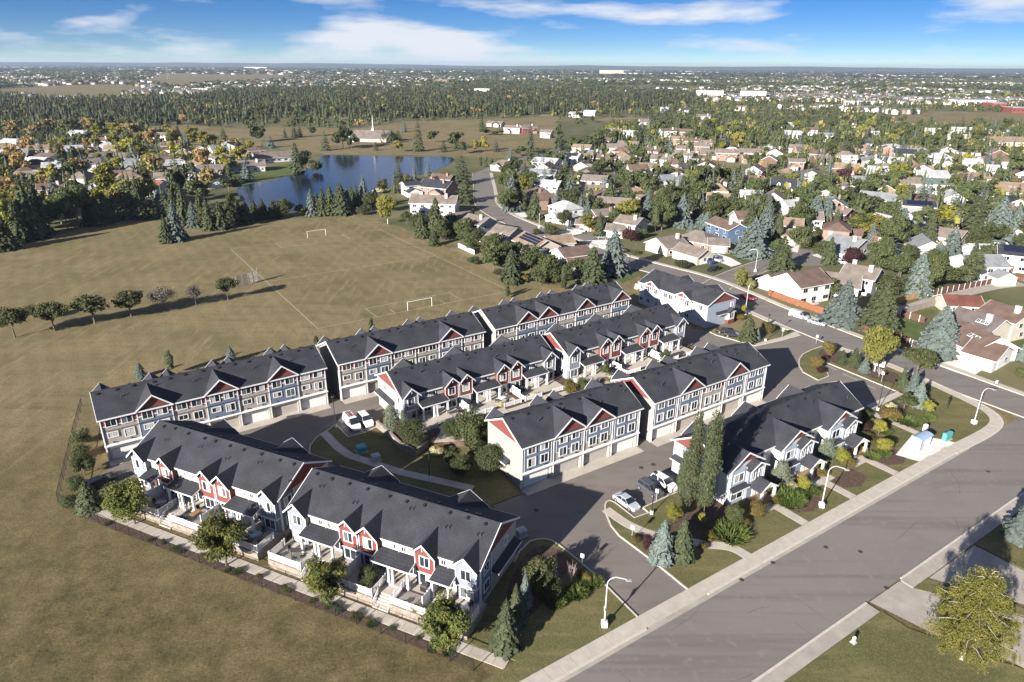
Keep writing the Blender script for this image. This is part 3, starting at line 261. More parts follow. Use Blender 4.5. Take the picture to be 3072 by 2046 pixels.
HOUSES = [(8.0,231.0,-61.4,14.6,9,5.2,7.6,'tan','cream','solar'),(16.4,242.9,20.0,9.6,7,3,5,'tan','cream',''),(19.5,219.2,27.2,10.4,8,5,6.8,'brown','white',''),(20.8,213.5,13.9,6.5,7,2.8,4.6,'brown','white','g'),(-13.2,265.9,-44.5,10.4,9,5.2,7.2,'taupe','grey','c'),(-35.1,307.2,-5.9,20.1,10,5.2,7.8,'taupe','white','cc'),(-21.8,275.7,30.7,7.1,7,5,6.5,'taupe','white',''),(-2.1,259.3,-39.2,9.0,8,2.8,4.6,'taupe','grey',''),(-5.0,244.3,-39.5,8.1,9,2.8,5,'taupe','cream','c'),(23.0,295.3,-59.4,12.0,9,5.4,7.8,'lgrey','white','h'),(21.0,289.7,-38.7,11.1,7,2.8,4.6,'lgrey','white','hg'),(13.6,327.5,-72.6,24.0,12,4.6,7.4,'brown','brick','hc'),(37.2,283.1,21.2,9.5,9,5,6.8,'taupe','brownw','c'),(30.2,275.9,-14.3,7.9,7,2.8,4.4,'taupe','brownw','g'),(46.7,266.9,-39.5,8.1,9,5.2,7.2,'taupe','cream','c'),(40.6,264.7,-16.1,6.6,7,2.8,4.6,'taupe','cream','g'),(37.7,472.7,-61.6,28.1,9,5.4,7.6,'lgrey','white','solar'),(21.5,449.7,-64.7,31.0,10,4.8,7,'lgrey','white','g'),(-4.8,447.7,-13.0,20.1,11,3.2,5.6,'taupe','cream','hc'),(-38.2,352.9,-59.2,27.1,11,4.6,7.4,'dark','brick','cc'),(-39.3,389.3,-44.1,11.7,8,3,5,'brown','brick','c'),(19.0,357.8,-51.5,11.5,8,5,7,'lgrey','white','c'),(-51.1,354.1,61.6,10.7,7,5.2,6.5,'dark','white',''),(55.5,240.8,33.0,10.4,10,3,5.4,'taupe','cream','c'),(62.0,229.3,-56.9,11.4,7,2.8,4.8,'taupe','cream','g'),(68.9,249.1,-41.0,13.2,11,3,5.6,'taupe','brick','h'),(74.4,242.9,-11.6,6.6,7,2.8,4.4,'taupe','brick','g'),(83.4,263.5,-71.6,14.7,8,4.8,6.6,'brown','blue','c'),(109.9,270.2,-20.4,10.0,10,4.4,6.4,'tan','cream',''),(107.1,257.6,-9.0,9.1,8,2.8,4.6,'tan','cream','g'),(123.7,306.4,20.5,7.8,8,5.4,7,'lgrey','white','c'),(138.3,292.1,-48.4,12.0,9,5,6.8,'taupe','brownw','c'),(152.0,330.5,11.9,8.1,8,2.8,4.6,'tan','brick','g'),(157.5,336.2,22.0,6.0,8,5.4,7.2,'tan','cream','c'),(120.9,241.8,-53.6,11.6,11,3.2,5.6,'sgrey','grey','c'),(113.7,233.5,-43.2,6.1,7,2.8,4.8,'sgrey','grey','g'),(141.4,362.1,-41.6,12.1,10,4,8,'dark','white','d'),(150.0,348.5,22.9,11.2,11,3,5.6,'brown','brick','hc'),(129.6,377.3,-47.0,11.8,11,4,7.2,'brown','brick','c'),(110.8,409.7,-12.2,11.4,9,5.4,7.4,'taupe','brick','c'),(83.4,376.2,46.0,15.9,9,5.2,7.6,'sgrey','white','c'),(93.2,406.9,-18.4,11.4,8,5,7,'brown','white','h'),(67.7,371.8,-40.2,6.7,9,5,7,'taupe','white','c'),(119.2,344.9,-5.9,10.2,8,2.8,4.8,'lgrey','white',''),(114.5,386.3,-20.6,6.4,9,3,5,'tan','cream','h'),(83.0,188.3,26.0,11.8,9.5,5.4,8,'brown','white','t'),(79.9,197.5,31.6,6.3,6.5,2.8,4.8,'brown','white',''),(97.5,193.9,-25.3,8.0,9,3.2,5.6,'taupe','white',''),(133.5,231.0,-48.8,7.3,12,3.6,5.6,'sgrey','brick','solarc'),(104.3,196.7,-41.4,7.1,9,5,7.2,'taupe','white','cc'),(108.1,148.6,-79.9,12.6,11,3.2,6,'brown','white','s'),(107.4,142.1,-53.9,5.8,9,3,5,'brown','white','g'),(115.1,158.0,-62.6,10.3,11,3.4,6.2,'dtaupe','cream','cs'),(124.5,161.4,-65.0,6.0,10,5,7,'brown','cream','c'),(166.3,221.5,-27.6,5.7,9,5.6,7.6,'dark','white','solar'),(160.3,227.7,-5.2,9.2,8,4.6,6.6,'lgrey','white','c'),(161.2,250.2,-49.2,11.3,10,4.6,7,'taupe','cream','c'),(181.1,306.1,-48.0,12.5,8,5.4,7,'dark','white','solar'),(175.8,301.1,-45.2,12.3,8,2.8,4.6,'lgrey','white',''),(170.9,321.7,-84.3,15.0,9,5.4,8,'sgrey','white','t'),(162.6,315.5,-75.0,6.1,7,2.8,5,'sgrey','white','g'),(232.3,384.2,-35.7,18.5,13,3.2,5.6,'green','white',''),(256.1,362.2,-20.6,19.9,18,3.4,7,'tan','cream','s'),(122.9,178.4,-7.6,9.0,7,2.6,4.2,'rbrown','cream',''),(161.2,274.7,-39.4,6.9,9,2.8,4.8,'sgrey','white',''),(152.7,278.8,-72.3,3.3,8,4,6,'lgrey','white',''),(429.0,618.4,-4.1,32.1,18,3.4,7,'tan','cream',''),(226.4,473.8,-16.6,8.4,8,5.4,7,'lgrey','white',''),(216.5,503.5,-19.3,8.3,8,5,7,'brown','brick','c'),(210.6,515.6,3.7,9.4,7,5,8,'brown','orange','c'),(185.0,458.2,-14.1,8.9,8,5,6.6,'taupe','brick',''),(296.2,554.3,16.0,17.9,10,4.6,6.6,'lgrey','white','h'),(316.8,561.5,30.5,25.3,10,3,5.2,'taupe','white','h'),(256.8,480.2,-66.9,18.2,11,3.4,5.6,'lgrey','white','g'),(304.6,503.8,-46.8,16.2,11,3.4,5.6,'lgrey','white','h'),(291.3,481.5,-9.1,13.2,9,2.8,4.8,'lgrey','white',''),(268.2,407.5,-7.0,24.5,12,3,5.6,'tan','white',''),(249.3,416.5,-7.9,23.3,12,3,5.4,'lgrey','white',''),(286.0,579.5,-15.4,12.5,9,5,6.8,'navy','white',''),(414.1,704.5,-63.3,12.9,9,5,7,'lgrey','white',''),(447.9,719.5,-65.9,13.1,9,5,7,'lgrey','white','g'),(464.8,714.8,-66.9,12.9,9,5,7,'lgrey','white',''),(415.7,663.8,-60.3,17.1,9,3,5,'lgrey','white','g'),(488.5,716.7,-43.4,16.0,10,3,5,'lgrey','white',''),(302.2,461.6,-13.8,9.2,9,5,7,'lgrey','white','c'),(303.7,447.7,-58.5,11.2,9,3,5,'lgrey','white',''),(282.1,644.0,-49.5,12.6,9,5,7,'sgrey','white',''),(294.5,703.4,-33.6,9.7,9,5,7,'brown','white',''),(351.7,750.2,-69.6,14.1,8,5,7,'tan','white','c'),(357.0,724.1,-51.6,14.9,9,3,5.5,'taupe','white',''),(348.3,690.9,-26.5,10.9,8,3,5,'lgrey','white',''),(94.5,660.3,-23.3,11.4,9,5,8.4,'taupe','orange','cd'),(107.0,654.3,-42.3,14.1,9,4.6,7,'lgrey','white',''),(143.1,787.6,5.6,9.5,9,5,8,'taupe','white',''),(146.0,674.0,4.8,14.5,8,5.4,7.4,'brown','white','c'),(162.3,674.9,-75.7,22.0,8,4.6,7,'brown','brick',''),(139.1,602.0,-17.8,11.6,8,5,7,'tan','orange','c'),(147.9,587.7,-41.0,11.8,8,5,7,'brown','brick','c'),(146.0,546.7,-16.4,10.5,9,5,7,'taupe','brick','cc'),(126.6,525.9,-19.1,8.7,8,5.4,7.2,'taupe','orange','c'),(152.0,501.1,-36.3,14.5,9,5.4,7.6,'taupe','brick','c'),(163.9,485.2,3.4,12.0,9,3.4,5.6,'brown','brick','c'),(187.9,523.5,-14.7,10.5,9,5,6.8,'taupe','white','c'),(91.6,563.9,-44.3,15.4,9,4,6.4,'taupe','white',''),(76.7,584.6,-24.9,8.6,9,5,7,'brown','cream',''),(63.2,471.7,-38.4,12.4,9,4.6,7,'brown','brick','cd'),(77.5,462.6,-21.3,12.6,10,4,6.4,'taupe','white','c'),(85.6,438.4,-34.7,11.5,10,3,5.6,'taupe','white',''),(234.9,886.7,-40.3,25.2,10,5,7,'taupe','white','c'),(232.4,763.4,-34.3,10.7,10,5,7,'tan','white',''),(293.4,768.3,-54.7,15.8,10,4.6,6.8,'lgrey','white',''),(262.5,666.6,-72.2,16.1,10,4.6,6.8,'lgrey','white',''),(217.7,1040.6,-62.2,13.4,9,5,7,'lgrey','white','c'),(240.5,1017.6,7.0,10.2,8,5,7.4,'navy','white',''),(345.1,1096.2,-51.8,15.9,9,5,7,'tan','white',''),(188.1,481.9,-11.3,11.0,10,4,6,'taupe','white',''),(157.5,575.2,-43.5,5.4,8,4.6,6.5,'taupe','brick','c'),(-272.9,412.7,24.8,8.6,9,5,7,'lgrey','white','c'),(-267.5,393.7,-15.1,9.0,8,2.8,4.8,'lgrey','white',''),(-256.6,394.2,2.9,8.6,9,3,5,'taupe','cream','g'),(-242.1,400.5,-16.1,9.1,8,5,7.2,'lgrey','white',''),(-307.2,459.6,-30.6,20.7,10,4.6,6.6,'brown','white',''),(-220.2,393.2,28.9,12.7,10,3,5.4,'brown','cream',''),(-182.0,347.6,-22.0,16.3,10,5,7,'red','white',''),(-191.4,320.4,-23.5,13.3,9,4.6,6.6,'dark','white',''),(-302.6,526.1,28.6,12.0,10,4.6,6.6,'lgrey','white','h'),(-324.7,559.9,-14.6,17.6,10,4.6,6.8,'brown','white','c'),(-313.3,519.3,25.9,12.7,10,3,5.2,'brown','cream','c'),(-179.8,417.4,22.4,18.8,12,3,5.6,'taupe','cream',''),(-165.6,434.7,45.5,20.1,14,3,6,'taupe','white','c'),(-164.6,479.7,77.9,25.4,14,3,6,'taupe','white',''),(-194.5,472.8,-36.6,18.4,12,3,5.4,'taupe','white','c'),(-198.3,439.0,-16.6,10.1,9,3,5,'tan','white',''),(-386.6,546.3,-15.0,16.6,10,4.6,6.6,'lgrey','white',''),(-249.8,348.4,-22.1,5.3,9,3,5,'brown','cream',''),(-296.9,438.0,-12.8,12.8,9,4.6,6.6,'lgrey','white',''),(-383.3,627.6,-16.9,19.1,10,4,6,'lgrey','white',''),(-302.3,613.5,-22.3,14.8,10,4,6,'taupe','white',''),(0.1,701.7,-25.0,16.9,9,5,7,'taupe','white','c'),(13.5,702.4,64.1,39.7,10,5,7.4,'taupe','red','c'),(-19.2,776.7,-24.1,20.4,10,3,5.4,'taupe','cream',''),(30.9,659.0,-42.2,10.2,9,4.6,6.8,'taupe','cream',''),(80.2,925.5,63.4,34.2,9,5,7,'lgrey','white',''),(102.5,957.8,-61.3,32.9,9,5,7,'lgrey','white','')]
CARS = (('van', 'car_white', -29.4, 111.1, -57, 'white work van with ladders on its roof beside the island lawn', 'rack'), ('suv', 'car_white', -27.2, 112.3, -57, 'white car with dark roof glass parked beside the white work van', None), ('sedan', 'car_silver', 17.6, 87.2, -54, 'silver sedan in the visitor stall by the curved curb', None), ('suv', 'car_grey', 21.8, 90.6, -54, 'charcoal sport utility car in the middle visitor stall', None), ('suv', 'car_white', 24.3, 92.3, -54, 'white sport utility car in the visitor stall by the poplars', None), ('sedan', 'car_black', 53.5, 159.7, -20, 'black car in the stall nearer the short street-end row', None), ('sedan', 'car_black', 54.8, 157.1, -20, 'black car in the stall nearer the green spruce', None), ('van', 'car_silver', 76.5, 171.4, -48, 'silver minivan parked at the curb by the orange fence', None), ('sedan', 'car_silver', 79.2, 166.5, -48, 'silver sedan parked at the curb behind the minivan', None), ('sedan', 'car_red', 67.9, 187.0, -56, 'dark red car parked on the side street by the street-end row', None), ('pickup', 'car_blue', 66.4, 226.0, -54, 'dark blue pickup truck on the cream house driveway', None), ('suv', 'car_black', 65.6, 215.8, -140, 'black sport utility car at the curb below the blue pickup', None), ('suv', 'car_silver', 69.7, 228.2, -54, 'silver car beside the dark blue pickup', None), ('suv', 'car_dark', 112.2, 237.6, -60, 'dark car on the white driveway of the grey house', None), ('sedan', 'car_white', 111.8, 226.6, -50, 'white car beside the burgundy tree at the cul-de-sac', None), ('sedan', 'car_dark', 23.9, 275.6, -30, 'dark car on the driveway beside the brown-sided house', None), ('sedan', 'car_silver', 27.2, 271.4, -30, 'silver car on the driveway beside the brown-sided house', None), ('sedan', 'car_black', 34.6, 258.8, -20, 'black car on the driveway below the burgundy tree', None), ('sedan', 'car_white', 34.1, 245.6, -40, 'white car at the curb beside the blue spruce', None), ('pickup', 'car_black', -23.7, 257.5, 30, 'black truck in the back yard at the field edge', None), ('suv', 'car_black', -64.6, 91.2, 54, 'black sport utility car parked beside the fence corner spruce', None))
LAMPS = ((11.23, 62.74, 7.4, 0, 'silver curved street lamp with a diamond sign at the complex entrance', True), (47.15, 86.83, 7.4, -10, 'silver curved street lamp in front of the street-side porches'), (86.91, 113.44, 7.4, 10, 'silver curved street lamp on the street corner lawn'), (62.84, 173.84, 8.6, 40, 'silver curved street lamp beside the short street-end row'), (79.2, 215.4, 7.4, 160, 'silver curved street lamp at the cul-de-sac mouth'), (10.8, 277.3, 6.2, 40, 'silver curved street lamp by the travel trailer'), (38.2, 216.2, 8.6, 40, 'silver curved street lamp by the blue spruce at the crescent'))
POSTS = ((71.4, 118.6, 6.6, 'black post lamp at the end of the street-side row'), (61.8, 154.5, 6.9, 'black post lamp on the lawn beside the side street'), (-32.3, 110.4, 6.4, 'black post lamp beside the white work van'), (-13.1, 93.5, 5.2, 'black post lamp in the shaded court'), (21.0, 84.8, 7.4, 'black post lamp beside the visitor stalls'))
SIGNS = ((9.5, 72.9, 2.3, -30, 'white', 'white sign on a post at the entrance curb'), (17.05, 78.7, 2.5, -30, 'white', 'white sign on a post on the entrance lawn'), (20.8, 75.1, 2.2, 15, 'sign_blue', 'small blue sign in front of the entrance spruces', 0.8, 0.6), (22.3, 88.0, 2.2, -30, 'white', 'white stall sign on a post beside the visitor parking'), (78.5, 131.4, 2.4, -40, 'white', 'white parking sign at the end of the parking edge'), (73.5, 153.0, 2.2, -40, 'white', 'white sign at the side street entrance'), (66.8, 157.2, 2.2, -40, 'white', 'white sign on the lawn by the black post lamp'))
FENCES = ((((74.95, 190.65), (77.92, 184.34), (81.22, 178.93), (84.07, 173.78)), 1.9, 'cedar', 'bright orange cedar fence round the corner house', None), (((93.91, 157.18), (95.8, 151.54), (96.74, 149.1)), 1.8, 'fence_brown', 'brown fence with pale posts beside the big blue spruce', 'white'), (((88.63, 161.43), (89.45, 159.79)), 1.8, 'fence_brown', 'short brown fence end beside the tall spruces', None), (((104.71, 173.63), (108.0, 167.57)), 1.8, 'fence_brown', 'brown fence along the green yard by the gravel lane', 'white'), (((108.62, 183.66), (121.87, 191.17)), 1.8, 'fence_tan', 'tan weathered fence along the gravel lane', None), (((121.03, 189.67), (127.23, 193.56), (150.98, 204.53)), 1.8, 'fence_brown', 'dark fence with white posts along the gravel lane', 'white'), (((150.34, 203.18), (161.36, 207.33)), 1.8, 'cedar', 'cedar fence at the end of the gravel lane', None), (((107.04, 175.59), (118.63, 181.81)), 1.8, 'fence_grey', 'grey weathered fence opposite the tan fence', 'fence_grey'), (((-19.89, 244.49), (-13.33, 234.21)), 1.6, 'white', 'white fence at the field edge behind the grey house', None), (((11.08, 202.32), (14.58, 202.41)), 1.7, 'fence_brown', 'brown fence among the shrubs at the field edge', None), (((237.15, 459.22), (255.35, 462.57)), 1.8, 'fence_tan', 'tan fence behind the light grey roofed house', None), (((216.74, 369.5), (235.7, 363.93)), 1.8, 'fence_tan', 'tan fence before the long green roof', None))
BLOCKS = ((408, 1512, -15, 54, 24, 16, 'wall_white', 'white apartment block with stepped terraces beside yellow trees', 'roof_taupe', 4), (495, 1503, -15, 50, 24, 16, 'wall_white', 'white apartment block behind the far spruces', 'roof_taupe', 4), (840, 6311, 5, 206, 30, 28, 'wall_cream', 'long pale apartment slab far beyond the forest', 'roof_lgrey', 5), (610, 1263, -5, 55, 30, 8, 'wall_white', 'low white flat-roofed building by the school field', 'roof_lgrey', 1), (827, 1308, -5, 62, 40, 10, 'wall_white', 'white school hall with grey roof at the field edge', 'roof_sgrey', 1), (804, 1209, -5, 21, 30, 9, 'wall_red', 'red and white hall beyond the school field', 'roof_lgrey', 1), (762, 1096, -5, 24, 30, 8, 'redsid', 'red-fronted sports hall beyond the school field', 'roof_lgrey', 1), (-6625, 51266, 10, 355, 60, 70, 'wall_blue', 'blue glass tower block on the far skyline', 'roof_lgrey', 8), (-4116, 16238, 0, 156, 60, 42, 'wall_white', 'white high block on the far skyline', 'roof_lgrey', 5), (-3135, 14451, 0, 362, 80, 22, 'wall_white', 'long white industrial hall on the far skyline', 'roof_lgrey', 1), (-3137, 16517, 0, 254, 80, 24, 'wall_white', 'white industrial hall beside the longer one', 'roof_lgrey', 1), (-3122, 8897, 0, 274, 60, 20, 'wall_white', 'white warehouse beyond the brown field', 'roof_lgrey', 1), (-70, 1652, -10, 35, 25, 12, 'wall_white', 'white hall among trees beyond the ravine', 'roof_lgrey', 2), (-259, 2661, 0, 46, 30, 12, 'wall_brick', 'red-brick block in the middle of the town', 'roof_brown', 2), (-1403, 2103, 4, 172, 14, 5, 'wall_cream', 'long pale highway overpass on the open field', 'roof_lgrey', 1), (-701, 1634, -10, 38, 20, 9, 'wall_white', 'white row building beyond the dark ravine', 'roof_tan', 2))
PYLONS = ((-1456, 2671, 45), (-1402, 2964, 45))
CHURCH = (-122, 618)
# ------------------------------------------------------------------ setting
def sheet(name, pts, z, m, kind='structure', thick=0.0, label=None, cat=None):
    mb = MB()
    if thick: mb.prism(pts, 'z', z - thick, z)
    else:
        tri = tessellate_polygon([[Vector((p[0], p[1], 0)) for p in pts]])
        mb.add([(p[0], p[1], z) for p in pts], [tuple(t) for t in tri])
    me = mb.mesh(name, MT[m]); fixn(me)
    if not thick and me.polygons[0].normal.z < 0: me.flip_normals()
    return place(name, me, kind=kind, label=label, cat=cat)
def ribbon_pts(line, off):
    out = []
    for i, p in enumerate(line):
        a = Vector(line[max(i-1,0)]); b = Vector(line[min(i+1,len(line)-1)]); d = (b-a).normalized(); n = Vector((-d.y, d.x))
        out.append((p[0]+n.x*off, p[1]+n.y*off))
    return out
def resample(line, step):
    out = [Vector(line[0])]; acc = 0
    for a, b in zip(line[:-1], line[1:]):
        a = Vector(a); b = Vector(b); L = (b-a).length; n = max(1, int(L/step))
        for i in range(1, n+1): out.append(a.lerp(b, i/n))
    return [(p.x, p.y) for p in out]
def smoothl(line, it=2):
    for _ in range(it):
        o = [line[0]]
        for a, b in zip(line[:-1], line[1:]): o += [(a[0]*.75+b[0]*.25, a[1]*.75+b[1]*.25), (a[0]*.25+b[0]*.75, a[1]*.25+b[1]*.75)]
        o.append(line[-1]); line = o
    return line
def ribbon(name, line, o0, o1, z, m, thick=0, kind='structure', **k):
    A = ribbon_pts(line, o0); B = ribbon_pts(line, o1)
    mb = MB(); n = len(A)
    vs = [(p[0], p[1], z) for p in A] + [(p[0], p[1], z) for p in B]
    fs = [(i, i+1, n+i+1, n+i) for i in range(n-1)]
    if thick:
        vs += [(p[0], p[1], z-thick) for p in A] + [(p[0], p[1], z-thick) for p in B]
        fs += [(i, i+1, 2*n+i+1, 2*n+i) for i in range(n-1)] + [(n+i, n+i+1, 3*n+i+1, 3*n+i) for i in range(n-1)] + [(0, n, 3*n, 2*n), (n-1, 2*n-1, 4*n-1, 3*n-1)]
    mb.add(vs, fs); me = mb.mesh(name, MT[m]); fixn(me)
    if not thick and me.polygons[0].normal.z < 0: me.flip_normals()
    return place(name, me, kind=kind, **k)
def Kf(t, n): return (t*.833+n*.553, t*.553-n*.833)
# ground to the horizon (one sheet, with a hole-free apron)
mb = MB(); rings = [30, 600, 2000, 6000, 16000, 30000]; ns = 48
vs = [(0, 200, 0)]
for r in rings:
    for j in range(ns): a = 2*math.pi*j/ns; vs.append((r*math.cos(a), 200+r*math.sin(a), 0))
fs = [(0, 1+j, 1+(j+1) % ns) for j in range(ns)]
for i in range(len(rings)-1):
    for j in range(ns): fs.append((1+i*ns+j, 1+(i+1)*ns+j, 1+(i+1)*ns+(j+1) % ns, 1+i*ns+(j+1) % ns))
mb.add(vs, fs); place('ground', mb.mesh('ground', MT['far_ground']), kind='structure')
sheet('field', GR['field'], .006, 'dry_grass')
for k in ('park1', 'park2', 'park3', 'fieldfarL', 'fieldfar2', 'fieldfar3', 'schoolfield'): sheet('park_grass', GR[k], .012, 'dry_grass')
sheet('pond_bank', GR['bankgreen'], .02, 'green_lawn')
# pond
m = bpy.data.materials.new('water'); m.use_nodes = True; t = m.node_tree; b = t.nodes['Principled BSDF']
b.inputs['Base Color'].default_value = (.006, .012, .022, 1); b.inputs['Roughness'].default_value = .10; b.inputs['IOR'].default_value = 1.33; b.inputs['Specular IOR Level'].default_value = .6
g = t.nodes.new('ShaderNodeNewGeometry'); n = t.nodes.new('ShaderNodeTexNoise'); n.inputs['Scale'].default_value = .9; n.inputs['Detail'].default_value = 5; t.links.new(g.outputs['Position'], n.inputs['Vector'])
bp = t.nodes.new('ShaderNodeBump'); bp.inputs['Strength'].default_value = .3; bp.inputs['Distance'].default_value = .14; t.links.new(n.outputs[0], bp.inputs['Height']); t.links.new(bp.outputs[0], b.inputs['Normal']); MT['water'] = m
sheet('pond', smoothl(GR['pond'] + [GR['pond'][0]], 2)[:-1], .05, 'water')
# roads
mb = MB(); tt = [Kf(-60, -42.86), Kf(240, -42.86), Kf(240, -31.2), Kf(-60, -31.2)]
sheet('road', tt, .012, 'asphalt')
side = smoothl(GR['side'], 2); ribbon('street', side, -5.2, 4.6, .016, 'asphalt')
cul = smoothl(GR['cul'], 2); ribbon('street', cul, -4.3, 4.3, .020, 'asphalt')
sheet('street', [(100+12.5*math.cos(a), 235+12.5*math.sin(a)) for a in np.linspace(0, 2*math.pi, 28)[:-1]], .024, 'asphalt')
sheet('complex_drive', GR['asphalt_complex'], .020, 'drive_asphalt')
# more streets in the far neighbourhood
for ln in ([(150, 330), (230, 345), (330, 400), (430, 480)], [(20, 254), (60, 290), (110, 345), (180, 430), (230, 520)], [(-20, 430), (10, 520), (70, 620), (150, 720)], [(-330, 430), (-260, 470), (-190, 540)], [(120, 300), (200, 290), (330, 330), (470, 420)]):
    ribbon('street', smoothl(ln, 2), -4, 4, .016, 'asphalt')
# lawns and beds, raised on kerb height
sheet('lawn', GR['lawnE'], .12, 'lawn', thick=.12)
sheet('lawn', GR['lawnA'], .12, 'lawn', thick=.12)
sheet('island_lawn', GR['island'], .12, 'lawn', thick=.12)
sheet('garden_court', GR['garden'], 1.2, 'mulch', thick=1.15)
def kerb(line, name='kerb', h=.16, wd=.22, m='kerb', off=0): return ribbon(name, line, -wd/2+off, wd/2+off, h, m, thick=h)
kerb(GR['entL'], off=0); kerb(GR['entR'][:10]); kerb(GR['entR'][9:]); kerb(GR['parkE']); kerb(GR['farEnt']); kerb(GR['isl']); kerb(GR['stall'])
# sidewalk along the road: each slab is a piece
def slabs(name, quadline, gap=.03, z=.13, th=.13, m='concrete'):
    """quadline: list of (inner, outer) point pairs along the walk"""
    base = None
    for i, ((a, b), (c, d)) in enumerate(zip(quadline[:-1], quadline[1:])):
        A, B, C, D = Vector(a), Vector(b), Vector(c), Vector(d)
        s = gap / max(.3, (C-A).length) / 2
        A2, C2 = A.lerp(C, s), A.lerp(C, 1-s); B2, D2 = B.lerp(D, s), B.lerp(D, 1-s)
        cx = (A2+B2+C2+D2) / 4; dz = random.uniform(-.006, .006)
        q = MB().prism([tuple(p-cx) for p in (A2, B2, D2, C2)], 'z', -th, 0)
        me = q.mesh('slab', MT[m]); fixn(me)
        if base is None: base = place(name, me, loc=(cx.x, cx.y, z+dz), kind='structure'); bl0 = base
        else: place('slab', me, base, loc=(cx.x-bl0.location.x, cx.y-bl0.location.y, z+dz-bl0.location.z))
    return base
random.seed(5)
rl = [Kf(t, -44.0) for t in np.arange(-6, 121, 1.75)]
sw = [(Kf(t, -45.0), Kf(t, -43.12)) for t in np.arange(-6, 122, 1.75)]
slabs('sidewalk', sw)
cin = [(84.7, 109.7), (89.2, 112.9), (91.3, 115.3), (92.0, 118.2), (91.2, 121.8), (88.4, 129.6), (85.2, 137.), (81.4, 144.), (77.0, 149.2)]
cin = [Kf(121.2, -45)] + cin; cin = resample(smoothl(cin, 2), 1.7); cout = ribbon_pts(cin, -2.0)
slabs('sidewalk', list(zip(cin, cout)))
mb = MB(); ribbon('kerb', [Kf(-6, -43.0), Kf(48, -43.0)], -.13, .13, .15, 'kerb', thick=.15); ribbon('kerb', [Kf(58.6, -43.0), Kf(121, -43.0)], -.13, .13, .15, 'kerb', thick=.15)
ribbon('kerb', resample(cin, 2), -2.25, -2.0, .15, 'kerb', thick=.15)
ribbon('gutter', [Kf(-6, -42.8), Kf(125, -42.8)], -.42, .45, .022, 'concrete_old')
# far sidewalk of the road, with drive crossings
sw = [(Kf(t, -30.95), Kf(t, -29.35)) for t in np.arange(20, 74.6, 1.8)]; slabs('sidewalk', sw, m='concrete_old')
sw = [(Kf(t, -30.95), Kf(t, -29.35)) for t in np.arange(81.6, 128, 1.8)]; slabs('sidewalk', sw, m='concrete_old')
ribbon('kerb', [Kf(20, -31.1), Kf(74, -31.1)], -.15, .15, .15, 'kerb', thick=.15); ribbon('kerb', [Kf(82, -31.1), Kf(128, -31.1)], -.15, .15, .15, 'kerb', thick=.15)
sheet('lawn', [Kf(0, -29.3), Kf(74.3, -29.3), Kf(74.3, -26), Kf(77, -20), Kf(79, -16), Kf(79, -4), Kf(0, -4)], .11, 'lawn', thick=.11)
sheet('driveway', [Kf(74.6, -31.0), Kf(81.3, -31.0), Kf(85, -26), Kf(88, -19), Kf(88, -12), Kf(80, -12), Kf(79, -18), Kf(76, -24)], .03, 'concrete_old')
sheet('lawn', [Kf(81.6, -29.3), Kf(85.0, -29.3), Kf(89.5, -21), Kf(89.5, -12), Kf(88.4, -12), Kf(88.4, -19)], .11, 'lawn', thick=.11)
sheet('driveway', [Kf(85.2, -29.2), Kf(97.4, -29.2), Kf(97.4, -8), Kf(90.5, -8), Kf(90.5, -20)], .034, 'concrete_old')
sheet('lawn', [Kf(97.6, -29.3), Kf(140, -29.3), Kf(140, -4), Kf(97.6, -4)], .11, 'lawn', thick=.11)
# side street walks and kerbs
for a, b in ((5.0, 5.25), (-5.6, -5.35)): ribbon('kerb', side, a, b, .14, 'kerb', thick=.14)
ribbon('sidewalk', [p for p in side if p[1] > 118], -7.2, -5.6, .12, 'concrete', thick=.12)
ribbon('sidewalk', [p for p in side if 164 < p[1] < 215], 5.25, 6.8, .12, 'concrete', thick=.12)
ribbon('kerb', cul, 4.3, 4.55, .14, 'kerb', thick=.14); ribbon('kerb', cul, -4.55, -4.3, .14, 'kerb', thick=.14)
sheet('sidewalk', GR['farWalk'], .13, 'concrete', thick=.13)
# lane behind the fences
ribbon('gravel_lane', smoothl(GR['lane'], 2), -2.2, 2.2, .03, 'concrete_old')
# field lines
FO = Vector((-49.1, 160.9)); FU = Vector((.833, .553)); FV = Vector((-.553, .833))
def fp(u, v): p = FO + FU*u + FV*v; return (p.x, p.y)
mb = MB()
def fl(a, b, wd=.16):
    A, B = Vector(fp(*a)), Vector(fp(*b)); d = (B-A).normalized(); n = Vector((-d.y, d.x))*wd/2
    mb.add([(*(A-n), .016), (*(A+n), .016), (*(B+n), .016), (*(B-n), .016)], [(0, 3, 2, 1)])
for a, b in (((0,0),(58,0)), ((0,0),(0,94)), ((58,0),(58,95)), ((0,95),(58,95)), ((0,47.5),(58,47.5)), ((16,0),(16,8)), ((42,0),(42,8)), ((16,8),(42,8)), ((21.3,0),(21.3,3.7)), ((36.5,0),(36.5,3.7)), ((16,95),(16,87)), ((42,95),(42,87)), ((16,87),(42,87))): fl(a, b)
build(mb, 'field_lines', MT['line_paint'], kind='structure')
# painted stall lines
mb = MB()
def stripe(a, b, z=.03, wd=.12):
    A, B = Vector(a), Vector(b); d = (B-A).normalized(); n = Vector((-d.y, d.x))*wd/2
    mb.add([(*(A-n), z), (*(A+n), z), (*(B+n), z), (*(B-n), z)], [(0, 3, 2, 1)])
for a, b in GR['stripes']: stripe(a, b)
build(mb, 'stall_lines', MT['white_conc'], kind='structure')
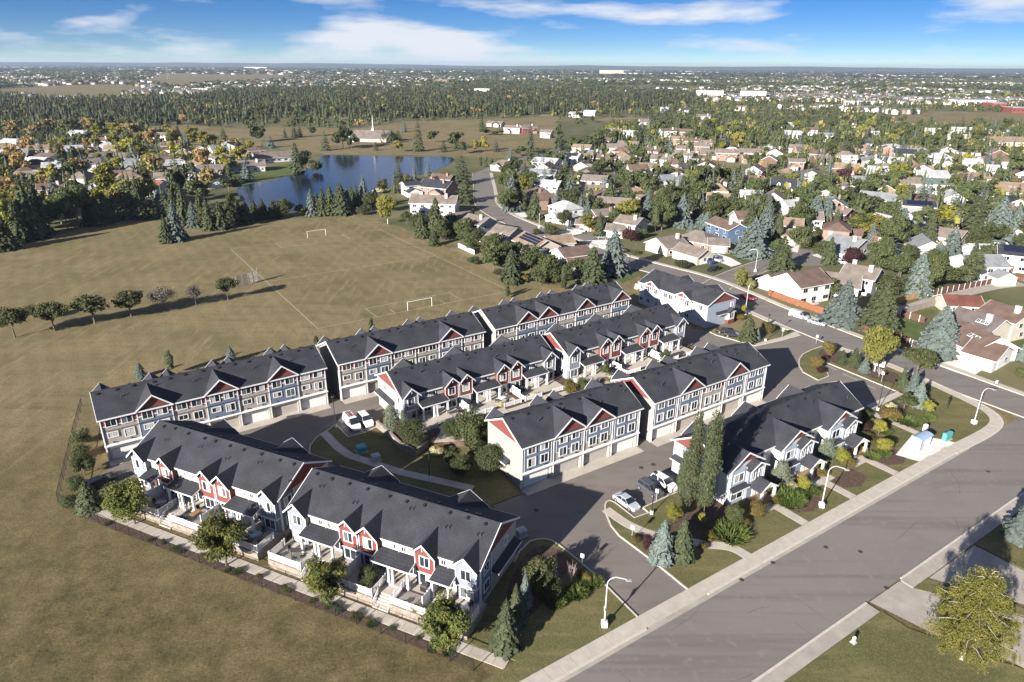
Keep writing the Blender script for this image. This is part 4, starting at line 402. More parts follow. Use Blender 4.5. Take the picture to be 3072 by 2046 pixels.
# cracks sealed with tar on the road
mb = MB(); random.seed(11)
for i in range(18):
    t0 = random.uniform(20, 125); n0 = random.uniform(-42, -32); ang = random.choice([0, 0, 90, 90, 30, 140]); p = Vector((t0, n0)); 
    for s in range(random.randint(3, 8)):
        q = p + Vector((math.cos(R(ang)), math.sin(R(ang)))) * random.uniform(.8, 1.6); ang += random.uniform(-14, 14)
        if not (-42.6 < q.y < -31.4): break
        wd = random.uniform(.01, .022); a = Vector(Kf(*p)); c = Vector(Kf(*q)); d = (c-a).normalized(); nn = Vector((-d.y, d.x))*wd
        mb.add([(*(a-nn), .0165), (*(a+nn), .0165), (*(c+nn), .0165), (*(c-nn), .0165)], [(0, 3, 2, 1)]); p = q
build(mb, 'road_cracks', MT['asphalt_crack'], kind='structure')
mhole = MB().tube([(0,0,0),(0,0,.012)], .36, 16); mhm = mhole.mesh('manhole_cover', MT['iron']); fixn(mhm)
for i, p in enumerate(GR['manholes']):
    onr = i >= 3
    place('manhole_cover', mhm, loc=(p[0], p[1], .02), scale=(1.15, 1.15, 1) if not onr else (.9,.9,1), label='round iron manhole cover set in the wide street' if onr else 'round iron manhole cover set in the townhouse drive', cat='manhole', group='street manholes' if onr else 'drive manholes')
# ------------------------------------------------------------------ townhouses
WCACHE = {}
def window_mesh(w, h):
    k = ('w', w, h)
    if k not in WCACHE:
        mb = MB(); t = .13
        mb.box(-w/2-t, w/2+t, -.07, .03, -h/2-t, -h/2); mb.box(-w/2-t, w/2+t, -.07, .03, h/2, h/2+t)
        mb.box(-w/2-t, -w/2, -.07, .03, -h/2, h/2); mb.box(w/2, w/2+t, -.07, .03, -h/2, h/2)
        mb.box(-.035, .035, -.045, .03, -h/2, h/2)
        me = mb.mesh('window', MT['white_trim']); WCACHE[k] = me
        pb = MB(); pb.box(-w/4+.02, w/4-.02, -.02, .025, -h/2+.004, h/2-.004)
        ps = []
        for g in ('glass_dark', 'glass_dark', 'glass_mid', 'glass_curtain'): ps.append(pb.mesh('pane', MT[g]))
        WCACHE[('p', w, h)] = ps
    return WCACHE[k], WCACHE[('p', w, h)]
def window(parent, u, v, z, w=1.45, h=1.35, rz=0.0, panes=True):
    me, ps = window_mesh(w, h); o = place('window', me, parent, (u, v, z), rz)
    for s in (-1, 1): place('pane', random.choice(ps), o, (s*w/4, 0, 0))
    return o
DOORS = {}
def garage_door(parent, u, v, w=4.7, h=2.15, m='white', rz=0):
    k = (w, h, m)
    if k not in DOORS:
        mb = MB(); n = 4
        for i in range(n): mb.box(-w/2, w/2, -.03 if i % 2 else -.035, .05, i*h/n+.012, (i+1)*h/n-.012)
        mb.box(-w/2, w/2, 0, .06, 0, h); DOORS[k] = mb.mesh('garage_door', MT[m])
    return place('garage_door', DOORS[k], parent, (u, v, 0.03), rz)
def part(parent, name, m, fn, **k):
    mb = MB(); fn(mb); return build(mb, name, MT[m] if isinstance(m, str) else [MT[x] for x in m], parent, **k)
vent_mb = MB().box(-.17, .17, -.2, .2, 0, .2); vent_mb.add([(-.2,-.22,.2),(.2,-.22,.2),(.2,.25,.26),(-.2,.25,.26)], [(0,1,2,3)])
VENT = vent_mb.mesh('roof_vent', MT['black_metal']); PIPE = MB().cyl((0,0), .07, 0, .6, 8).mesh('vent_pipe', MT['dark_steel'])
def gable(root, uc, hw, vf, he, hr, W, za=None, wallm='redsid', z0=None, hed=None, flip=False, depth_in=.6, face_in=.35, walls=True, pitch=.82):
    """cross gable over the long side; flip puts it on the back side"""
    k = (hr-he)/(W/2); hed = he if hed is None else hed; za = hed + hw*pitch if za is None else za
    vr = min((za-he)/k, W/2-.05); ve = max((hed-he)/k, .25)
    fy = (lambda v: W-v) if flip else (lambda v: v)
    def f(mb):
        for s in (-1, 1):
            top = [(uc, fy(vf), za), (uc, fy(vr+.3), za), (uc+s*hw, fy(ve+.2), hed), (uc+s*hw, fy(vf), hed)]
            top = [(a, b, c+.05) for a, b, c in top]; bot = [(a, b, c-.2) for a, b, c in top]
            mb.add(top+bot, [(0,1,2,3),(7,6,5,4),(0,3,7,4),(1,0,4,5),(2,1,5,6),(3,2,6,7)])
    part(root, 'gable_roof', 'shingle', f)
    def tr(mb):
        for s in (-1, 1):
            y0, y1 = sorted((fy(vf)-.001, fy(vf-.07)))
            a = (uc, za+.07); b = (uc+s*(hw+.03), hed+.05); d = .27
            mb.prism([a, b, (b[0], b[1]-d), (a[0], a[1]-d)], 'y', y0, y1)
    part(root, 'rake_trim', 'white_trim', tr)
    if walls:
        zb = hed-.02 if z0 is None else z0; wi = hw-.3; kk = (za-hed)/hw
        def wf(mb):
            y0, y1 = sorted((fy(vf+face_in), fy(depth_in)))
            mb.prism([(uc-wi, zb), (uc+wi, zb), (uc+wi, hed+.08), (uc, hed+.08+wi*kk-.02), (uc-wi, hed+.08)], 'y', y0, y1)
        part(root, 'gable_wall', wallm, wf)
def shell(root, L, W, he, hr, wallm='taupe', notch=False, hb=0, sk=.3):
    k = (hr-he)/(W/2); hw_ = he + .45*k - .16
    def wall(mb):
        pr = [(.45, hb), (W-.45, hb), (W-.45, hw_), (W/2, hr-.2), (.45, hw_)]
        if notch: pr = [(.98, 0), (W-.45, 0), (W-.45, hw_), (W/2, hr-.2), (.45, hw_), (.45, 2.72), (.98, 2.72)]
        mb.prism(pr, 'x', sk, L-sk)
    part(root, 'wall', wallm, wall)
    def roof(mb): mb.prism([(-.02, he-.17), (-.02, he+.02), (W/2, hr+.02), (W+.02, he+.02), (W+.02, he-.17), (W/2, hr-.17)], 'x', 0, L)
    part(root, 'roof', 'shingle', roof)
    for u0, u1 in ((-.08, -.002), (L+.002, L+.08)):
        for s in (0, 1):
            fy = (lambda v: W-v) if s else (lambda v: v)
            part(root, 'rake_trim', 'white_trim', lambda mb: mb.prism([(fy(-.08), he-.06), (fy(-.08), he-.3), (fy(W/2), hr-.22), (fy(W/2), hr+.06), ], 'x', u0, u1))
    part(root, 'eave_fascia', 'white_trim', lambda mb: mb.box(-.05, L+.05, -.12, -.025, he-.24, he-.02)); part(root, 'eave_fascia', 'white_trim', lambda mb: mb.box(-.05, L+.05, W+.025, W+.12, he-.24, he-.02))
    # ridge caps, vents
    def rc(mb): mb.prism([(W/2-.18, hr+.0), (W/2, hr+.075), (W/2+.18, hr+.0), (W/2, hr-.05)], 'x', .02, L-.02)
    part(root, 'ridge_cap', 'shingle', rc)
def vents(root, L, W, he, hr, n, seed):
    rr = random.Random(seed); k = (hr-he)/(W/2)
    for i in range(n):
        u = (i+.5)*L/n + rr.uniform(-.6, .6); v = W/2 - rr.uniform(.6, .8)
        place('roof_vent', VENT, root, (u, v, he+k*v))
        if i % 2:
            v = W/2 - rr.uniform(1.6, 3.2); u += rr.uniform(-1.2, 1.2)
            for q in (0, .5): place('vent_pipe', PIPE, root, (u+q, v+q*.3, he+k*(v+q*.3)-.1))
        place('roof_vent', VENT, root, (u+rr.uniform(1, 2) if u < L-3 else u-1.5, W/2+.8, he+k*(W/2-.8)), math.pi)
def end_details(root, L, W, he, hr, side, red=True, skirt=True, wins=True, redm='redsid'):
    """coloured gable triangle and a low skirt roof on an end wall"""
    k = (hr-he)/(W/2); u0, u1 = ((.26, .30) if side == 0 else (L-.30, L-.26))
    if red:
        zt = he - .9
        def rd(mb):
            hw = W/2-.46; mb.prism([(.47, zt+.9-.03), (W-.47, zt+.9-.03), (W/2, hr-.25)], 'x', u0, u1)
        part(root, 'siding_panel', redm, rd)
    o = -1 if side == 0 else 1; ue = .3 if side == 0 else L-.3
    if wins:
        rz = -math.pi/2 if side == 0 else math.pi/2; ux = ue+o*.04
        part(root, 'siding_panel', 'blue' if side else 'lblue', lambda mb: mb.box(min(ue, ue+o*.045), max(ue, ue+o*.045), .7, 3.3, 1.0, he-.15))
        for z in (2.45, he-1.25): window(root, ux+o*.03, 2.0, z, 1.3, 1.3, rz)
        window(root, ux, 7.6, he-1.2, .9, 1.0, rz)
        part(root, 'wall_trim', 'white_trim', lambda mb: mb.box(min(ue, ue+o*.07), max(ue, ue+o*.07), 3.3, 3.45, .8, he-.1))
    if skirt:
        def sk(mb):
            a, b = sorted((ue, ue+o*1.0)); z = 3.3
            mb.add([(ue, 3.6, z+.55), (ue, W-.9, z+.55), (ue+o*1.0, W-.8, z), (ue+o*1.0, 3.5, z), (ue, 3.6, z-.02), (ue, W-.9, z-.02), (ue+o*1.0, W-.8, z-.14), (ue+o*1.0, 3.5, z-.14)],
                [(0,1,2,3),(7,6,5,4),(3,2,6,7),(0,3,7,4),(1,0,4,5),(2,1,5,6)])
        part(root, 'skirt_roof', 'shingle', sk)
        def st(mb):
            a, b = sorted((ue+o*1.005, ue+o*1.07)); mb.box(a, b, 3.5, W-.8, 3.1, 3.28)
        part(root, 'eave_fascia', 'white_trim', st)
def downspouts(root, us, he, v=.38):
    def f(mb):
        for u in us: mb.box(u-.05, u+.05, v-.06, v+.06, .3, he-.2)
    for u in us:
        part(root, 'downspout', 'white_trim', lambda mb: mb.box(u-.05, u+.05, v-.12, v-.02, .25, he-.22))
def garage_row(key, label, bays, doors, name='townhouse_row', style='B', seed=0, back=True, lend=True, rend=False):
    x, y, th, L, W, he, hr = BLD[key]; random.seed(seed)
    root = thing(name, label, 'townhouses', (x, y, 0), R(th))
    shell(root, L, W, he, hr, 'taupe', notch=True)
    n = len(bays); bw = (L-.6)/n
    # garage storey: piers, band, apron
    def piers(mb):
        us = [.3] + [.3+i*bw for i in range(1, n)] + [L-.3]
        for i, u in enumerate(us):
            a, b = (u, u+.45) if i == 0 else ((u-.45, u) if i == n else (u-.42, u+.42))
            mb.box(a, b, .46, .979, 0, 2.719)
        mb.box(.3, L-.3, .47, .978, 2.32, 2.718)
    part(root, 'garage_pier', 'beige', piers)
    part(root, 'band_trim', 'white_trim', lambda mb: (mb.box(.15, L-.15, .18, .449, 2.73, 2.93), mb.prism([(.18, 2.931), (.449, 2.931), (.449, 3.08)], 'x', .15, L-.15)))
    part(root, 'apron', 'concrete', lambda mb: mb.box(.3, L-.3, -1.4, .975, .02, .06))
    for i, (b, dm) in enumerate(zip(bays, doors)):
        u0 = .3+i*bw; u1 = u0+bw; uc = (u0+u1)/2
        garage_door(root, uc, .93, min(4.75, bw-1.0), 2.25, dm)
        g = b.startswith('g')
        vf = .40
        if style == 'B':
            z1 = he-1.62
            if g:
                part(root, 'siding_panel', 'blue', lambda mb: mb.box(u0+.06, u1-.06, .30, .449, 3.1, z1+.35))
                part(root, 'siding_panel', 'redsid', lambda mb: mb.box(u0+.06, u1-.06, .30, .449, z1+.48, he+.1))
                part(root, 'wall_trim', 'white_trim', lambda mb: (mb.box(u0+.06, u1-.06, .255, .30, z1+.34, z1+.49), mb.box(u0-.06, u0+.1, .25, .31, 3.1, he-.1), mb.box(u1-.1, u1+.06, .25, .31, 3.1, he-.1)))
                gable(root, uc, bw/2+.25, -.15, he, hr, W, wallm='redsid', hed=he-.05, depth_in=.7, face_in=.42, pitch=.84)
                window(root, u0+bw*.28, .27, he-1.05); window(root, u1-bw*.28, .27, he-1.05+.12)
                window(root, u0+bw*.27, .27, 4.75, 1.35, .8); window(root, u1-bw*.28, .27, 4.55)
            else:
                part(root, 'siding_panel', 'redsid', lambda mb: mb.box(u0+.05, u1-.05, .40, .449, z1+.12, he-.1))
                part(root, 'wall_trim', 'white_trim', lambda mb: (mb.box(u0+.05, u1-.05, .37, .449, z1-.02, z1+.11)))
                window(root, u0+bw*.28, .36, he-1.0, 1.5, 1.25); window(root, u1-bw*.28, .36, he-1.0, 1.5, 1.25)
                small = i % 2 == 0
                window(root, u0+bw*.27, .40, 4.75 if small else 4.5, 1.35, .8 if small else 1.35); window(root, u1-bw*.28, .40, 4.5 if small else 4.75, 1.35, 1.35 if small else .8)
        else:
            top = {'b': 'blue', 'g': 'blue', 't': 'taupe'}[b[0]]
            zm = 5.05
            if g:
                part(root, 'siding_panel', 'blue', lambda mb: mb.box(u0+.5, u1-.5, .36, .449, zm-.4, he-1.0))
                part(root, 'wall_trim', 'white_trim', lambda mb: (mb.box(u0+.42, u0+.52, .33, .36, zm-.5, he-1.0), mb.box(u1-.52, u1-.42, .33, .36, zm-.5, he-1.0), mb.box(u0+.42, u1-.42, .33, .36, zm-.5, zm-.39), mb.box(u0+.05, u1-.05, .33, .449, he-1.0, he-.88)))
                part(root, 'siding_panel', 'redsid', lambda mb: mb.box(u0+.05, u1-.05, .36, .449, he-.88, he+.05))
                gable(root, uc, bw/2+.25, -.15, he, hr, W, wallm='redsid', hed=he-.05, depth_in=.7, face_in=.45, pitch=.8)
            elif b[0] == 'b':
                part(root, 'siding_panel', 'blue', lambda mb: mb.box(u0+.5, u1-.5, .38, .449, 3.1, he-.75))
                part(root, 'siding_panel', 'redsid', lambda mb: mb.box(u0+.5, u1-.5, .385, .449, he-.74, he-.1))
                part(root, 'wall_trim', 'white_trim', lambda mb: (mb.box(u0+.42, u0+.52, .34, .38, 3.1, he-.1), mb.box(u1-.52, u1-.42, .34, .38, 3.1, he-.1)))
            else:
                part(root, 'siding_panel', 'redsid', lambda mb: mb.box(u0+.1, u1-.1, .39, .449, he-1.5, he-.1))
                part(root, 'wall_trim', 'white_trim', lambda mb: mb.box(u0+.1, u1-.1, .36, .449, he-1.62, he-1.5))
            for q in (.3, .7):
                window(root, u0+bw*q, .32, he-1.0 + (.12 if g and q > .5 else 0), 1.35, 1.3); window(root, u0+bw*q, .32, 4.55, 1.35, 1.4)
    downspouts(root, [.36] + [.3+i*bw for i in range(1, n)] + [L-.36], he, .42)
    part(root, 'corner_trim', 'white_trim', lambda mb: (mb.box(.22, .42, .37, .45, 2.95, he-.1), mb.box(L-.42, L-.22, .37, .45, 2.95, he-.1), mb.box(.24, .299, .46, .7, 0, he-.1), mb.box(L-.299, L-.24, .46, .7, 0, he-.1)))
    if style == 'B':
        part(root, 'dark_bar', 'dark_steel', lambda mb: mb.box(.4, L-.4, .16, .22, 5.62, 5.70))  # thin dark bar along the whole front, just off the wall
    def lamp(mb): mb.box(-.1, .1, -.14, 0, -.08, .08)
    lm = MB().box(-.12, .12, -.2, 0, -.09, .09).mesh('wall_light', MT['black_metal'])
    for i in range(n):
        for q in (.25, .75): place('wall_light', lm, root, (.3+(i+q)*bw, .45, 3.35))
    end_details(root, L, W, he, hr, 0, red=(style != 'B'), skirt=(style != 'B'), wins=False)
    end_details(root, L, W, he, hr, 1, red=(style != 'B'), skirt=False, wins=False)
    if back:
        m = n
        for i in range(m):
            uu = .3+bw*(i+.5) + (1.3 if i % 2 else -1.3); gable(root, uu, 1.55, -.5, he, hr, W, flip=True, wallm='redsid', z0=3, pitch=.95)
    vents(root, L, W, he, hr, n*2, seed); return root
FENCE = {}
def picket(root, a, b, z, h=1.15, step=.16, solid=False):
    """white picket fence from a to b (local u,v) standing on z"""
    A, B = Vector((*a, z)), Vector((*b, z)); L = (B-A).length; d = (B-A)/L
    o = place('fence', None, root, tuple(A), math.atan2(d.y, d.x))
    me = MB(); me.box(0, L, -.03, .03, .1, .18); me.box(0, L, -.03, .03, h-.12, h-.03); 
    ob = build(me, 'rail', MT['white'], o); 
    if solid: part(o, 'panel', 'white', lambda mb: mb.box(0, L, -.02, .02, .18, h-.12))
    else:
        pk = MB(); n = int(L/step)
        for i in range(n): pk.box(i*step+.05, i*step+.12, -.015, .015, .18, h-.12)
        pm = pk.mesh('pickets', MT['white']); place('pickets', pm, o)
    pp = MB().box(-.06, .06, -.06, .06, 0, h+.06).mesh('post', MT['white'])
    for i in range(int(L/2.4)+2): place('post', pp, o, (min(i*2.4, L), 0, 0))
    return o
def porch(root, u0, u1, zf, posts, v0=.45):
    """shed roof on white posts with deck, rails and door behind"""
    zt = zf+2.75
    def rf(mb):
        top = [(u0-.1, v0, zt+.55), (u1+.1, v0, zt+.55), (u1+.1, -1.9, zt), (u0-.1, -1.9, zt)]; bot = [(a, b, c-.14) for a, b, c in top]
        mb.add(top+bot, [(0,1,2,3),(7,6,5,4),(2,3,7,6),(0,3,7,4),(2,1,5,6)])
    part(root, 'porch_roof', 'shingle', rf)
    part(root, 'porch_beam', 'white_trim', lambda mb: (mb.box(u0-.1, u1+.1, -1.96, -1.905, zt-.2, zt-.01), mb.box(u0, u1, -1.75, -1.6, zt-.4, zt-.14), mb.add([(u0-.16,v0,zt+.56),(u0-.16,-1.93,zt+.0),(u0-.16,-1.93,zt-.18),(u0-.16,v0,zt+.36),(u0-.105,v0,zt+.56),(u0-.105,-1.93,zt+.0),(u0-.105,-1.93,zt-.18),(u0-.105,v0,zt+.36)], [(0,1,2,3),(7,6,5,4),(0,1,5,4),(1,2,6,5)]), mb.add([(u1+.16,v0,zt+.56),(u1+.16,-1.93,zt+.0),(u1+.16,-1.93,zt-.18),(u1+.16,v0,zt+.36),(u1+.105,v0,zt+.56),(u1+.105,-1.93,zt+.0),(u1+.105,-1.93,zt-.18),(u1+.105,v0,zt+.36)], [(0,1,2,3),(7,6,5,4),(0,1,5,4),(1,2,6,5)])))
    for u in posts: part(root, 'porch_post', 'white_trim', lambda mb: (mb.box(u-.14, u+.14, -1.8, -1.52, zf, zt-.4), mb.box(u-.2, u+.2, -1.86, -1.46, zf, zf+.35)))
    part(root, 'porch_deck', 'concrete', lambda mb: mb.box(u0, u1, -1.95, v0, zf-.25, zf+.02))
    w = (u1-u0)
    nd = max(1, round(w/3.2))
    for i in range(nd):
        uc = u0 + (i+.5)*w/nd
        part(root, 'door', 'white' if i % 2 else 'fence_brown', lambda mb: mb.box(uc-.5-.9, uc+.45-.9, v0-.04, v0-.001, zf+.03, zf+2.1))
        window(root, uc+.65, v0-.03, zf+1.25, 1.5, 1.5)
def garden_row(key, label, pattern, zf=1.2, seed=0, name='townhouse_row', terr=-4.7, stairs=(), screens=(), lend=True, fenceL=True):
    """pattern: list of (bay side 'L'/'R', colour)"""
    x, y, th, L, W, he, hr = BLD[key]; random.seed(seed)
    root = thing(name, label, 'townhouses', (x, y, 0), R(th))
    shell(root, L, W, he, hr, 'beige')
    n = len(pattern); uw = (L-.6)/n; bwid = 2.85
    rec = []
    for i, (sd, col) in enumerate(pattern):
        u0 = .3+i*uw; u1 = u0+uw
        a = u0+.12 if sd == 'L' else u1-.12-bwid; b = a+bwid; uc = (a+b)/2
        zu = zf+2.2
        low = 'blue' if col == 'redsid' else 'greysid'
        # lower storey bay wall, upper bay box
        part(root, 'bay_wall', low, lambda mb: mb.box(a+.05, b-.05, -.15, .449, zf-.3, zu-.001))
        part(root, 'bay_wall', col, lambda mb: mb.box(a, b, -.3, .449, zu, he+.02))
        part(root, 'wall_trim', 'white_trim', lambda mb: (mb.box(a-.02, a+.09, -.345, -.301, zu-.04, he+.1), mb.box(b-.09, b+.02, -.345, -.301, zu-.04, he+.1), mb.box(a-.03, b+.03, -.35, -.301, zu-.1, zu+.06), mb.box(a-.03, a-.001, -.3, .44, zu-.1, zu+.1), mb.box(b+.001, b+.03, -.3, .44, zu-.1, zu+.1)))
        gable(root, uc, bwid/2+.38, -.85, he, hr, W, wallm=col, z0=he-.1, hed=he-.1, face_in=.53, pitch=.95)
        part(root, 'bracket', 'white_trim', lambda mb: (mb.beam((uc, -.8, he+bwid*.42), (uc, -.4, he+bwid*.3), .08, .08), mb.beam((uc, -.78, he+bwid*.45), (uc, -.78, he+bwid*.22), .08, .08)))
        window(root, uc, -.32, he-1.25, 1.25, 1.4); window(root, uc, -.17, zf+1.15, 1.7, 1.5)
        ra, rb = (b, u1) if sd == 'L' else (u0, a)
        window(root, rb-.75 if sd == 'L' else ra+.75, .42, he-.85, .6, 1.05)
        if sd == 'R' and i and pattern[i-1][0] == 'L' and rec and abs(rec[-1][1]-ra) < .5: rec[-1] = (rec[-1][0], rb)
        else: rec.append((ra, rb))
    for ra, rb in rec:
        w = rb-ra; ps = [ra+.25, rb-.25] if w < 4 else [ra+.25, (ra+rb)/2-.3, (ra+rb)/2+.3, rb-.25]
        porch(root, ra+.06, rb-.06, zf+.25, ps)
        part(root, 'downspout', 'white_trim', lambda mb: mb.box((ra+rb)/2-.05, (ra+rb)/2+.05, .34, .44, zf+3.4, he-.2))
    part(root, 'corner_trim', 'white_trim', lambda mb: (mb.box(.22, .40, .37, .449, zf-.3, he-.1), mb.box(L-.40, L-.22, .37, .449, zf-.3, he-.1), mb.box(.22, .299, .45, .65, 0, he-.1), mb.box(L-.299, L-.22, .45, .65, 0, he-.1)))
    end_details(root, L, W, he, hr, 0); end_details(root, L, W, he, hr, 1)
    # lower coloured part of the near end walls
    nb = max(2, n//2)
    for i in range(nb):
        gable(root, .3+(i+.5)*(L-.6)/nb, 2.9, -.2, he, hr, W, flip=True, wallm='redsid', z0=3, pitch=.66)
    vents(root, L, W, he, hr, n*2, seed); return root
B_D = dict(w='white', t='beige')
garage_row('B1', 'seven-bay blue and taupe townhouse row with red gables next to the chain-link fence corner', ['t','g','t','g','t','g','t'], ['white','beige','white','beige','white','beige','white'], seed=1)
garage_row('B2', 'middle townhouse row of the three backing on the playing field', ['t','g','t','t','g','t'], ['white','beige','white','beige','white','white'], seed=2)
garage_row('B3', 'townhouse row backing on the field behind the spruces beside the small street-end row', ['t','g','g','t','g','t','g'], ['white','beige','white','beige','white','beige','white'], seed=3)
garage_row('D1', 'four-bay blue townhouse row with two central red gables facing the visitor stalls', ['b','g','g','b'], ['white','beige','beige','white'], style='D', seed=4)
garage_row('D2', 'five-bay blue and taupe garage-front townhouse row beside the planted parking island', ['b','g','t','g','b'], ['white','beige','white','beige','white'], style='D', seed=5)
rd, bl_ = 'redsid', 'lblue'
garden_row('A1', 'garden-front townhouse row with white fences, near the dark car and fence corner', [('L','greysid'),('L',rd),('R',rd),('L',rd),('R','greysid')], seed=6)
garden_row('A2', 'garden-front townhouse row with white fences beside the complex entrance lawn', [('L','greysid'),('R',rd),('L',rd),('R',rd),('R','greysid')], seed=7)
garden_row('C1', 'six-bay garden-front townhouse row in the court beside the two white vans', [('L','greysid'),('R',rd),('L',rd),('R',rd),('L',rd),('R','greysid')], seed=8)
garden_row('C2', 'six-bay garden-front townhouse row in the court beside the pair of black cars', [('L','greysid'),('R',rd),('L',rd),('R',rd),('L',rd),('R','greysid')], seed=9)
# --- street-side row
x, y, th, L, W, he, hr = BLD['E']; random.seed(12)
E_ = thing('townhouse_row', 'street-side grey-blue townhouse row with porches behind the tall poplars', 'townhouses', (x, y, 0), R(th))
shell(E_, L, W, he, hr, 'beige')
mod = (L-.2)/3
for k in range(3):
    u0 = .15+k*mod; gw = 8.0; uc = u0+gw/2
    gable(E_, uc, gw/2+.15, -1.5, he, hr, W, wallm='offwhite', z0=0, hed=he-.25, face_in=.5, depth_in=1.0, pitch=.6)
    a, b = u0+.3, u0+3.9
    part(E_, 'bay_wall', 'lblue', lambda mb: mb.box(a, b, -1.55, -.99, 0, he-.2))
    part(E_, 'siding_panel', 'redsid', lambda mb: mb.prism([(uc-2.6, he+.45), (uc+2.6, he+.45), (uc, he+1.95)], 'y', -1.06, -1.002))
    window(E_, (a+b)/2, -1.6, 4.6, 2.0, 1.3); window(E_, (a+b)/2, -1.6, 1.5, 2.6, 1.2)
    def lo(mb):
        top = [(a-.1, -1.551, 3.35), (b+.1, -1.551, 3.35), (b+.1, -2.35, 2.85), (a-.1, -2.35, 2.85)]; bot = [(p, q, r-.13) for p, q, r in top]
        mb.add(top+bot, [(0,1,2,3),(7,6,5,4),(2,3,7,6),(0,3,7,4),(2,1,5,6)])
    part(E_, 'skirt_roof', 'shingle', lo); part(E_, 'eave_fascia', 'white_trim', lambda mb: mb.box(a-.1, b+.1, -2.42, -2.36, 2.68, 2.86))
    # nested lower gable with two windows
    c, d = u0+3.9, u0+7.6
    part(E_, 'bay_wall', 'greysid', lambda mb: mb.box(c+.02, d, -2.0, -.99, 0, he-.55))
    def ng(mb):
        cc = (c+d)/2; hw = (d-c)/2+.3
        for s in (-1, 1):
            top = [(cc, -2.5, he+.55), (cc, -.7, he+.55), (cc+s*hw, -.7, he-.55), (cc+s*hw, -2.5, he-.55)]; bot = [(p, q, r-.16) for p, q, r in top]
            mb.add(top+bot, [(0,1,2,3),(7,6,5,4),(0,3,7,4),(1,0,4,5),(2,1,5,6),(3,2,6,7)])
    part(E_, 'gable_roof', 'shingle', ng)
    cc = (c+d)/2
    part(E_, 'siding_panel', 'redsid', lambda mb: mb.prism([(c+.05, he-.55), (d-.05, he-.55), (cc, he+.35)], 'y', -2.0, -1.0))
    part(E_, 'rake_trim', 'white_trim', lambda mb: [mb.prism([(cc, he+.57), (cc+s*((d-c)/2+.33), he-.55), (cc+s*((d-c)/2+.33), he-.8), (cc, he+.32)], 'y', -2.57, -2.502) for s in (-1, 1)])
    window(E_, c+1.0, -2.03, 4.25, .85, 1.5); window(E_, d-.95, -2.03, 4.25, .85, 1.5)
    # entry porch: gable roof, arch front on stone piers
    pz = 2.55; pc = cc+.5; pw = 2.0
    def pr(mb):
        for s in (-1, 1):
            top = [(pc, -4.3, pz+1.2), (pc, -1.9, pz+1.2), (pc+s*pw, -1.9, pz), (pc+s*pw, -4.3, pz)]; bot = [(p, q, r-.15) for p, q, r in top]
            mb.add(top+bot, [(0,1,2,3),(7,6,5,4),(0,3,7,4),(1,0,4,5),(2,1,5,6),(3,2,6,7)])
    part(E_, 'porch_roof', 'shingle', pr)
    def arch(mb):
        n = 9; pts = [(pc-1.75, pz-.5), (pc-1.75, pz+.05), (pc, pz+1.0), (pc+1.75, pz+.05), (pc+1.75, pz-.5), (pc+1.3, pz-.5)]
        for i in range(n+1): q = math.pi*i/n; pts.append((pc+1.25*math.cos(q), pz-.5+.75*math.sin(q)))
        pts.append((pc-1.3, pz-.5)); mb.prism(pts, 'y', -4.2, -4.05)
    part(E_, 'porch_arch', 'white', arch)
    part(E_, 'rake_trim', 'white_trim', lambda mb: [mb.prism([(pc, pz+1.24), (pc+s*(pw+.04), pz+.02), (pc+s*(pw+.04), pz-.2), (pc, pz+1.0)], 'y', -4.38, -4.301) for s in (-1, 1)])
    for s in (-1, 1):
        part(E_, 'porch_post', 'stone', lambda mb: mb.box(pc+s*1.5-.3, pc+s*1.5+.3, -4.42, -3.85, .1, 1.0)); part(E_, 'porch_post', 'white_trim', lambda mb: mb.box(pc+s*1.5-.2, pc+s*1.5+.2, -4.3, -3.98, 1.0, pz-.45))
    part(E_, 'porch_deck', 'deck_wood', lambda mb: mb.box(pc-1.9, pc+1.9, -4.3, -2.0, .1, .42))
    part(E_, 'door', 'white', lambda mb: (mb.box(pc-1.1, pc-.15, -2.05, -2.001, .42, 2.4), mb.box(pc+.15, pc+1.1, -2.05, -2.001, .42, 2.4)))
    # flat bay
    e, f_ = u0+8.2, u0+mod
    if k < 2:
        window(E_, (e+f_)/2+.1, .42, 4.7, 1.8, 1.3); window(E_, (e+f_)/2, .42, 1.6, 1.6, 1.3)
        part(E_, 'wall_trim', 'white_trim', lambda mb: mb.box(e-.2, f_, .40, .449, 3.0, 3.18))
    part(E_, 'corner_trim', 'white_trim', lambda mb: (mb.box(a-.02, a+.14, -1.6, -1.552, 0, he-.2), mb.box(b-.14, b+.02, -1.6, -1.552, 0, he-.3), mb.box(d-.14, d+.02, -2.05, -2.002, 0, he-.6)))
part(E_, 'siding_panel', 'lblue', lambda mb: mb.box(.24, .299, .5, W-.5, 0, he-.1)); part(E_, 'siding_panel', 'lblue', lambda mb: mb.box(L-.299, L-.24, .5, W-.5, 0, he-.1))
end_details(E_, L, W, he, hr, 0, wins=False); end_details(E_, L, W, he, hr, 1, skirt=False, wins=False)
for i in range(3): gable(E_, mod*(i+.45), 3.0, -.2, he, hr, W, flip=True, wallm='redsid', z0=3, pitch=.62)
vents(E_, L, W, he, hr, 8, 3)
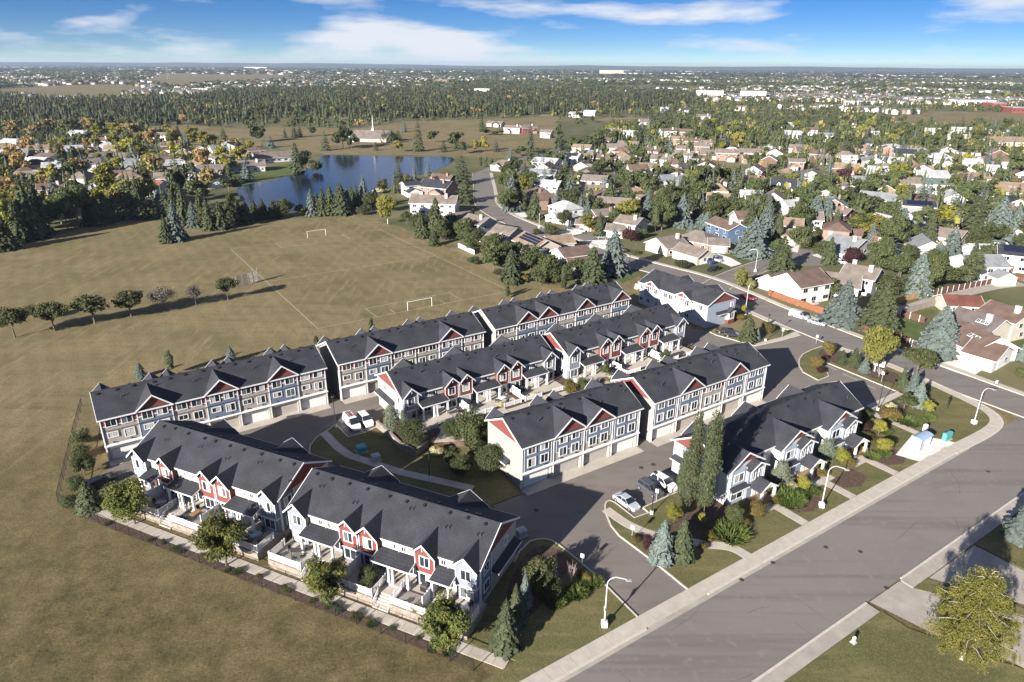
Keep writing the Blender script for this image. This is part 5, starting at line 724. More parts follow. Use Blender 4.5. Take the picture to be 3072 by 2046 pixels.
# --- small end row by the side street
x, y, th, L, W, he, hr = BLD['F']; random.seed(14)
F_ = thing('townhouse_row', 'short grey-blue townhouse row at the street end with red gable end', 'townhouses', (x, y, 0), R(th))
shell(F_, L, W, he, hr, 'offwhite')
for uc in (5.2, 16.6):
    gable(F_, uc, 3.3, -.45, he, hr, W, wallm='redsid', hed=he-.25, face_in=.5, pitch=.52, z0=he-.3)
    part(F_, 'bay_wall', 'lblue', lambda mb: mb.box(uc-2.9, uc+2.9, .06, .449, 2.9, he-.4)); part(F_, 'wall_trim', 'white_trim', lambda mb: (mb.box(uc-2.95, uc+2.95, -.02, .058, he-1.15, he-1.0), mb.box(uc-.08, uc+.08, -.02, .055, 2.9, he+.8), mb.box(uc-2.98, uc-2.8, -.02, .058, 2.9, he-.4), mb.box(uc+2.8, uc+2.98, -.02, .058, 2.9, he-.4)))
    part(F_, 'siding_panel', 'redsid', lambda mb: mb.box(uc-2.8, uc+2.8, .035, .0585, he-1.0, he-.3))
    for s in (-1, 1): window(F_, uc+s*1.45, .0, he-1.1, 1.3, 1.4); window(F_, uc+s*1.45, .42, 1.6, 1.3, 1.1)
for u in (1.2, 10, 11.9, 22.2): window(F_, u, .42, he-1.3, 1.2, 1.2); window(F_, u, .42, 1.6, 1.2, 1.0)
part(F_, 'wall_trim', 'white_trim', lambda mb: mb.box(.3, L-.3, .40, .449, 2.75, 2.9))
part(F_, 'siding_panel', 'lblue', lambda mb: (mb.box(L-.299, L-.25, .46, W-.46, 0, he-.1))); part(F_, 'siding_panel', 'lblue', lambda mb: mb.box(L-3.6, L-.3, .40, .4495, 2.9, he-.1))
end_details(F_, L, W, he, hr, 1, wins=False)
o = window(F_, L-.22, 9.6, he-1.3, .9, 1.0, math.pi/2)
part(F_, 'bay_wall', 'redsid', lambda mb: mb.box(L-.3, L+.75, 7.6, 10.0, .2, 1.2)); part(F_, 'bay_wall', 'offwhite', lambda mb: mb.prism([(7.6, 1.2), (10.0, 1.2), (10.0, 3.3), (8.8, 4.1), (7.6, 3.3)], 'x', L-.3, L+.7))
def br(mb):
    for s in (-1, 1):
        top = [(L+1.1, 8.8, 4.35), (L-.3, 8.8, 4.35), (L-.3, 8.8+s*1.5, 3.35), (L+1.1, 8.8+s*1.5, 3.35)]; bot = [(p, q, r-.15) for p, q, r in top]
        mb.add(top+bot, [(0,1,2,3),(7,6,5,4),(0,3,7,4),(1,0,4,5),(2,1,5,6),(3,2,6,7)])
part(F_, 'gable_roof', 'shingle', br); window(F_, L+.73, 8.8, 2.3, 1.6, 1.3, math.pi/2)
for i in range(2): gable(F_, L*(.3+.42*i), 3.0, -.2, he, hr, W, flip=True, wallm='redsid', z0=3, pitch=.62)
vents(F_, L, W, he, hr, 6, 4)
# ------------------------------------------------------------------ garden terraces
def toW(key, u, v):
    x, y, th = BLD[key][:3]; c, s = math.cos(R(th)), math.sin(R(th)); return (x+c*u-s*v, y+s*u+c*v)
def block_wall(root, a, b, z0, z1, th=.35):
    A, B = Vector(a), Vector(b); L = (B-A).length; d = (B-A)/L
    o = place('retaining_wall', None, root, (A.x, A.y, 0), math.atan2(d.y, d.x)); mb = MB(); rows = max(2, int((z1-z0)/.26)); hh = (z1-z0-.1)/rows
    for r_ in range(rows):
        u = -.0 if r_ % 2 == 0 else -.3
        while u < L:
            w_ = random.uniform(.5, .8); a0, b0 = max(u, 0), min(u+w_, L); dv = random.uniform(0, .03)
            if b0-a0 > .05: mb.box(a0+.008, b0-.008, -dv, th, z0+r_*hh+.006, z0+(r_+1)*hh-.006, random.choice((0, 1)))
            u += w_
    build(mb, 'stone_blocks', [MT['stone'], MT['stone2']], o, kind='stuff'); part(o, 'wall_core', 'stone2', lambda m: m.box(.02, L-.02, .05, th-.02, z0, z1-.1))
    part(o, 'wall_cap', 'stone', lambda m: m.box(-.04, L+.04, -.06, th+.04, z1-.1, z1)); return o
def terrace(key, u0, u1, v0, label, z=1.2, sides=(True, True), inner=.4):
    x, y, th = BLD[key][:3]; c, s = math.cos(R(th)), math.sin(R(th))
    root = thing('garden_terrace', label, 'terrace', (*toW(key, u0, v0), 0), R(th)); L = u1-u0; D = inner-v0
    part(root, 'patio', 'concrete', lambda m: m.box(.3, L-.3, 1.3, D, z-.9, z+.03)); part(root, 'planting_bed', 'mulch', lambda m: m.box(.3, L-.3, .3, 1.298, z-.9, z+.01))
    block_wall(root, (0, 0), (L, 0), 0, z+.05)
    if sides[0]: block_wall(root, (.34, D*.98), (.34, .36), 0, z+.05, -.34) if False else block_wall(root, (0, D), (0, .36), 0, z+.05)
    if sides[1]: block_wall(root, (L, .36), (L, D), 0, z+.05)
    picket(root, (.12, .16), (L-.12, .16), z+.05)
    if sides[0]: picket(root, (.16, .3), (.16, D-1.9), z+.05)
    if sides[1]: picket(root, (L-.16, .3), (L-.16, D-1.9), z+.05)
    return root
def steps(key, u0, u1, v0, label, z=1.2, n=6):
    root = thing('garden_stairs', label, 'stairs', (*toW(key, u0, v0), 0), R(BLD[key][2])); L = u1-u0
    for i in range(n): part(root, 'step', 'concrete', lambda m: m.box(0, L, .3*i, .3*(i+1)+(.02 if i < n-1 else 3.2), 0, z*(i+1)/n))
    for u in (.08, L-.08):
        part(root, 'handrail', 'white', lambda m: m.beam((u, .05, 1.0), (u, 1.8, z+.95), .06, .06))
        bm = MB()
        for i in range(9): v = .1+i*.2; bm.box(u-.02, u+.02, v-.02, v+.02, v*z/1.8*.9, .95+v*(z-.05)/1.8)
        build(bm, 'balusters', MT['white'], root)
    return root
random.seed(31)
terrace('A1', 0, 10.3, -4.8, 'fenced stone-walled terrace behind the tree by the dark car', sides=(True, True)); steps('A1', 10.4, 12.6, -5.0, 'concrete garden stairs below the red bays near the dark car')
terrace('A1', 12.7, 20.4, -4.8, 'fenced terrace with brown planting between two garden trees', sides=(True, False)); terrace('A1', 20.5, 28.9, -4.8, 'fenced terrace with blue chairs at the row end gap', sides=(False, True))
terrace('A2', .1, 5.6, -4.6, 'fenced terrace with bare patio beside the gap between the rows'); steps('A2', 5.7, 8.3, -4.9, 'concrete garden stairs behind the yellowing garden tree')
terrace('A2', 8.4, 16.7, -4.7, 'fenced terrace with a young green tree and a privacy screen'); steps('A2', 16.8, 19.1, -4.9, 'wide concrete garden stairs beside the pale flower bed')
terrace('A2', 19.2, 24.6, -4.7, 'fenced terrace edged with pale flowers and a barbecue'); terrace('A2', 25.2, 29.9, -4.7, 'corner terrace with potted plants beside the entrance lawn')
def screen(key, u, v0, v1, z, label):
    r = thing('privacy_screen', label, 'screen', (*toW(key, u, v0), z), R(BLD[key][2])+math.pi/2); L = v1-v0
    n = int(L/1.2)+1; w_ = L/n; pm = MB().box(.03, w_-.03, -.03, .03, .08, 1.75).mesh('panel', MT['white']); pp = MB().box(-.06, .06, -.06, .06, 0, 1.9).mesh('post', MT['white'])
    for i in range(n): place('panel', pm, r, (i*w_, 0, 0))
    for i in range(n+1): place('post', pp, r, (i*w_, 0, 0))
for key, us in (('A1', (6.0, 17.6, 23.3)), ('A2', (11.8, 23.3)), ('C1', (12.0, 23.6)), ('C2', (12.0, 23.6))):
    for i, u in enumerate(us): screen(key, u, -3.6, -.2, 1.22, {'A1': ['white privacy screen behind the leafy tree next to the dark car', 'white privacy screen in the middle of the terraces near the dark car', 'white privacy screen by the barbecue of the dark-car row'], 'A2': ['white privacy screen beside the young green terrace tree', 'white privacy screen between the barbecue terrace and the corner terrace'], 'C1': ['white privacy screen in the court behind the big leafy tree', 'white privacy screen in the court row end away from the vans'], 'C2': ['white privacy screen in the far court beside the narrow gap', 'white privacy screen in the far court toward the black cars']}[key][i])
def court_yard(key, u0, u1, label):
    r = thing('court_patio', label, 'patio', (*toW(key, u0, -5.2), 1.2), R(BLD[key][2])); L = u1-u0
    part(r, 'patio', 'concrete', lambda m: m.box(.2, L-.2, 1.0, 5.5, .005, .06)); part(r, 'planting_bed', 'mulch', lambda m: m.box(.1, L-.1, .12, .99, .005, .10))
    g = 1.4; picket(r, (0, 0), (L/2-g, 0), 0, .95, solid=False); picket(r, (L/2+g, 0), (L, 0), 0, .95); picket(r, (0, .1), (0, 3.4), 0, .95)
    part(r, 'walk', 'concrete', lambda m: m.box(L/2-g+.1, L/2+g-.1, -2.4, .99, .006, .065)); return r
for key, nm in (('C1', 'white vans'), ('C2', 'black cars')):
    for i in range(3): court_yard(key, .6+i*11.6, 11.2+i*11.6, ['fenced court patio at the planted end of the %s row', 'fenced middle court patio of the %s row', 'fenced court patio at the paved end of the %s row'][i] % nm)
# court path and retaining wall
rw = thing('retaining_wall', 'tan stone retaining wall curving round the court bank', 'wall', (0, 0, 0))
for a, b in zip(GR['retwall'][:-1], GR['retwall'][1:]): block_wall(rw, a, b, .1, 1.45)
ribbon('court_path', smoothl([toW('C1', 6, -6.6), toW('C1', 16, -7.2), toW('C1', 34, -6.4), toW('C2', 10, -6.6), toW('C2', 33, -6.4)], 1), -.9, .9, 1.24, 'concrete', thick=.04)
sheet('court_plaza', [toW('C1', 1.5, -9.5), toW('C1', 9, -13), toW('C1', 13, -9), toW('C1', 12, -6), toW('C1', 5, -6)], 1.23, 'concrete', thick=.03)
for ln, z in (([(-34.0, 108.3), (-30.2, 103.2), (-27.5, 100.5)], .14), ([(-27.5, 100.5), (-18, 95.5), (-6, 91)], .14)): ribbon('walk', ln, -.8, .8, z, 'concrete', thick=.03)
# path slabs along the garden rows
ua = np.arange(-33.5, 36, 1.5); slabs('garden_path', [(toW('A2', u, -5.12), toW('A2', u, -6.6)) for u in ua], z=.075, th=.08)
sheet('path_bed', [toW('A2', -33, -6.64), toW('A2', 30, -6.64), toW('A2', 30, -7.9), toW('A2', -33, -8.0)], .03, 'mulch')
# chain-link fence
cl = [(-83.4, 118), (-78.3, 106.9), (-72.9, 95.6), (-68.7, 86.8), (-63.2, 83.6), (-56.3, 80.1), (-26.7, 66.6), (-18.3, 62.8), (-12.0, 59.9), (-4, 56.2)]
rt_ = thing('chain_link_fence', 'black chain-link fence between the townhouses and the dry field', 'fence', (0, 0, 0)); pts = resample(cl, 2.6)
pm = MB().cyl((0, 0), .055, 0, 1.7, 6).mesh('post', MT['black_metal'])
for p in pts: place('post', pm, rt_, (p[0], p[1], 0))
mb = MB(); mr = MB()
for a, b in zip(pts[:-1], pts[1:]):
    mr.beam((*a, 1.6), (*b, 1.6), .06, .06); A, B = Vector((*a, 0)), Vector((*b, 0)); n = 11
    for i in range(-6, n):
        for sg in (0, 1):
            t0, t1 = i/n, (i+6)/n
            if sg: t0, t1 = t1, t0
            z0, z1 = .05, 1.55
            lo, hi = min(t0, t1), max(t0, t1)
            if lo < 0 or hi > 1: continue
            mb.beam(A.lerp(B, t0)+Vector((0, 0, z0)), A.lerp(B, t1)+Vector((0, 0, z1)), .013, .013)
build(mb, 'wire_mesh', MT['black_metal'], rt_, kind='stuff'); build(mr, 'top_rail', MT['black_metal'], rt_)
# board fences of the neighbourhood
def board_fence(line, h, m, label, bw=.3, posts=None, gap=.02):
    r = thing('board_fence', label, 'fence', (line[0][0], line[0][1], 0)); n = 0; me = MB().box(-bw/2+gap/2, bw/2-gap/2, -.02, .02, .06, h).mesh('board', MT[m]); pm = MB().box(-.07, .07, -.07, .07, 0, h+.08).mesh('post', MT[posts or m])
    x0, y0 = line[0]; big = []
    for a, b in zip(line[:-1], line[1:]):
        A, B = Vector(a), Vector(b); L = (B-A).length; d = (B-A)/L; an = math.atan2(d.y, d.x); k = int(L/bw)
        for i in range(k):
            p = A+d*(i+.5)*bw
            if n < 300: place('board', me, r, (p.x-x0, p.y-y0, random.uniform(-.02, .02)), an); n += 1
        for i in range(int(L/2.6)+1): p = A+d*i*2.6; place('post', pm, r, (p.x-x0, p.y-y0, 0), an)
        part(r, 'rail', m, lambda q: q.beam((A.x-x0, A.y-y0, .4), (B.x-x0, B.y-y0, .4), .05, .09)); part(r, 'rail', m, lambda q: q.beam((A.x-x0, A.y-y0, h-.3), (B.x-x0, B.y-y0, h-.3), .05, .09))
    return r
for ln, h, m, lab, po in FENCES: board_fence(ln, h, m, lab, .35, po)
# ------------------------------------------------------------------ vehicles
def loft(st, zb, mb):
    """st: (x, half width, z mid, z top)"""
    n = len(st); vs = []
    for x, w_, zm, zt in st: vs += [(x, -w_*.93, zb), (x, -w_, zm), (x, -w_*.93, zt), (x, w_*.93, zt), (x, w_, zm), (x, w_*.93, zb)]
    fs = [(i*6+j, i*6+(j+1) % 6, (i+1)*6+(j+1) % 6, (i+1)*6+j) for i in range(n-1) for j in range(6)] + [tuple(range(6)), tuple((n-1)*6+j for j in reversed(range(6)))]
    mb.add(vs, fs); return mb
tyre_mb = MB(); tyre_mb.tube([(0, -.11, 0), (0, .11, 0)], .34, 16); TYRE = tyre_mb.mesh('tyre', MT['rubber']); rim_mb = MB(); rim_mb.tube([(0, -.118, 0), (0, .118, 0)], .22, 10); RIM = rim_mb.mesh('rim', MT['rim'])
CARP = dict(sedan=(4.6, .90, [(-2.3,.72,.5,.72),(-2.2,.84,.6,.88),(-1.3,.9,.62,.95),(.75,.9,.62,.92),(1.65,.86,.58,.82),(2.2,.74,.5,.66),(2.3,.6,.45,.55)], (-1.75,1.1,-.95,.3), .93, 1.42),
  suv=(4.7, .95, [(-2.35,.8,.6,.95),(-2.25,.9,.7,1.05),(-1.2,.95,.72,1.08),(.9,.95,.72,1.04),(1.75,.9,.68,.98),(2.25,.8,.6,.8),(2.35,.66,.55,.65)], (-2.2,1.2,-1.85,.35), 1.05, 1.66),
  van=(5.2, .98, [(-2.6,.92,.7,1.2),(-2.5,.98,.8,1.25),(0,.98,.8,1.25),(1.3,.98,.8,1.15),(2.1,.92,.72,1.0),(2.5,.8,.6,.8),(2.6,.7,.55,.65)], (-2.5,1.75,-2.42,.7), 1.2, 1.95),
  pickup=(5.6, .98, [(-2.8,.9,.7,1.05),(-2.7,.98,.8,1.1),(-.9,.98,.8,1.1),(1.1,.98,.8,1.12),(2.1,.95,.75,1.08),(2.65,.88,.65,.95),(2.8,.75,.6,.75)], (-.9,1.45,-.6,.7), 1.08, 1.78))
def car(kind, m, x, y, ang, label, extra=None):
    Lc, hw, st, (cb0, cb1, ct0, ct1), zb, zt = CARP[kind]; r = thing('parked_car' if kind != 'van' else 'parked_van', label, 'van' if kind == 'van' else ('truck' if kind == 'pickup' else 'car'), (x, y, .02), R(ang))
    bm = loft(st, .22, MB()); me = bm.mesh('body', MT[m]); fixn(me); place('body', me, r)
    a, b = hw*.88, hw*.74
    g = MB().add([(cb0, -a, zb-.05), (cb1, -a, zb-.05), (cb1, a, zb-.05), (cb0, a, zb-.05), (ct0, -b, zt-.05), (ct1, -b, zt-.05), (ct1, b, zt-.05), (ct0, b, zt-.05)], [(4,5,6,7),(0,1,5,4),(1,2,6,5),(2,3,7,6),(3,0,4,7)])
    if kind == 'van':
        build(MB().add([(cb0, -a, zb-.05), (.5, -a, zb-.05), (.5, a, zb-.05), (cb0, a, zb-.05), (ct0, -b-.06, zt-.03), (.5, -b-.06, zt-.03), (.5, b+.06, zt-.03), (ct0, b+.06, zt-.03)], [(4,5,6,7),(0,1,5,4),(1,2,6,5),(2,3,7,6),(3,0,4,7)]), 'cargo_box', MT[m], r)
    build(g, 'cabin_glass', MT['glass_dark'], r); build(MB().add([(ct0-.06, -b-.02, zt-.05), (ct1+.05, -b-.02, zt-.05), (ct1+.05, b+.02, zt-.05), (ct0-.06, b+.02, zt-.05), (ct0+.05, -b+.1, zt+.02), (ct1-.1, -b+.1, zt+.02), (ct1-.1, b-.1, zt+.02), (ct0+.05, b-.1, zt+.02)], [(3,2,1,0),(4,5,6,7),(0,1,5,4),(1,2,6,5),(2,3,7,6),(3,0,4,7)]), 'roof', MT[m], r)
    for s in (-1, 1):
        for p0, p1, q0, q1 in ((cb0, cb0+.12, ct0-.02, ct0+.1), (cb1-.12, cb1, ct1-.08, ct1+.03), ((cb0+cb1)/2-.05, (cb0+cb1)/2+.06, (ct0+ct1)/2-.05, (ct0+ct1)/2+.06)):
            build(MB().add([(p0, s*(a+.006), zb-.05), (p1, s*(a+.006), zb-.05), (q1, s*(b+.006), zt-.05), (q0, s*(b+.006), zt-.05)], [(0, 1, 2, 3)]), 'pillar', MT[m], r)
        for xx in (-Lc*.31, Lc*.31): wo_ = place('wheel', TYRE, r, (xx, s*(hw-.1), .33)); place('rim', RIM, wo_)
        build(MB().box(Lc/2-.28, Lc/2-.06, s*hw*.62-.16, s*hw*.62+.16, .55, .70), 'headlight', MT['headl'], r); build(MB().box(-Lc/2-.01, -Lc/2+.14, s*hw*.72-.12, s*hw*.72+.12, .62, .82), 'tail_light', MT['tail'], r)
        build(MB().box(.62, .80, s*(hw+.1)-.08, s*(hw+.1)+.08, zb-.05, zb+.08), 'mirror', MT[m], r)
    build(MB().box(-Lc/2+.05, -Lc/2+.06, -.25, .25, .45, .57), 'plate', MT['white'], r)
    if kind == 'pickup': build(MB().box(-2.62, -1.0, -.78, .78, 1.085, 1.115), 'bed', MT['rubber'], r)
    if extra == 'rack': build(MB().box(-2.0, .3, -.6, -.55, zt, zt+.1).box(-2.0, .3, .55, .6, zt, zt+.1).box(-1.8, -1.75, -.7, .7, zt+.08, zt+.14).box(-.2, -.15, -.7, .7, zt+.08, zt+.14).box(-1.9, .2, -.35, -.05, zt+.14, zt+.2), 'roof_rack', MT['cedar'], r)
    return r
for a in CARS: car(*a)
# travel trailer
tr = thing('travel_trailer', 'white travel trailer parked beside the crescent house', 'trailer', (17.2, 289.5, 0), R(30))
build(MB().prism([(-3.2, .6), (-3.2, 2.7), (-2.9, 2.95), (2.6, 2.95), (3.2, 2.2), (3.2, .9), (2.9, .6)], 'y', -1.15, 1.15), 'body', MT['white'], tr)
for u in (-2, .2, 1.8): build(MB().box(u-.4, u+.4, -1.17, -1.151, 1.6, 2.2), 'window', MT['glass_dark'], tr)
for u in (-.6, .2):
    for s in (-1, 1): place('wheel', TYRE, tr, (u, s*1.0, .33))
# ------------------------------------------------------------------ street lamps and posts
def street_lamp(x, y, h, ang, label, sign=False):
    r = thing('street_lamp', label, 'street lamp', (x, y, 0), R(ang)); build(MB().box(-.35, .35, -.35, .35, 0, .85), 'base_block', MT['white_conc'], r)
    arm = [(0, 0, .8), (0, 0, h*.5), (0, 0, h*.86)] + [(1.1*(1-math.cos(q)), 0, h*.86+1.1*math.sin(q)*.95) for q in np.linspace(.25, 1.45, 6)] + [(2.2, 0, h*.86+.72)]
    build(MB().tube(arm, [.1, .085, .075]+[.06]*7, 8), 'pole', MT['metal_white'], r); build(MB().box(2.1, 2.75, -.14, .14, h*.86+.50, h*.86+.68), 'lamp_head', MT['galv'], r)
    if sign:
        build(MB().prism([(0, 2.3), (.42, 2.72), (0, 3.14), (-.42, 2.72)], 'x', -.14, -.11), 'warning_sign', MT['white'], r)
    return r
for a in LAMPS: street_lamp(*a)
def post_lamp(x, y, h, label, block=False):
    r = thing('post_lamp', label, 'lamp post', (x, y, 0)); build(MB().cyl((0, 0), .28, 0, .6, 12), 'base', MT['white_conc'], r); build(MB().tube([(0, 0, .5), (0, 0, h-.3)], [.08, .06], 8), 'pole', MT['black_metal'], r)
    build(MB().tube([(0, 0, h-.35), (0, 0, h-.1), (0, 0, h)], [.1, .34, .3], 10), 'lantern', MT['black_metal'], r); return r
for a in POSTS: post_lamp(*a)
def sign(x, y, h, ang, m, label, w_=.5, hh=.65, txt=None):
    r = thing('sign_post', label, 'sign', (x, y, .1), R(ang)); build(MB().box(-.04, .04, -.03, .03, 0, h), 'post', MT['galv'], r); build(MB().box(-w_/2, w_/2, -.055, -.031, h-hh, h), 'plate', MT[m], r)
    if txt:
        cu = bpy.data.curves.new('lettering', 'FONT'); cu.body = txt; cu.size = hh*.36; cu.align_x = 'CENTER'; cu.align_y = 'CENTER'; cu.extrude = .002; cu.materials.append(MT['white'])
        o = place('lettering', cu, r, (0, -.06, h-hh/2), rot=(math.pi/2, 0, 0))
for a in SIGNS: sign(*a)
# ------------------------------------------------------------------ small street furniture
sh = thing('bus_shelter', 'glass bus shelter with blue barrel roof on a concrete pad', 'bus shelter', (71.6, 104.2, .12), R(33.6))
for u in (-1.7, 1.7):
    for v in (-.7, .7): build(MB().box(u-.05, u+.05, v-.05, v+.05, 0, 2.35), 'post', MT['white'], sh)
gm = bpy.data.materials.new('clear_glass'); gm.use_nodes = True; t = gm.node_tree; b = t.nodes['Principled BSDF']; b.inputs['Base Color'].default_value = (.55, .68, .72, 1); b.inputs['Roughness'].default_value = .05; b.inputs['Alpha'].default_value = .28; MT['clear_glass'] = gm
for (a0, a1, b0, b1) in ((-1.65, -.05, .69, .71), (.05, 1.65, .69, .71), (-1.71, -1.69, -.65, .65), (1.69, 1.71, -.65, .65), (-1.65, -.6, -.71, -.69)): build(MB().box(a0, a1, b0, b1, .25, 2.2), 'glass_pane', MT['clear_glass'], sh)
mat('shelter_roof', (.28, .38, .50), .25, .05)
build(MB().prism([(-.95, 2.35)]+[(.95*math.cos(q)*-1, 2.38+.42*math.sin(q)) for q in np.linspace(0.05, 3.09, 9)]+[(.95, 2.35)], 'x', -1.95, 1.95), 'roof', MT['shelter_roof'], sh); build(MB().box(-1.2, 1.2, .3, .62, .42, .48).box(-1.0, -.94, .4, .5, 0, .42).box(.94, 1.0, .4, .5, 0, .42), 'bench', MT['galv'], sh); build(MB().box(.55, 1.25, .60, .67, .9, 2.0), 'poster', MT['sign_blue'], sh)
sheet('shelter_pad', [(66.3, 102.0), (69.3, 99.9), (79.2, 106.3), (77.0, 107.6), (73.0, 109.0)], .135, 'white_conc', thick=.1)
def ubox(x, y, ang, sx, sy, sz, m, name, label, cat='utility box', z=.1):
    r = thing(name, label, cat, (x, y, z), R(ang)); build(MB().box(-sx/2-.15, sx/2+.15, -sy/2-.15, sy/2+.15, 0, .12), 'pad', MT['concrete'], r); build(MB().prism([(-sy/2, .12), (sy/2, .12), (sy/2, sz), (0, sz+.06), (-sy/2, sz-.05)], 'x', -sx/2, sx/2), 'cabinet', MT[m], r); build(MB().box(-.012, .012, -sy/2-.02, -sy/2-.001, .2, sz-.15), 'door_seam', MT['dark_steel'], r); return r
ubox(78.2, 107.3, 30, 2.0, .7, 1.5, 'teal', 'utility_box', 'teal utility cabinet beside the bus shelter'); ubox(75.6, 109.8, 33, .6, .6, 1.7, 'white', 'white_cabinet', 'slim white cabinet on the lawn behind the bus shelter')
ubox(-25.8, 101.9, 33, 1.6, 1.4, 1.1, 'teal', 'transformer_box', 'teal transformer box on the shaded island lawn'); ubox(-22.8, 99.2, 33, 1.3, 1.3, 1.0, 'grey_box', 'transformer_box', 'grey transformer box on the shaded island lawn'); ubox(1.5, 79.6, 33, 1.4, 1.2, 1.0, 'grey_box', 'transformer_box', 'shaded transformer box beside the entrance drive'); ubox(38, 196, 30, 2.4, 1.1, 1.5, 'white_conc', 'utility_box', 'pale utility box beside the short street-end row')
ubox(39.9, 60.5, 33, .3, .3, .8, 'white', 'marker_post', 'short white marker post on the lawn across the wide street', 'post', .1); ubox(102.8, 131.1, 33, .35, .35, .8, 'white', 'hydrant', 'pale hydrant on the lawn before the brown-roofed house', 'hydrant', .0)
nb = thing('notice_board', 'black notice board on two posts on the corner lawn', 'sign', (85.9, 120.1, .12), R(60))
for u in (-.75, .75): build(MB().box(u-.06, u+.06, -.06, .06, 0, 2.2), 'post', MT['black_metal'], nb)
build(MB().box(-.7, .7, -.05, .05, .8, 2.0), 'board', MT['black_metal'], nb)
ms = thing('entrance_sign', 'low white stone sign wall in the planted strip by the side street', 'sign', (81.8, 140.2, .12), R(-43)); build(MB().box(-1.7, 1.7, -.25, .25, 0, 1.3), 'sign_wall', MT['white_conc'], ms); build(MB().box(-1.8, 1.8, -.32, .32, 1.3, 1.42), 'cap', MT['stone'], ms); build(MB().box(-1.4, 1.4, -.27, -.251, .3, 1.1), 'plaque', MT['grey_box'], ms)
# soccer goals and ball-field backstop
def goal(x, y, ang, label):
    r = thing('soccer_goal', label, 'soccer goal', (x, y, 0), R(ang))
    for u in (-3.66, 3.66): build(MB().cyl((u, 0), .07, 0, 2.44, 8), 'post', MT['white'], r)
    build(MB().tube([(-3.72, 0, 2.44), (3.72, 0, 2.44)], .07, 8), 'crossbar', MT['white'], r)
goal(-25.3, 176.9, 33.6, 'white soccer goal at the goal line behind the townhouses'); goal(-75.8, 259.8, 36, 'white soccer goal at the pond end of the field')
bk = thing('backstop', 'silver wire ball-field backstop beside the row of field trees', 'backstop', (-79.6, 197.4, 0)); bp = [(-2.4, -2.9), (0, 0), (1.6, 3.6)]; bt = MB(); wm = MB()
for (x, y), hh in zip(((-2.4, -2.9), (-1.2, -1.45), (0, 0), (.8, 1.8), (1.6, 3.6)), (3.6, 3.6, 3.6, 4.4, 4.4)): build(MB().cyl((x, y), .06, 0, hh, 6), 'post', MT['galv'], bk)
for a, b in zip(bp[:-1], bp[1:]):
    for z in (.1, 1.8, 3.55): bt.beam((*a, z), (*b, z), .05, .05)
    for i in range(26): q = Vector(a).lerp(Vector(b), i/25); wm.beam((q.x, q.y, .1), (q.x, q.y, 3.55), .03, .03)
    for i in range(16): z = .1+i*.22; wm.beam((*a, z), (*b, z), .03, .03)
build(bt, 'rail', MT['galv'], bk); build(wm, 'wire_mesh', MT['galv'], bk, kind='stuff')
# garden kiosk in the court
ks = thing('garden_kiosk', 'dark timber kiosk with tilted roofs in the court', 'pergola', (*toW('C1', 13.5, -12.5), .15), R(33.6))
for u in (-1.3, 1.3):
    for v in (-1.2, 1.2): build(MB().box(u-.12, u+.12, v-.12, v+.12, 0, 3.0), 'post', MT['wood'], ks)
for s in (-1, 1): build(MB().add([(-1.6, 0, 3.7), (1.6, 0, 3.7), (1.6, s*1.9, 2.8), (-1.6, s*1.9, 2.8), (-1.6, 0, 3.6), (1.6, 0, 3.6), (1.6, s*1.9, 2.7), (-1.6, s*1.9, 2.7)], [(0,1,2,3),(7,6,5,4),(2,3,7,6),(0,3,7,4),(1,2,6,5)]), 'roof', MT['shingle'], ks)
build(MB().box(-.5, .5, -.35, .35, 0, 2.2), 'letterbox_block', MT['grey_box'], ks)
# patio furniture
chm = MB(); chm.box(-.25, .25, -.25, .25, .40, .45); 
def patio_set(x, y, z, ang, top, label, n=3, um=None):
    r = thing('patio_table', label, 'table', (x, y, z), R(ang)); build(MB().box(-.75, .75, -.45, .45, .68, .73), 'tabletop', MT[top], r)
    lg = MB().box(-.03, .03, -.03, .03, 0, .68).mesh('leg', MT['black_metal'])
    for u in (-.68, .68):
        for v in (-.38, .38): place('leg', lg, r, (u, v, 0))
    for i in range(n):
        a = R(ang)+i*2.1+.5; cx, cy = x+math.cos(a)*1.25, y+math.sin(a)*1.25
        c = thing('patio_chair', 'dark chair at the '+label.replace('patio table', 'table'), 'chair', (cx, cy, z), a+math.pi/2, 'chairs at the '+label)
        build(MB().box(-.25, .25, -.25, .25, .38, .44), 'seat', MT['dark_steel'], c); build(MB().box(-.25, .25, -.27, -.22, .44, .95), 'backrest', MT['dark_steel'], c)
        for u in (-.22, .22):
            for v in (-.22, .22): build(MB().box(u-.025, u+.025, v-.025, v+.025, 0, .38), 'leg', MT['black_metal'], c)
patio_set(*toW('A1', 8.4, -2.6), 1.25, 10, 'lblue', 'pale blue patio table on the terrace by the dark car'); patio_set(*toW('A1', 26.5, -2.4), 1.25, 40, 'lblue', 'blue patio table on the terrace at the row end gap'); patio_set(*toW('A2', 3.0, -2.2), 1.25, 0, 'dark_steel', 'dark patio table on the bare terrace'); patio_set(*toW('A2', 28, -2.2), 1.25, 20, 'white', 'white patio table on the corner terrace'); patio_set(*toW('A1', 15, -2.4), 1.25, 70, 'wood', 'wooden patio table beside the brown planting'); patio_set(*toW('C1', 9.5, -2.8), 1.28, 20, 'dark_steel', 'dark patio table in the court by the white vans'); patio_set(*toW('C1', 20, -2.8), 1.28, 50, 'white', 'white patio table in the middle court'); patio_set(*toW('C2', 9.5, -2.8), 1.28, 0, 'dark_steel', 'dark patio table in the far court')
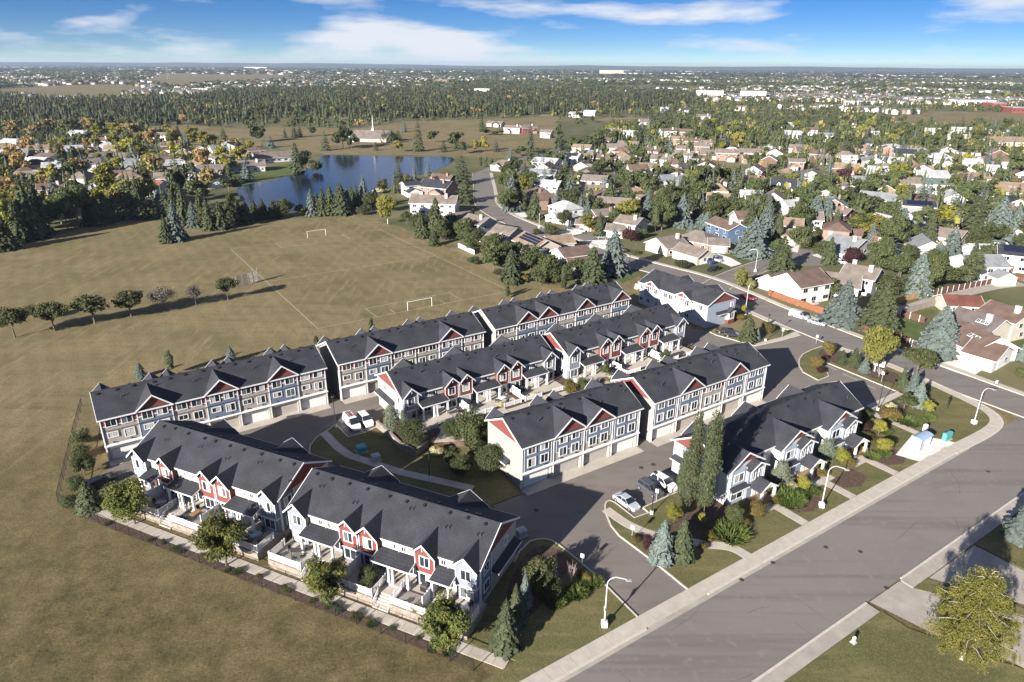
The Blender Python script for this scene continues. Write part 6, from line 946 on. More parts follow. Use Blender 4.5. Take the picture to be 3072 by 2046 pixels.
def bbq(x, y, z, ang, label):
    r = thing('barbecue', label, 'barbecue', (x, y, z), R(ang)); build(MB().box(-.5, .5, -.3, .3, .1, .8), 'cabinet', MT['black_metal'], r); build(MB().prism([(-.32, .8), (.32, .8), (.3, 1.0), (.1, 1.15), (-.25, 1.1)], 'x', -.42, .42), 'hood', MT['dark_steel'], r); build(MB().box(.5, .85, -.25, .25, .75, .79), 'side_shelf', MT['galv'], r)
bbq(*toW('A2', 22, -1.0), 1.25, -24, 'black barbecue on the flower-edged terrace'); bbq(*toW('A1', 21.6, -1.4), 1.25, -24, 'black barbecue beside the privacy screen of the dark-car row'); bbq(*toW('C1', 25.4, -1.5), 1.28, 33, 'black barbecue in the court by the white vans'); bbq(*toW('C2', 13.5, -1.6), 1.28, 33, 'black barbecue in the far court')
# walks from the street to the porches
for key, uu in (('E', 6.8), ('E', 18.9), ('E', 31.1)):
    a = Vector(toW(key, uu, -4.35)); b = a + Vector((.553, -.833))*50; n0 = a.x*.553-a.y*.833; t0 = a.x*.833+a.y*.553
    slabs('porch_walk', [(Kf(t0-.8, n), Kf(t0+.8, n)) for n in np.arange(n0, -45.05, 1.5)] + [(Kf(t0-.8, -45.05), Kf(t0+.8, -45.05))], z=.15, th=.05)
    sheet('porch_pad', [Kf(t0-3.6, n0-.1), Kf(t0+2.6, n0-.1), Kf(t0+2.6, n0+1.5), Kf(t0-3.6, n0+1.5)], .145, 'concrete', thick=.05)
    sheet('planting_bed', [Kf(t0+1.2, n0+1.7), Kf(t0+7.5, n0+1.2), Kf(t0+7.5, n0+4.2), Kf(t0+4, n0+5.2), Kf(t0+1.2, n0+4.0)], .132, 'mulch', thick=.02)
sheet('planting_bed', smoothl([(20, 77.5), (26, 76.5), (30, 80.5), (36, 86), (33, 89), (27, 86), (22, 82), (20, 77.5)], 2), .134, 'mulch', thick=.02)
sheet('planting_bed', smoothl([(7.5, 72), (9.6, 71.8), (6, 78), (1.5, 76), (-2, 62), (2, 63), (7.5, 72)], 2), .134, 'mulch', thick=.02)
sheet('planting_bed', smoothl([(69, 116.5), (75.5, 116), (79.5, 122), (81, 127.5), (78.6, 127), (73, 119.4), (69, 116.5)], 2), .134, 'mulch', thick=.02)
sheet('planting_bed', [(73.2, 149.5), (76.5, 147.8), (80.5, 142), (83.5, 137), (85.5, 131.5), (80.5, 130.5), (77.2, 134), (76, 138), (73, 141), (71, 146)], .134, 'mulch', thick=.02)
ribbon('entrance_walk', smoothl(GR['walkE'], 2), -.8, .8, .15, 'concrete', thick=.04)
for a, b in GR['walks2']: ribbon('corner_walk', [a, b], -.75, .75, .15, 'concrete', thick=.04)
# neighbourhood driveways
for q in GR['drives']: sheet('driveway', q, .05, 'white_conc', thick=.03)
for q in GR['yards']: sheet('lawn', q, .04, 'green_lawn', thick=.03)
# ------------------------------------------------------------------ trees
def np_mesh(name, V, F, mats, mi=None):
    me = bpy.data.meshes.new(name); V = np.asarray(V, np.float32); F = np.asarray(F, np.int32); k = F.shape[1]
    me.vertices.add(len(V)); me.vertices.foreach_set('co', V.ravel()); me.loops.add(F.size); me.loops.foreach_set('vertex_index', F.ravel())
    me.polygons.add(len(F)); me.polygons.foreach_set('loop_start', np.arange(0, F.size, k, dtype=np.int32)); me.polygons.foreach_set('loop_total', np.full(len(F), k, np.int32))
    for mm in (mats if isinstance(mats, list) else [mats]): me.materials.append(mm)
    if mi is not None: me.polygons.foreach_set('material_index', np.asarray(mi, np.int32))
    me.update(calc_edges=True); return me
def leaf_quads(rng, P, size, up=.35, out=None, jit=.4, zs=1.0):
    """a small bent quad per point, facing mostly outwards"""
    n = len(P); N = rng.normal(size=(n, 3)); 
    if out is not None: N = N*.75 + out*1.1
    N[:, 2] += up; N /= np.linalg.norm(N, axis=1)[:, None] + 1e-9
    T = np.cross(N, rng.normal(size=(n, 3))); T /= np.linalg.norm(T, axis=1)[:, None] + 1e-9; B = np.cross(N, T)
    s = size * (1 + rng.uniform(-jit, jit, n))[:, None]; a = s*rng.uniform(.55, .9, n)[:, None]
    T = T*[1, 1, zs]; B = B*[1, 1, zs]
    V = np.stack([P - T*s*.5, P - B*a*.5, P + T*s*.5, P + B*a*.5], 1).reshape(-1, 3)
    F = np.arange(4*n).reshape(n, 4); return V, F
def crown_pts(rng, n, clumps, shape, cs=.2, top=1.0, bot=.22, hollow=.35):
    """clumped points in a crown; unit tree: width 1, height 1"""
    C = []
    while len(C) < clumps:
        p = rng.uniform(-1, 1, 3); r = np.linalg.norm(p)
        if r > 1 or r < hollow: continue
        C.append(p)
    C = np.array(C); zmid = (top+bot)/2; zh = (top-bot)/2
    if shape == 'round': C = C * [.5-cs*.5, .5-cs*.5, zh*.82]
    elif shape == 'col':
        C[:, :2] *= (.42*(1-np.clip(C[:, 2:], -1, 1)*.35)); C[:, 2] *= zh*.93
    elif shape == 'flat': C = C * [.5-cs*.4, .5-cs*.4, zh*.7]
    elif shape == 'cone': C[:, :2] *= (.46*(.62-.5*C[:, 2:])); C[:, 2] *= zh*.9
    C[:, 2] += zmid
    w = rng.uniform(.6, 1.3, clumps); idx = rng.choice(clumps, n, p=w/w.sum()); d = rng.normal(size=(n, 3)); d /= np.linalg.norm(d, axis=1)[:, None]
    rad = cs*(.55+.6*rng.uniform(0, 1, n)**.5) * w[idx]
    P = C[idx] + d*rad[:, None]*np.array([1, 1, zh*1.15 if shape != 'col' else .26]); P[:, 2] = np.clip(P[:, 2], bot*.55, top*1.02)
    return P, d, C
def limb_mesh(rng, C, top, r0, n=9, bot=.0):
    mb = MB(); j = lambda s: rng.uniform(-s, s)
    mb.tube([(0, 0, -.01), (j(.01), j(.01), top*.25), (j(.02), j(.02), top*.5), (j(.03), j(.03), top*.82)], [r0, r0*.75, r0*.55, r0*.2], 7)
    for i in rng.choice(len(C), min(n, len(C)), replace=False):
        c = C[i]; z0 = max(.16, min(top*.6, c[2]*.5)); a = np.array([0, 0, z0]); m = a*.5 + c*.5 + [0, 0, -.03]
        mb.tube([tuple(a), tuple(m), tuple(c)], [r0*.4, r0*.26, r0*.08], 5)
    return mb
PROTO = {}
def proto_decid(kind, seed, n, size, clumps, shape='round', cs=.2, bot=.22, r0=.03, bark='bark', leaf=None, up=.35, zs=1.0):
    rng = np.random.default_rng(seed); P, d, C = crown_pts(rng, n, clumps, shape, cs, 1.0, bot)
    V, F = leaf_quads(rng, P, size, up, d, zs=zs); k = len(P)//6; Pi = P[:k].copy(); zc_ = P[:, 2].mean(); Pi[:, :2] *= .72; Pi[:, 2] = zc_+(Pi[:, 2]-zc_)*.78; V2, F2 = leaf_quads(rng, Pi, size*2.4, up, d[:k], zs=zs)
    V = np.vstack([V, V2]); F = np.vstack([F, F2+4*len(P)]); me = np_mesh('crown', V, F, MT['leaf_'+(leaf or kind)])
    tr = limb_mesh(rng, C, 1.0 if shape != 'flat' else .8, r0).mesh('trunk', MT[bark]); return me, tr
def proto_spruce(kind, seed, levels, per, rich=2):
    rng = np.random.default_rng(seed); V = []; F = []
    for i in range(levels):
        t = (i+rng.uniform(0, .6))/levels; z0 = .06+.93*t; R0 = .5*(1-t)**.72*(1-.35*max(0, .12-t)/.12)*rng.uniform(.86, 1.08)+.014
        m = max(5, int(per*(1-t*.5))); a0 = rng.uniform(0, 6.28)
        for k in range(m):
            a = a0+6.283*k/m+rng.uniform(-.2, .2); l = R0*rng.uniform(.7, 1.12); dr = rng.uniform(.28, .5)*l*.6; dx, dy = math.cos(a), math.sin(a)
            wd = l*.21*rng.uniform(.8, 1.25)+.014
            for s in range(rich):
                q0 = .3+.7*s/rich; q1 = q0+.75/rich+.12; w0 = wd*(1-s/rich*.45); zz0 = z0-dr*q0**1.4+rng.uniform(-.008, .01); zz1 = z0-dr*q1**1.4+rng.uniform(-.012, .008)
                tw = rng.uniform(-.35, .35); px, py, pz = -dy*w0, dx*w0, w0*tw*.5; b = len(V); qm = (q0+q1)/2; j = rng.uniform(-.012, .012, 3)
                V += [(dx*l*q0+j[0], dy*l*q0+j[1], zz0+.012), (dx*l*qm+px, dy*l*qm+py, (zz0+zz1)/2-.022+pz), (dx*l*q1+j[1], dy*l*q1+j[2], zz1), (dx*l*qm-px, dy*l*qm-py, (zz0+zz1)/2-.022-pz)]; F.append((b, b+1, b+2, b+3))
                if rich > 2:
                    b = len(V); h_ = rng.uniform(.02, .045); V += [(dx*l*q0-px*.4, dy*l*q0-py*.4, zz0), (dx*l*q1+px*.3, dy*l*q1+py*.3, zz1), (dx*l*(q1-.05), dy*l*(q1-.05), zz1-h_), (dx*l*q0, dy*l*q0, zz0-h_*1.2)]; F.append((b, b+1, b+2, b+3))
    b = len(V); V += [(-.014, 0, .95), (.014, 0, .95), (.003, 0, 1.03), (-.003, 0, 1.03)]; F.append((b, b+1, b+2, b+3))
    me = np_mesh('crown', V, F, MT['leaf_'+kind]); mb = MB(); mb.tube([(0, 0, -.01), (0, 0, .5), (0, 0, .97)], [.018, .012, .003], 7)
    return me, mb.mesh('trunk', MT['bark'])
def blades(kind, seed, n):
    rng = np.random.default_rng(seed); r = np.sqrt(rng.uniform(0, 1, n))*.42; a = rng.uniform(0, 6.283, n); P = np.stack([r*np.cos(a), r*np.sin(a), np.zeros(n)], 1)
    D = np.stack([np.cos(a)*(.1+r*.35), np.sin(a)*(.1+r*.35), (1-r*1.1)*rng.uniform(.6, 1, n)], 1) + rng.normal(size=(n, 3))*[.06, .06, .05]
    S = np.cross(D, rng.normal(size=(n, 3))); S /= np.linalg.norm(S, axis=1)[:, None]; S *= .028
    V = np.stack([P-S, P+S, P+D*.6+S*.8, P+D], 1).reshape(-1, 3); return np_mesh('foliage', V, np.arange(4*n).reshape(n, 4), MT['leaf_'+kind]), None
def twigs(seed, leafy=0, kind='R'):
    rng = np.random.default_rng(seed); mb = MB()
    mb.tube([(0, 0, 0), (0, 0, .35)], [.025, .018], 6)
    tips = []
    for i in range(16):
        a = rng.uniform(0, 6.28); l = rng.uniform(.25, .5); z = rng.uniform(.25, .5); m = (math.cos(a)*l*.5, math.sin(a)*l*.5, z+.22); t = (math.cos(a)*l, math.sin(a)*l, min(1, z+rng.uniform(.35, .6)))
        mb.tube([(0, 0, z-.08), m, t], [.012, .008, .003], 4); tips.append(t)
        for q in range(3):
            b = rng.uniform(0, 6.28); mb.tube([m, (m[0]+math.cos(b)*.13, m[1]+math.sin(b)*.13, m[2]+.16)], [.006, .002], 3)
    tr = mb.mesh('trunk', MT['birch_bark'])
    P = np.array(tips)[rng.integers(0, 16, leafy or 60)] * rng.uniform(.5, 1, (leafy or 60, 1)) + rng.normal(size=(leafy or 60, 3))*.06
    V, F = leaf_quads(rng, P, .05 if leafy else .02); return np_mesh('crown', V, F, MT['leaf_'+kind]), tr
def mk(kind, near, var):
    k = (kind, near, var)
    if k in PROTO: return PROTO[k]
    s = sum(ord(c) for c in kind)*31+near*7+var*101
    N = (9500, 3600, 900)[near]; sz = (.038, .06, .115)[near]
    if kind in 'SG': p = proto_spruce(kind, s, (30, 22, 14)[near], (15, 12, 9)[near], (5, 3, 2)[near])
    elif kind == 'C': p = proto_decid(kind, s, int(N*1.7), sz*2.0, (70, 34, 16)[near], 'col', .27, .05, .03, up=.1, zs=.2)
    elif kind in ('D', 'O', 'Y', 'A'): p = proto_decid(kind, s, N, sz*.92, (30, 22, 12)[near], 'round', (.15, .18, .2)[var], .16 if kind != 'A' else .2, .026)
    elif kind == 'V': p = proto_decid(kind, s, N, sz, (44, 30, 14)[near], 'round', .17, .2, .026, 'birch_bark')
    elif kind in ('F', 'M'): p = proto_decid(kind, s, int(N*(.75 if kind == 'F' else .55)), sz*(1 if kind == 'F' else .7), 34, 'flat', .19, .34, .03)
    elif kind in ('P', 'B', 'Z', 'H'): p = proto_decid(kind, s, int(N*.8), sz*1.15, (30, 22, 10)[near], 'round', .24, .03, .02)
    elif kind == 'N': p = proto_decid(kind, s, N, sz*.8, (40, 26, 14)[near], 'cone', .22, .0, .02, up=.6)
    elif kind == 'W': p = proto_decid(kind, s, N, sz, 34, 'round', .17, .10, .03, up=-.2)
    elif kind == 'J': p = blades(kind, s, 700)
    elif kind == 'X': p = twigs(s, 0, 'M')
    elif kind == 'R': p = twigs(s, 260, 'R')
    PROTO[k] = p; return p
KN = dict(S=('blue_spruce', 'blue-grey spruce', 'tree'), G=('spruce', 'dark green spruce', 'tree'), D=('leafy_tree', 'green leafy tree', 'tree'), Y=('yellow_tree', 'yellow-leaved tree', 'tree'), O=('amber_tree', 'amber-brown autumn tree', 'tree'), C=('columnar_poplar', 'narrow columnar poplar', 'tree'), P=('burgundy_shrub', 'burgundy-leaved shrub', 'shrub'), W=('willow', 'pale weeping willow', 'tree'), B=('shrub', 'dense green shrub', 'shrub'), N=('juniper', 'grey-green upright juniper', 'shrub'), J=('ground_juniper', 'low bright green spreading juniper', 'shrub'), Z=('amber_shrub', 'amber autumn shrub', 'shrub'), H=('flowering_shrub', 'cream flowering shrub', 'shrub'), F=('field_tree', 'spreading olive-green field tree', 'tree'), M=('grey_tree', 'sparse greyish field tree', 'tree'), A=('garden_tree', 'green garden tree turning gold', 'tree'), V=('birch', 'yellow-green birch', 'tree'), X=('bare_shrub', 'leafless pale-twigged shrub', 'shrub'), R=('orange_sapling', 'nearly bare sapling with orange leaves', 'tree'))
LM = [(-58, 80, 'beside the path near the fence corner'), (-38, 74, 'along the garden path by the fenced terraces'), (-10, 61, 'at the end of the garden path by the entrance lawn'), (3, 66, 'in the dark bed beside the entrance drive'), (8, 75, 'by the curb of the entrance drive'), (22, 76, 'in the bed with the blue sign at the entrance'), (28, 85, 'in the poplar clump at the street-side row end'), (38, 88, 'by the first porch walk of the street-side row'), (50, 95, 'by the middle porch walk of the street-side row'), (61, 102, 'by the last porch walk of the street-side row'), (74, 115, 'on the corner bed behind the bus shelter'), (68, 120, 'at the end of the street-side row by the lamp post'), (80, 138, 'in the planted strip along the side street'), (70, 142, 'on the parking island with burgundy shrubs'), (62, 156, 'on the lawn by the two black cars'), (-72, 98, 'in the strip between fence and first garage row'), (-70, 115, 'behind the back row at the field edge'), (-30, 140, 'behind the back row facing the goal'), (10, 165, 'behind the back row near the soccer line'), (-20, 104, 'on the court bank by the white vans'), (-8, 95, 'in the shaded court beside the blue garage row'), (5, 105, 'in the garden court by the kiosk'), (28, 128, 'in the court between the garden rows'), (90, 172, 'along the orange fence of the corner house'), (75, 205, 'on the corner lot across from the street-end row'), (-95, 150, 'in the row across the playing field'), (-10, 215, 'in the back yards along the field edge'), (-30, 260, 'in the back yards by the far goal line'), (10, 300, 'around the bend of the crescent'), (-75, 300, 'on the near pond shore'), (-150, 280, 'in the belt between field and pond houses'), (-190, 250, 'in the dark belt at the field end'), (-100, 430, 'on the grassy pond point'), (-60, 540, 'on the far pond shore by the church'), (20, 540, 'on the open park beyond the pond'), (-230, 480, 'among the golden trees by the pond houses'), (-330, 560, 'among houses before the dark ravine'), (-280, 380, 'among houses across from the field belt'), (60, 260, 'beside the crescent houses'), (110, 260, 'around the cul-de-sac'), (150, 230, 'behind the solar-roofed houses'), (120, 190, 'by the gravel lane fences'), (105, 140, 'beside the brown-roofed corner house'), (60, 380, 'in the yards beyond the crescent'), (150, 330, 'in the yards beyond the cul-de-sac'), (250, 380, 'near the long tan-roofed building'), (130, 480, 'by the grass strip behind the brick houses'), (56, 58, 'on the front lawn across the wide street')]
def where(x, y): return min(LM, key=lambda l: ((l[0]-x)**2+(l[1]-y)**2)/(max(l[1], 60)**2))[2]
TREEREC = []
def put_tree(kind, x, y, h, w, rng, z=0.0, where_=None):
    dist = math.hypot(x, y); near = 0 if dist < 125 else (1 if dist < 330 else 2)
    var = rng.randrange(3); crown, trunk = mk(kind, near, var); nm, ph, cat = KN[kind]
    sz = 'tall ' if h > 13 else ('small ' if (h < 3.5 and cat == 'tree') or h < 1 else '')
    lab = f'{sz}{ph} {where_ or where(x, y)}'; TREEREC.append((x, y, ph)); rz = rng.uniform(0, 6.28); sc = (w, w, h)
    if near == 2 or trunk is None:
        if near == 2 and trunk is not None:
            k = ('one', kind, var)
            if k not in PROTO:
                V = np.empty(len(crown.vertices)*3, np.float32); crown.vertices.foreach_get('co', V); V = V.reshape(-1, 3)
                F = np.array([p.vertices[:] for p in crown.polygons]); tb = MB().tube([(0, 0, -.01), (0, 0, .5)], [.022, .014], 4, cap=False)
                V2 = np.array(tb.v); F2 = np.array(tb.f)+len(V); PROTO[k] = np_mesh(nm, np.vstack([V, V2]), np.vstack([F, F2]), [crown.materials[0], trunk.materials[0]], [0]*len(F)+[1]*len(F2))
            return place(nm, PROTO[k], None, (x, y, z-.02), rz, sc, lab, cat, f'{ph}s {where_ or where(x, y)}')
        return place(nm, crown, None, (x, y, z-.02), rz, sc, lab, cat, f'{ph}s {where_ or where(x, y)}')
    t = thing(nm, lab, cat, (x, y, z-.02), rz, f'{ph}s {where_ or where(x, y)}'); t.scale = sc
    place('trunk', trunk, t); place('crown', crown, t); return t
rt = random.Random(77)
def inpoly(x, y, P):
    c = False; j = len(P)-1
    for i in range(len(P)):
        if (P[i][1] > y) != (P[j][1] > y) and x < (P[j][0]-P[i][0])*(y-P[i][1])/(P[j][1]-P[i][1])+P[i][0]: c = not c
        j = i
    return c
for kind, x, y, h, w in TREES:
    z = 1.2 if inpoly(x, y, GR['garden']) else (.12 if (inpoly(x, y, GR['lawnE']) or inpoly(x, y, GR['lawnA']) or inpoly(x, y, GR['island'])) else 0)
    put_tree(kind, x, y, h*(1.10 if kind in 'SG' else 1.04), w*(1.22 if kind in 'SG' else (.86 if kind == 'C' else 1.06)), rt, z)
# the big weeping birch on the lawn across the road, built at full detail
rng = np.random.default_rng(4); VV = []; br = MB(); br.tube([(0, 0, -.1), (.1, .05, 3), (-.1, .2, 7), (.1, .1, 12.6)], [.26, .2, .13, .03], 9)
for i in range(64):
    z = 2.6+10.6*(i/64)**.9; a = i*2.399+rng.uniform(-.3, .3); l = (4.9*(1-((z-4.6)/9.6)**2*.95) if z > 4.6 else 4.6)*rng.uniform(.75, 1.1); l = max(l, .7)
    d = np.array([math.cos(a), math.sin(a)]); tip = (d[0]*l, d[1]*l, z+.5-l*.06); mid = (d[0]*l*.5, d[1]*l*.5, z+.45)
    br.tube([(0, 0, z-.3), mid, tip], [.06, .04, .012], 5)
    for s in range(int(13+l*7)):
        q = rng.uniform(.25, 1.05); c = np.array([d[0]*l*q, d[1]*l*q, z+.35-.1*q*l*.5]) + rng.normal(size=3)*[.35, .35, .18]; ln = rng.uniform(.5, 1.7); k = int(20+ln*16)
        tt = rng.uniform(0, 1, k)[:, None]; VV.append(c + np.array([d[0]*.25, d[1]*.25, -ln])*tt + rng.normal(size=(k, 3))*[.10, .10, .06])
P = np.vstack(VV); V, F = leaf_quads(rng, P, .15, .1)
t = thing('weeping_birch', 'big shaggy yellow-green weeping birch casting a long shadow over the driveway', 'tree', (51.0, 58.2, 0)); t.scale = (.84, .84, .92)
place('crown', np_mesh('crown', V, F, MT['leaf_V']), t); place('trunk', br.mesh('trunk', MT['birch_bark']), t)
put_tree('S', 72.6, 79.4, 7.4, 5.6, rt, 0, 'at the driveway across the wide street'); put_tree('D', 90, 72, 9, 7, rt, 0, 'across the wide street past the driveway')

# planting of the court bank and the shaded island
rb_ = random.Random(8)
for i in range(26):
    u, v = rb_.uniform(1, 24), rb_.uniform(-17.5, -9.5); x, y = toW('C1', u, v); gz = 1.2 if inpoly(x, y, GR['garden']) else .12
    if not inpoly(x, y, GR['island']) or math.hypot(u-13.5, v+12.5) < 2.6: continue
    k = rb_.choice('BBZDNJB'); h = {'D': 3.6, 'N': 2.4, 'J': .7}.get(k, 1.5)*rb_.uniform(.8, 1.2); put_tree(k, x, y, h, h*(.8 if k == 'D' else (2.0 if k == 'J' else 1.1)), rb_, gz)
for i in range(34):
    u = rb_.uniform(-32, 29); x, y = toW('A2', u, rb_.uniform(-7.7, -6.8)); put_tree(rb_.choice('JZB'), x, y, rb_.uniform(.35, .8), rb_.uniform(.6, 1.2), rb_, .03, 'in the bed along the chain-link fence')
for key, n_ in (('A1', 28.9), ('A2', 29.3)):
    for i in range(20):
        u = rb_.uniform(.6, n_-.6); x, y = toW(key, u, rb_.uniform(-4.25, -3.75))
        if any(a < u < b for a, b in (((10.2, 12.9),) if key == 'A1' else ((5.4, 8.5), (16.6, 19.3), (24.5, 25.3)))): continue
        put_tree(rb_.choice('HZBJZ'), x, y, rb_.uniform(.5, 1.0), rb_.uniform(.7, 1.1), rb_, 1.22, 'inside the white terrace fences')

# short grass tufts on the near field
rng = np.random.default_rng(12); c, s_ = math.cos(R(-24.3)), math.sin(R(-24.3))
q = np.stack([rng.uniform(-150, 12, 160000), rng.uniform(40, 170, 160000)], 1); v = -(q[:, 0]+30.25)*s_ + (q[:, 1]-77)*c; v1 = (q[:, 0]+83.4)*.9 + (q[:, 1]-118)*.42
k = ((v < -8.2) | (v1 < -1.0)) & (np.abs(q[:, 0]) < q[:, 1]*.8+6) & (rng.random(len(q)) < np.clip((150-q[:, 1])/90, 0, 1)**1.3) & (q[:, 1] < 150); q = q[k][:42000]
B3 = np.column_stack([q, np.zeros(len(q))]); h_ = rng.uniform(.02, .075, len(B3)); a_ = rng.uniform(0, 6.28, len(B3)); S_ = np.stack([np.cos(a_), np.sin(a_), a_*0], 1)*.045; U_ = np.stack([rng.normal(size=len(B3))*.03, rng.normal(size=len(B3))*.03, h_], 1)
V = np.stack([B3-S_, B3+S_, B3+S_*.6+U_, B3-S_*.6+U_], 1).reshape(-1, 3)
place('field_tufts', np_mesh('field_tufts', V, np.arange(len(V)).reshape(-1, 4), [MT['dry_grass']]), kind='stuff', label='short dry grass tufts over the near field', cat='grass')
# ------------------------------------------------------------------ houses of the neighbourhood
RF = dict(tan=(.225,.165,.115), brown=(.125,.085,.068), taupe=(.17,.142,.12), dtaupe=(.12,.10,.092), lgrey=(.34,.345,.345), sgrey=(.19,.20,.205), dark=(.035,.037,.045), navy=(.05,.055,.08), green=(.11,.135,.12), rbrown=(.14,.055,.042), red=(.25,.085,.06))
WLC = dict(white=(.58,.565,.535), cream=(.48,.43,.35), brick=(.25,.165,.125), brownw=(.14,.08,.055), grey=(.33,.325,.31), blue=(.07,.115,.19), orange=(.31,.185,.115), red=(.22,.05,.045))
for k, c in RF.items(): shingle('roof_'+k, c, .22)
for k, c in WLC.items(): mat('wall_'+k, c, .85, .07, .8)
mat('solar', (.012,.016,.035), .12, 0, spec=.6); mat('fascia', (.66,.64,.6), .6, .04)
hw_me = {}
def hwin(w, h):
    if (w, h) not in hw_me:
        mb = MB(); mb.box(-w/2-.1, w/2+.1, -.06, .05, -h/2-.1, h/2+.1, 0); mb.box(-w/2, -.04, -.075, -.05, -h/2, h/2, 1); mb.box(.04, w/2, -.075, -.05, -h/2, h/2, 1)
        hw_me[(w, h)] = mb.mesh('window', [MT['white_trim'], MT['glass_dark']])
    return hw_me[(w, h)]
RN = dict(tan='tan', brown='brown', taupe='taupe', dtaupe='dark taupe', lgrey='light grey', sgrey='slate grey', dark='charcoal', navy='navy', green='grey-green', rbrown='red-brown', red='red')
WN = dict(white='white', cream='cream', brick='brick', brownw='brown-sided', grey='grey', blue='blue', orange='orange-brick', red='red-sided')
HREC = []
SOLM = {}
def house(x, y, th, L, W, he, hr, rf, wl_, op, rng, where_=None, lod=0):
    st = 'two-storey' if he > 4.2 else 'single-storey'
    ex = ' and solar panels' if 'solar' in op else (' and dormers' if 'd' in op else (' and chimney' if 'c' in op.replace('solar', '') else ''))
    lab = f'{st} {WN[wl_]} house with {RN[rf]} roof{ex} {where_ or where(x, y)}'
    if len(lab.split()) > 16: lab = lab.replace(ex, '') if ex else lab
    if len(lab.split()) > 16: lab = lab.replace('single-storey ', '').replace('two-storey ', '')
    HREC.append((x, y, f'{WN[wl_]} {RN[rf]}-roofed house'))
    r = thing('house', lab, 'house', (x, y, 0), R(th), f'{where_ or where(x, y)} houses')
    h2, w2 = L/2, W/2; ov = .45; k = (hr-he)/(w2+ov); hip = 'h' in op; op2 = op.replace('solar', '').replace('h', '')
    wm = MT['wall_'+wl_]; rm = MT['roof_'+rf]
    mb = MB()
    if hip: mb.box(-h2, h2, -w2, w2, 0, he)
    else: mb.prism([(-w2, 0), (w2, 0), (w2, he), (0, hr-.25), (-w2, he)], 'x', -h2+.3, h2-.3)
    build(mb, 'wall', wm, r)
    mb = MB(); zt = .16; a, b = h2+.25, w2+ov; he_ = he-.05
    if hip:
        q = max(h2-w2*.9, .4)
        top = [(-a, -b, he_), (a, -b, he_), (a, b, he_), (-a, b, he_), (-q, 0, hr), (q, 0, hr)]; bot = [(p[0], p[1], p[2]-zt) for p in top]
        mb.add(top+bot, [(0,1,5,4),(1,2,5),(2,3,4,5),(3,0,4),(9,8,7,6),(0,6,7,1),(1,7,8,2),(2,8,9,3),(3,9,6,0)])
    else: mb.prism([(-b, he_-zt), (-b, he_), (0, hr), (b, he_), (b, he_-zt), (0, hr-zt)], 'x', -a, a)
    build(mb, 'roof', rm, r)
    mb = MB(); mb.box(-a, a, -b-.06, -b-.002, he_-.24, he_-.03); mb.box(-a, a, b+.002, b+.06, he_-.24, he_-.03)
    if not hip:
        for u0, u1 in ((-a-.07, -a-.002), (a+.002, a+.07)):
            for s in (-1, 1): mb.prism([(s*b, he_-.03), (s*b, he_-.26), (0, hr-.22), (0, hr+.02)], 'x', u0, u1)
    build(mb, 'fascia', MT['fascia'], r)
    rows = [1.5] if he < 4.2 else [1.4, he-1.2]
    if lod < 2:
        for z in rows:
            n = max(2, int(L/4))
            for i in range(n):
                u = -h2+L*(i+.5)/n+rng.uniform(-.4, .4); w_ = rng.choice((1.2, 1.6, 2.0))
                if 'g' in op2 and z < 2: continue
                place('window', hwin(w_, 1.1), r, (u, -w2, z))
                if lod < 1: place('window', hwin(w_, 1.1), r, (-u, w2, z), math.pi)
            for sgn in (-1, 1): place('window', hwin(1.2, 1.1), r, (sgn*(h2-(0 if hip else .3)), rng.uniform(-w2*.5, w2*.5), z), -sgn*math.pi/2 if sgn < 0 else math.pi/2)
    if 'g' in op2:
        for sgn, rz_, pos in ((1, math.pi/2, (h2-.3+.02 if not hip else h2+.02, 0)),): garage_door(r, pos[0]+.02, 0, min(4.8, W-1.6), 2.1, 'white', rz_)
        garage_door(r, 0, -w2-.02, min(4.8, L-1.2), 2.1, 'white' if rng.random() < .7 else 'beige')
    elif lod < 1:
        mb = MB().box(-.5, .5, -w2-.05, -w2-.001, .1, 2.15); build(mb, 'door', MT['fence_brown' if rng.random() < .5 else 'white'], r)
        mb = MB().box(-1.0, 1.0, -w2-1.3, -w2-.06, 0, .22); build(mb, 'step', MT['concrete'], r)
    if lod >= 1 and 'g' not in op2 and L > 9 and W < 13 and rng.random() < .75:
        wc = rng.choice((-1, 1))*h2*.42; ww = rng.uniform(2.9, 3.5); wy = -w2-rng.uniform(3, 4.5); wh = 2.7; wr = wh+rng.uniform(1.5, 2.0)
        build(MB().prism([(wc-ww, 0), (wc+ww, 0), (wc+ww, wh), (wc, wr-.2), (wc-ww, wh)], 'y', wy, -w2+.5), 'wing_wall', wm, r)
        build(MB().prism([(wc-ww-.4, wh-.25), (wc-ww-.4, wh-.1), (wc, wr), (wc+ww+.4, wh-.1), (wc+ww+.4, wh-.25), (wc, wr-.15)], 'y', wy-.35, min(0, -w2+3)), 'wing_roof', rm, r); garage_door(r, wc, wy-.02, 4.6, 2.1, 'white' if rng.random() < .6 else 'beige')
    nch = op2.count('c')
    for i in range(nch):
        u = (h2*.55 if i == 0 else -h2*.6) if not hip else h2*.3
        v = -w2*.35 if i == 0 else w2*.3
        mb = MB().box(u-.55, u+.55, v-.4, v+.4, he-.4, hr+.75, 0); mb.box(u-.62, u+.62, v-.47, v+.47, hr+.75, hr+.9, 0); build(mb, 'chimney', MT['wall_'+('brick' if wl_ in ('brick', 'orange', 'brownw') else 'white')], r)
    if lod < 1:
        for i in range(3): place('roof_vent', VENT, r, (rng.uniform(-h2*.7, h2*.7), w2*.3, hr-k*w2*.3), math.pi)
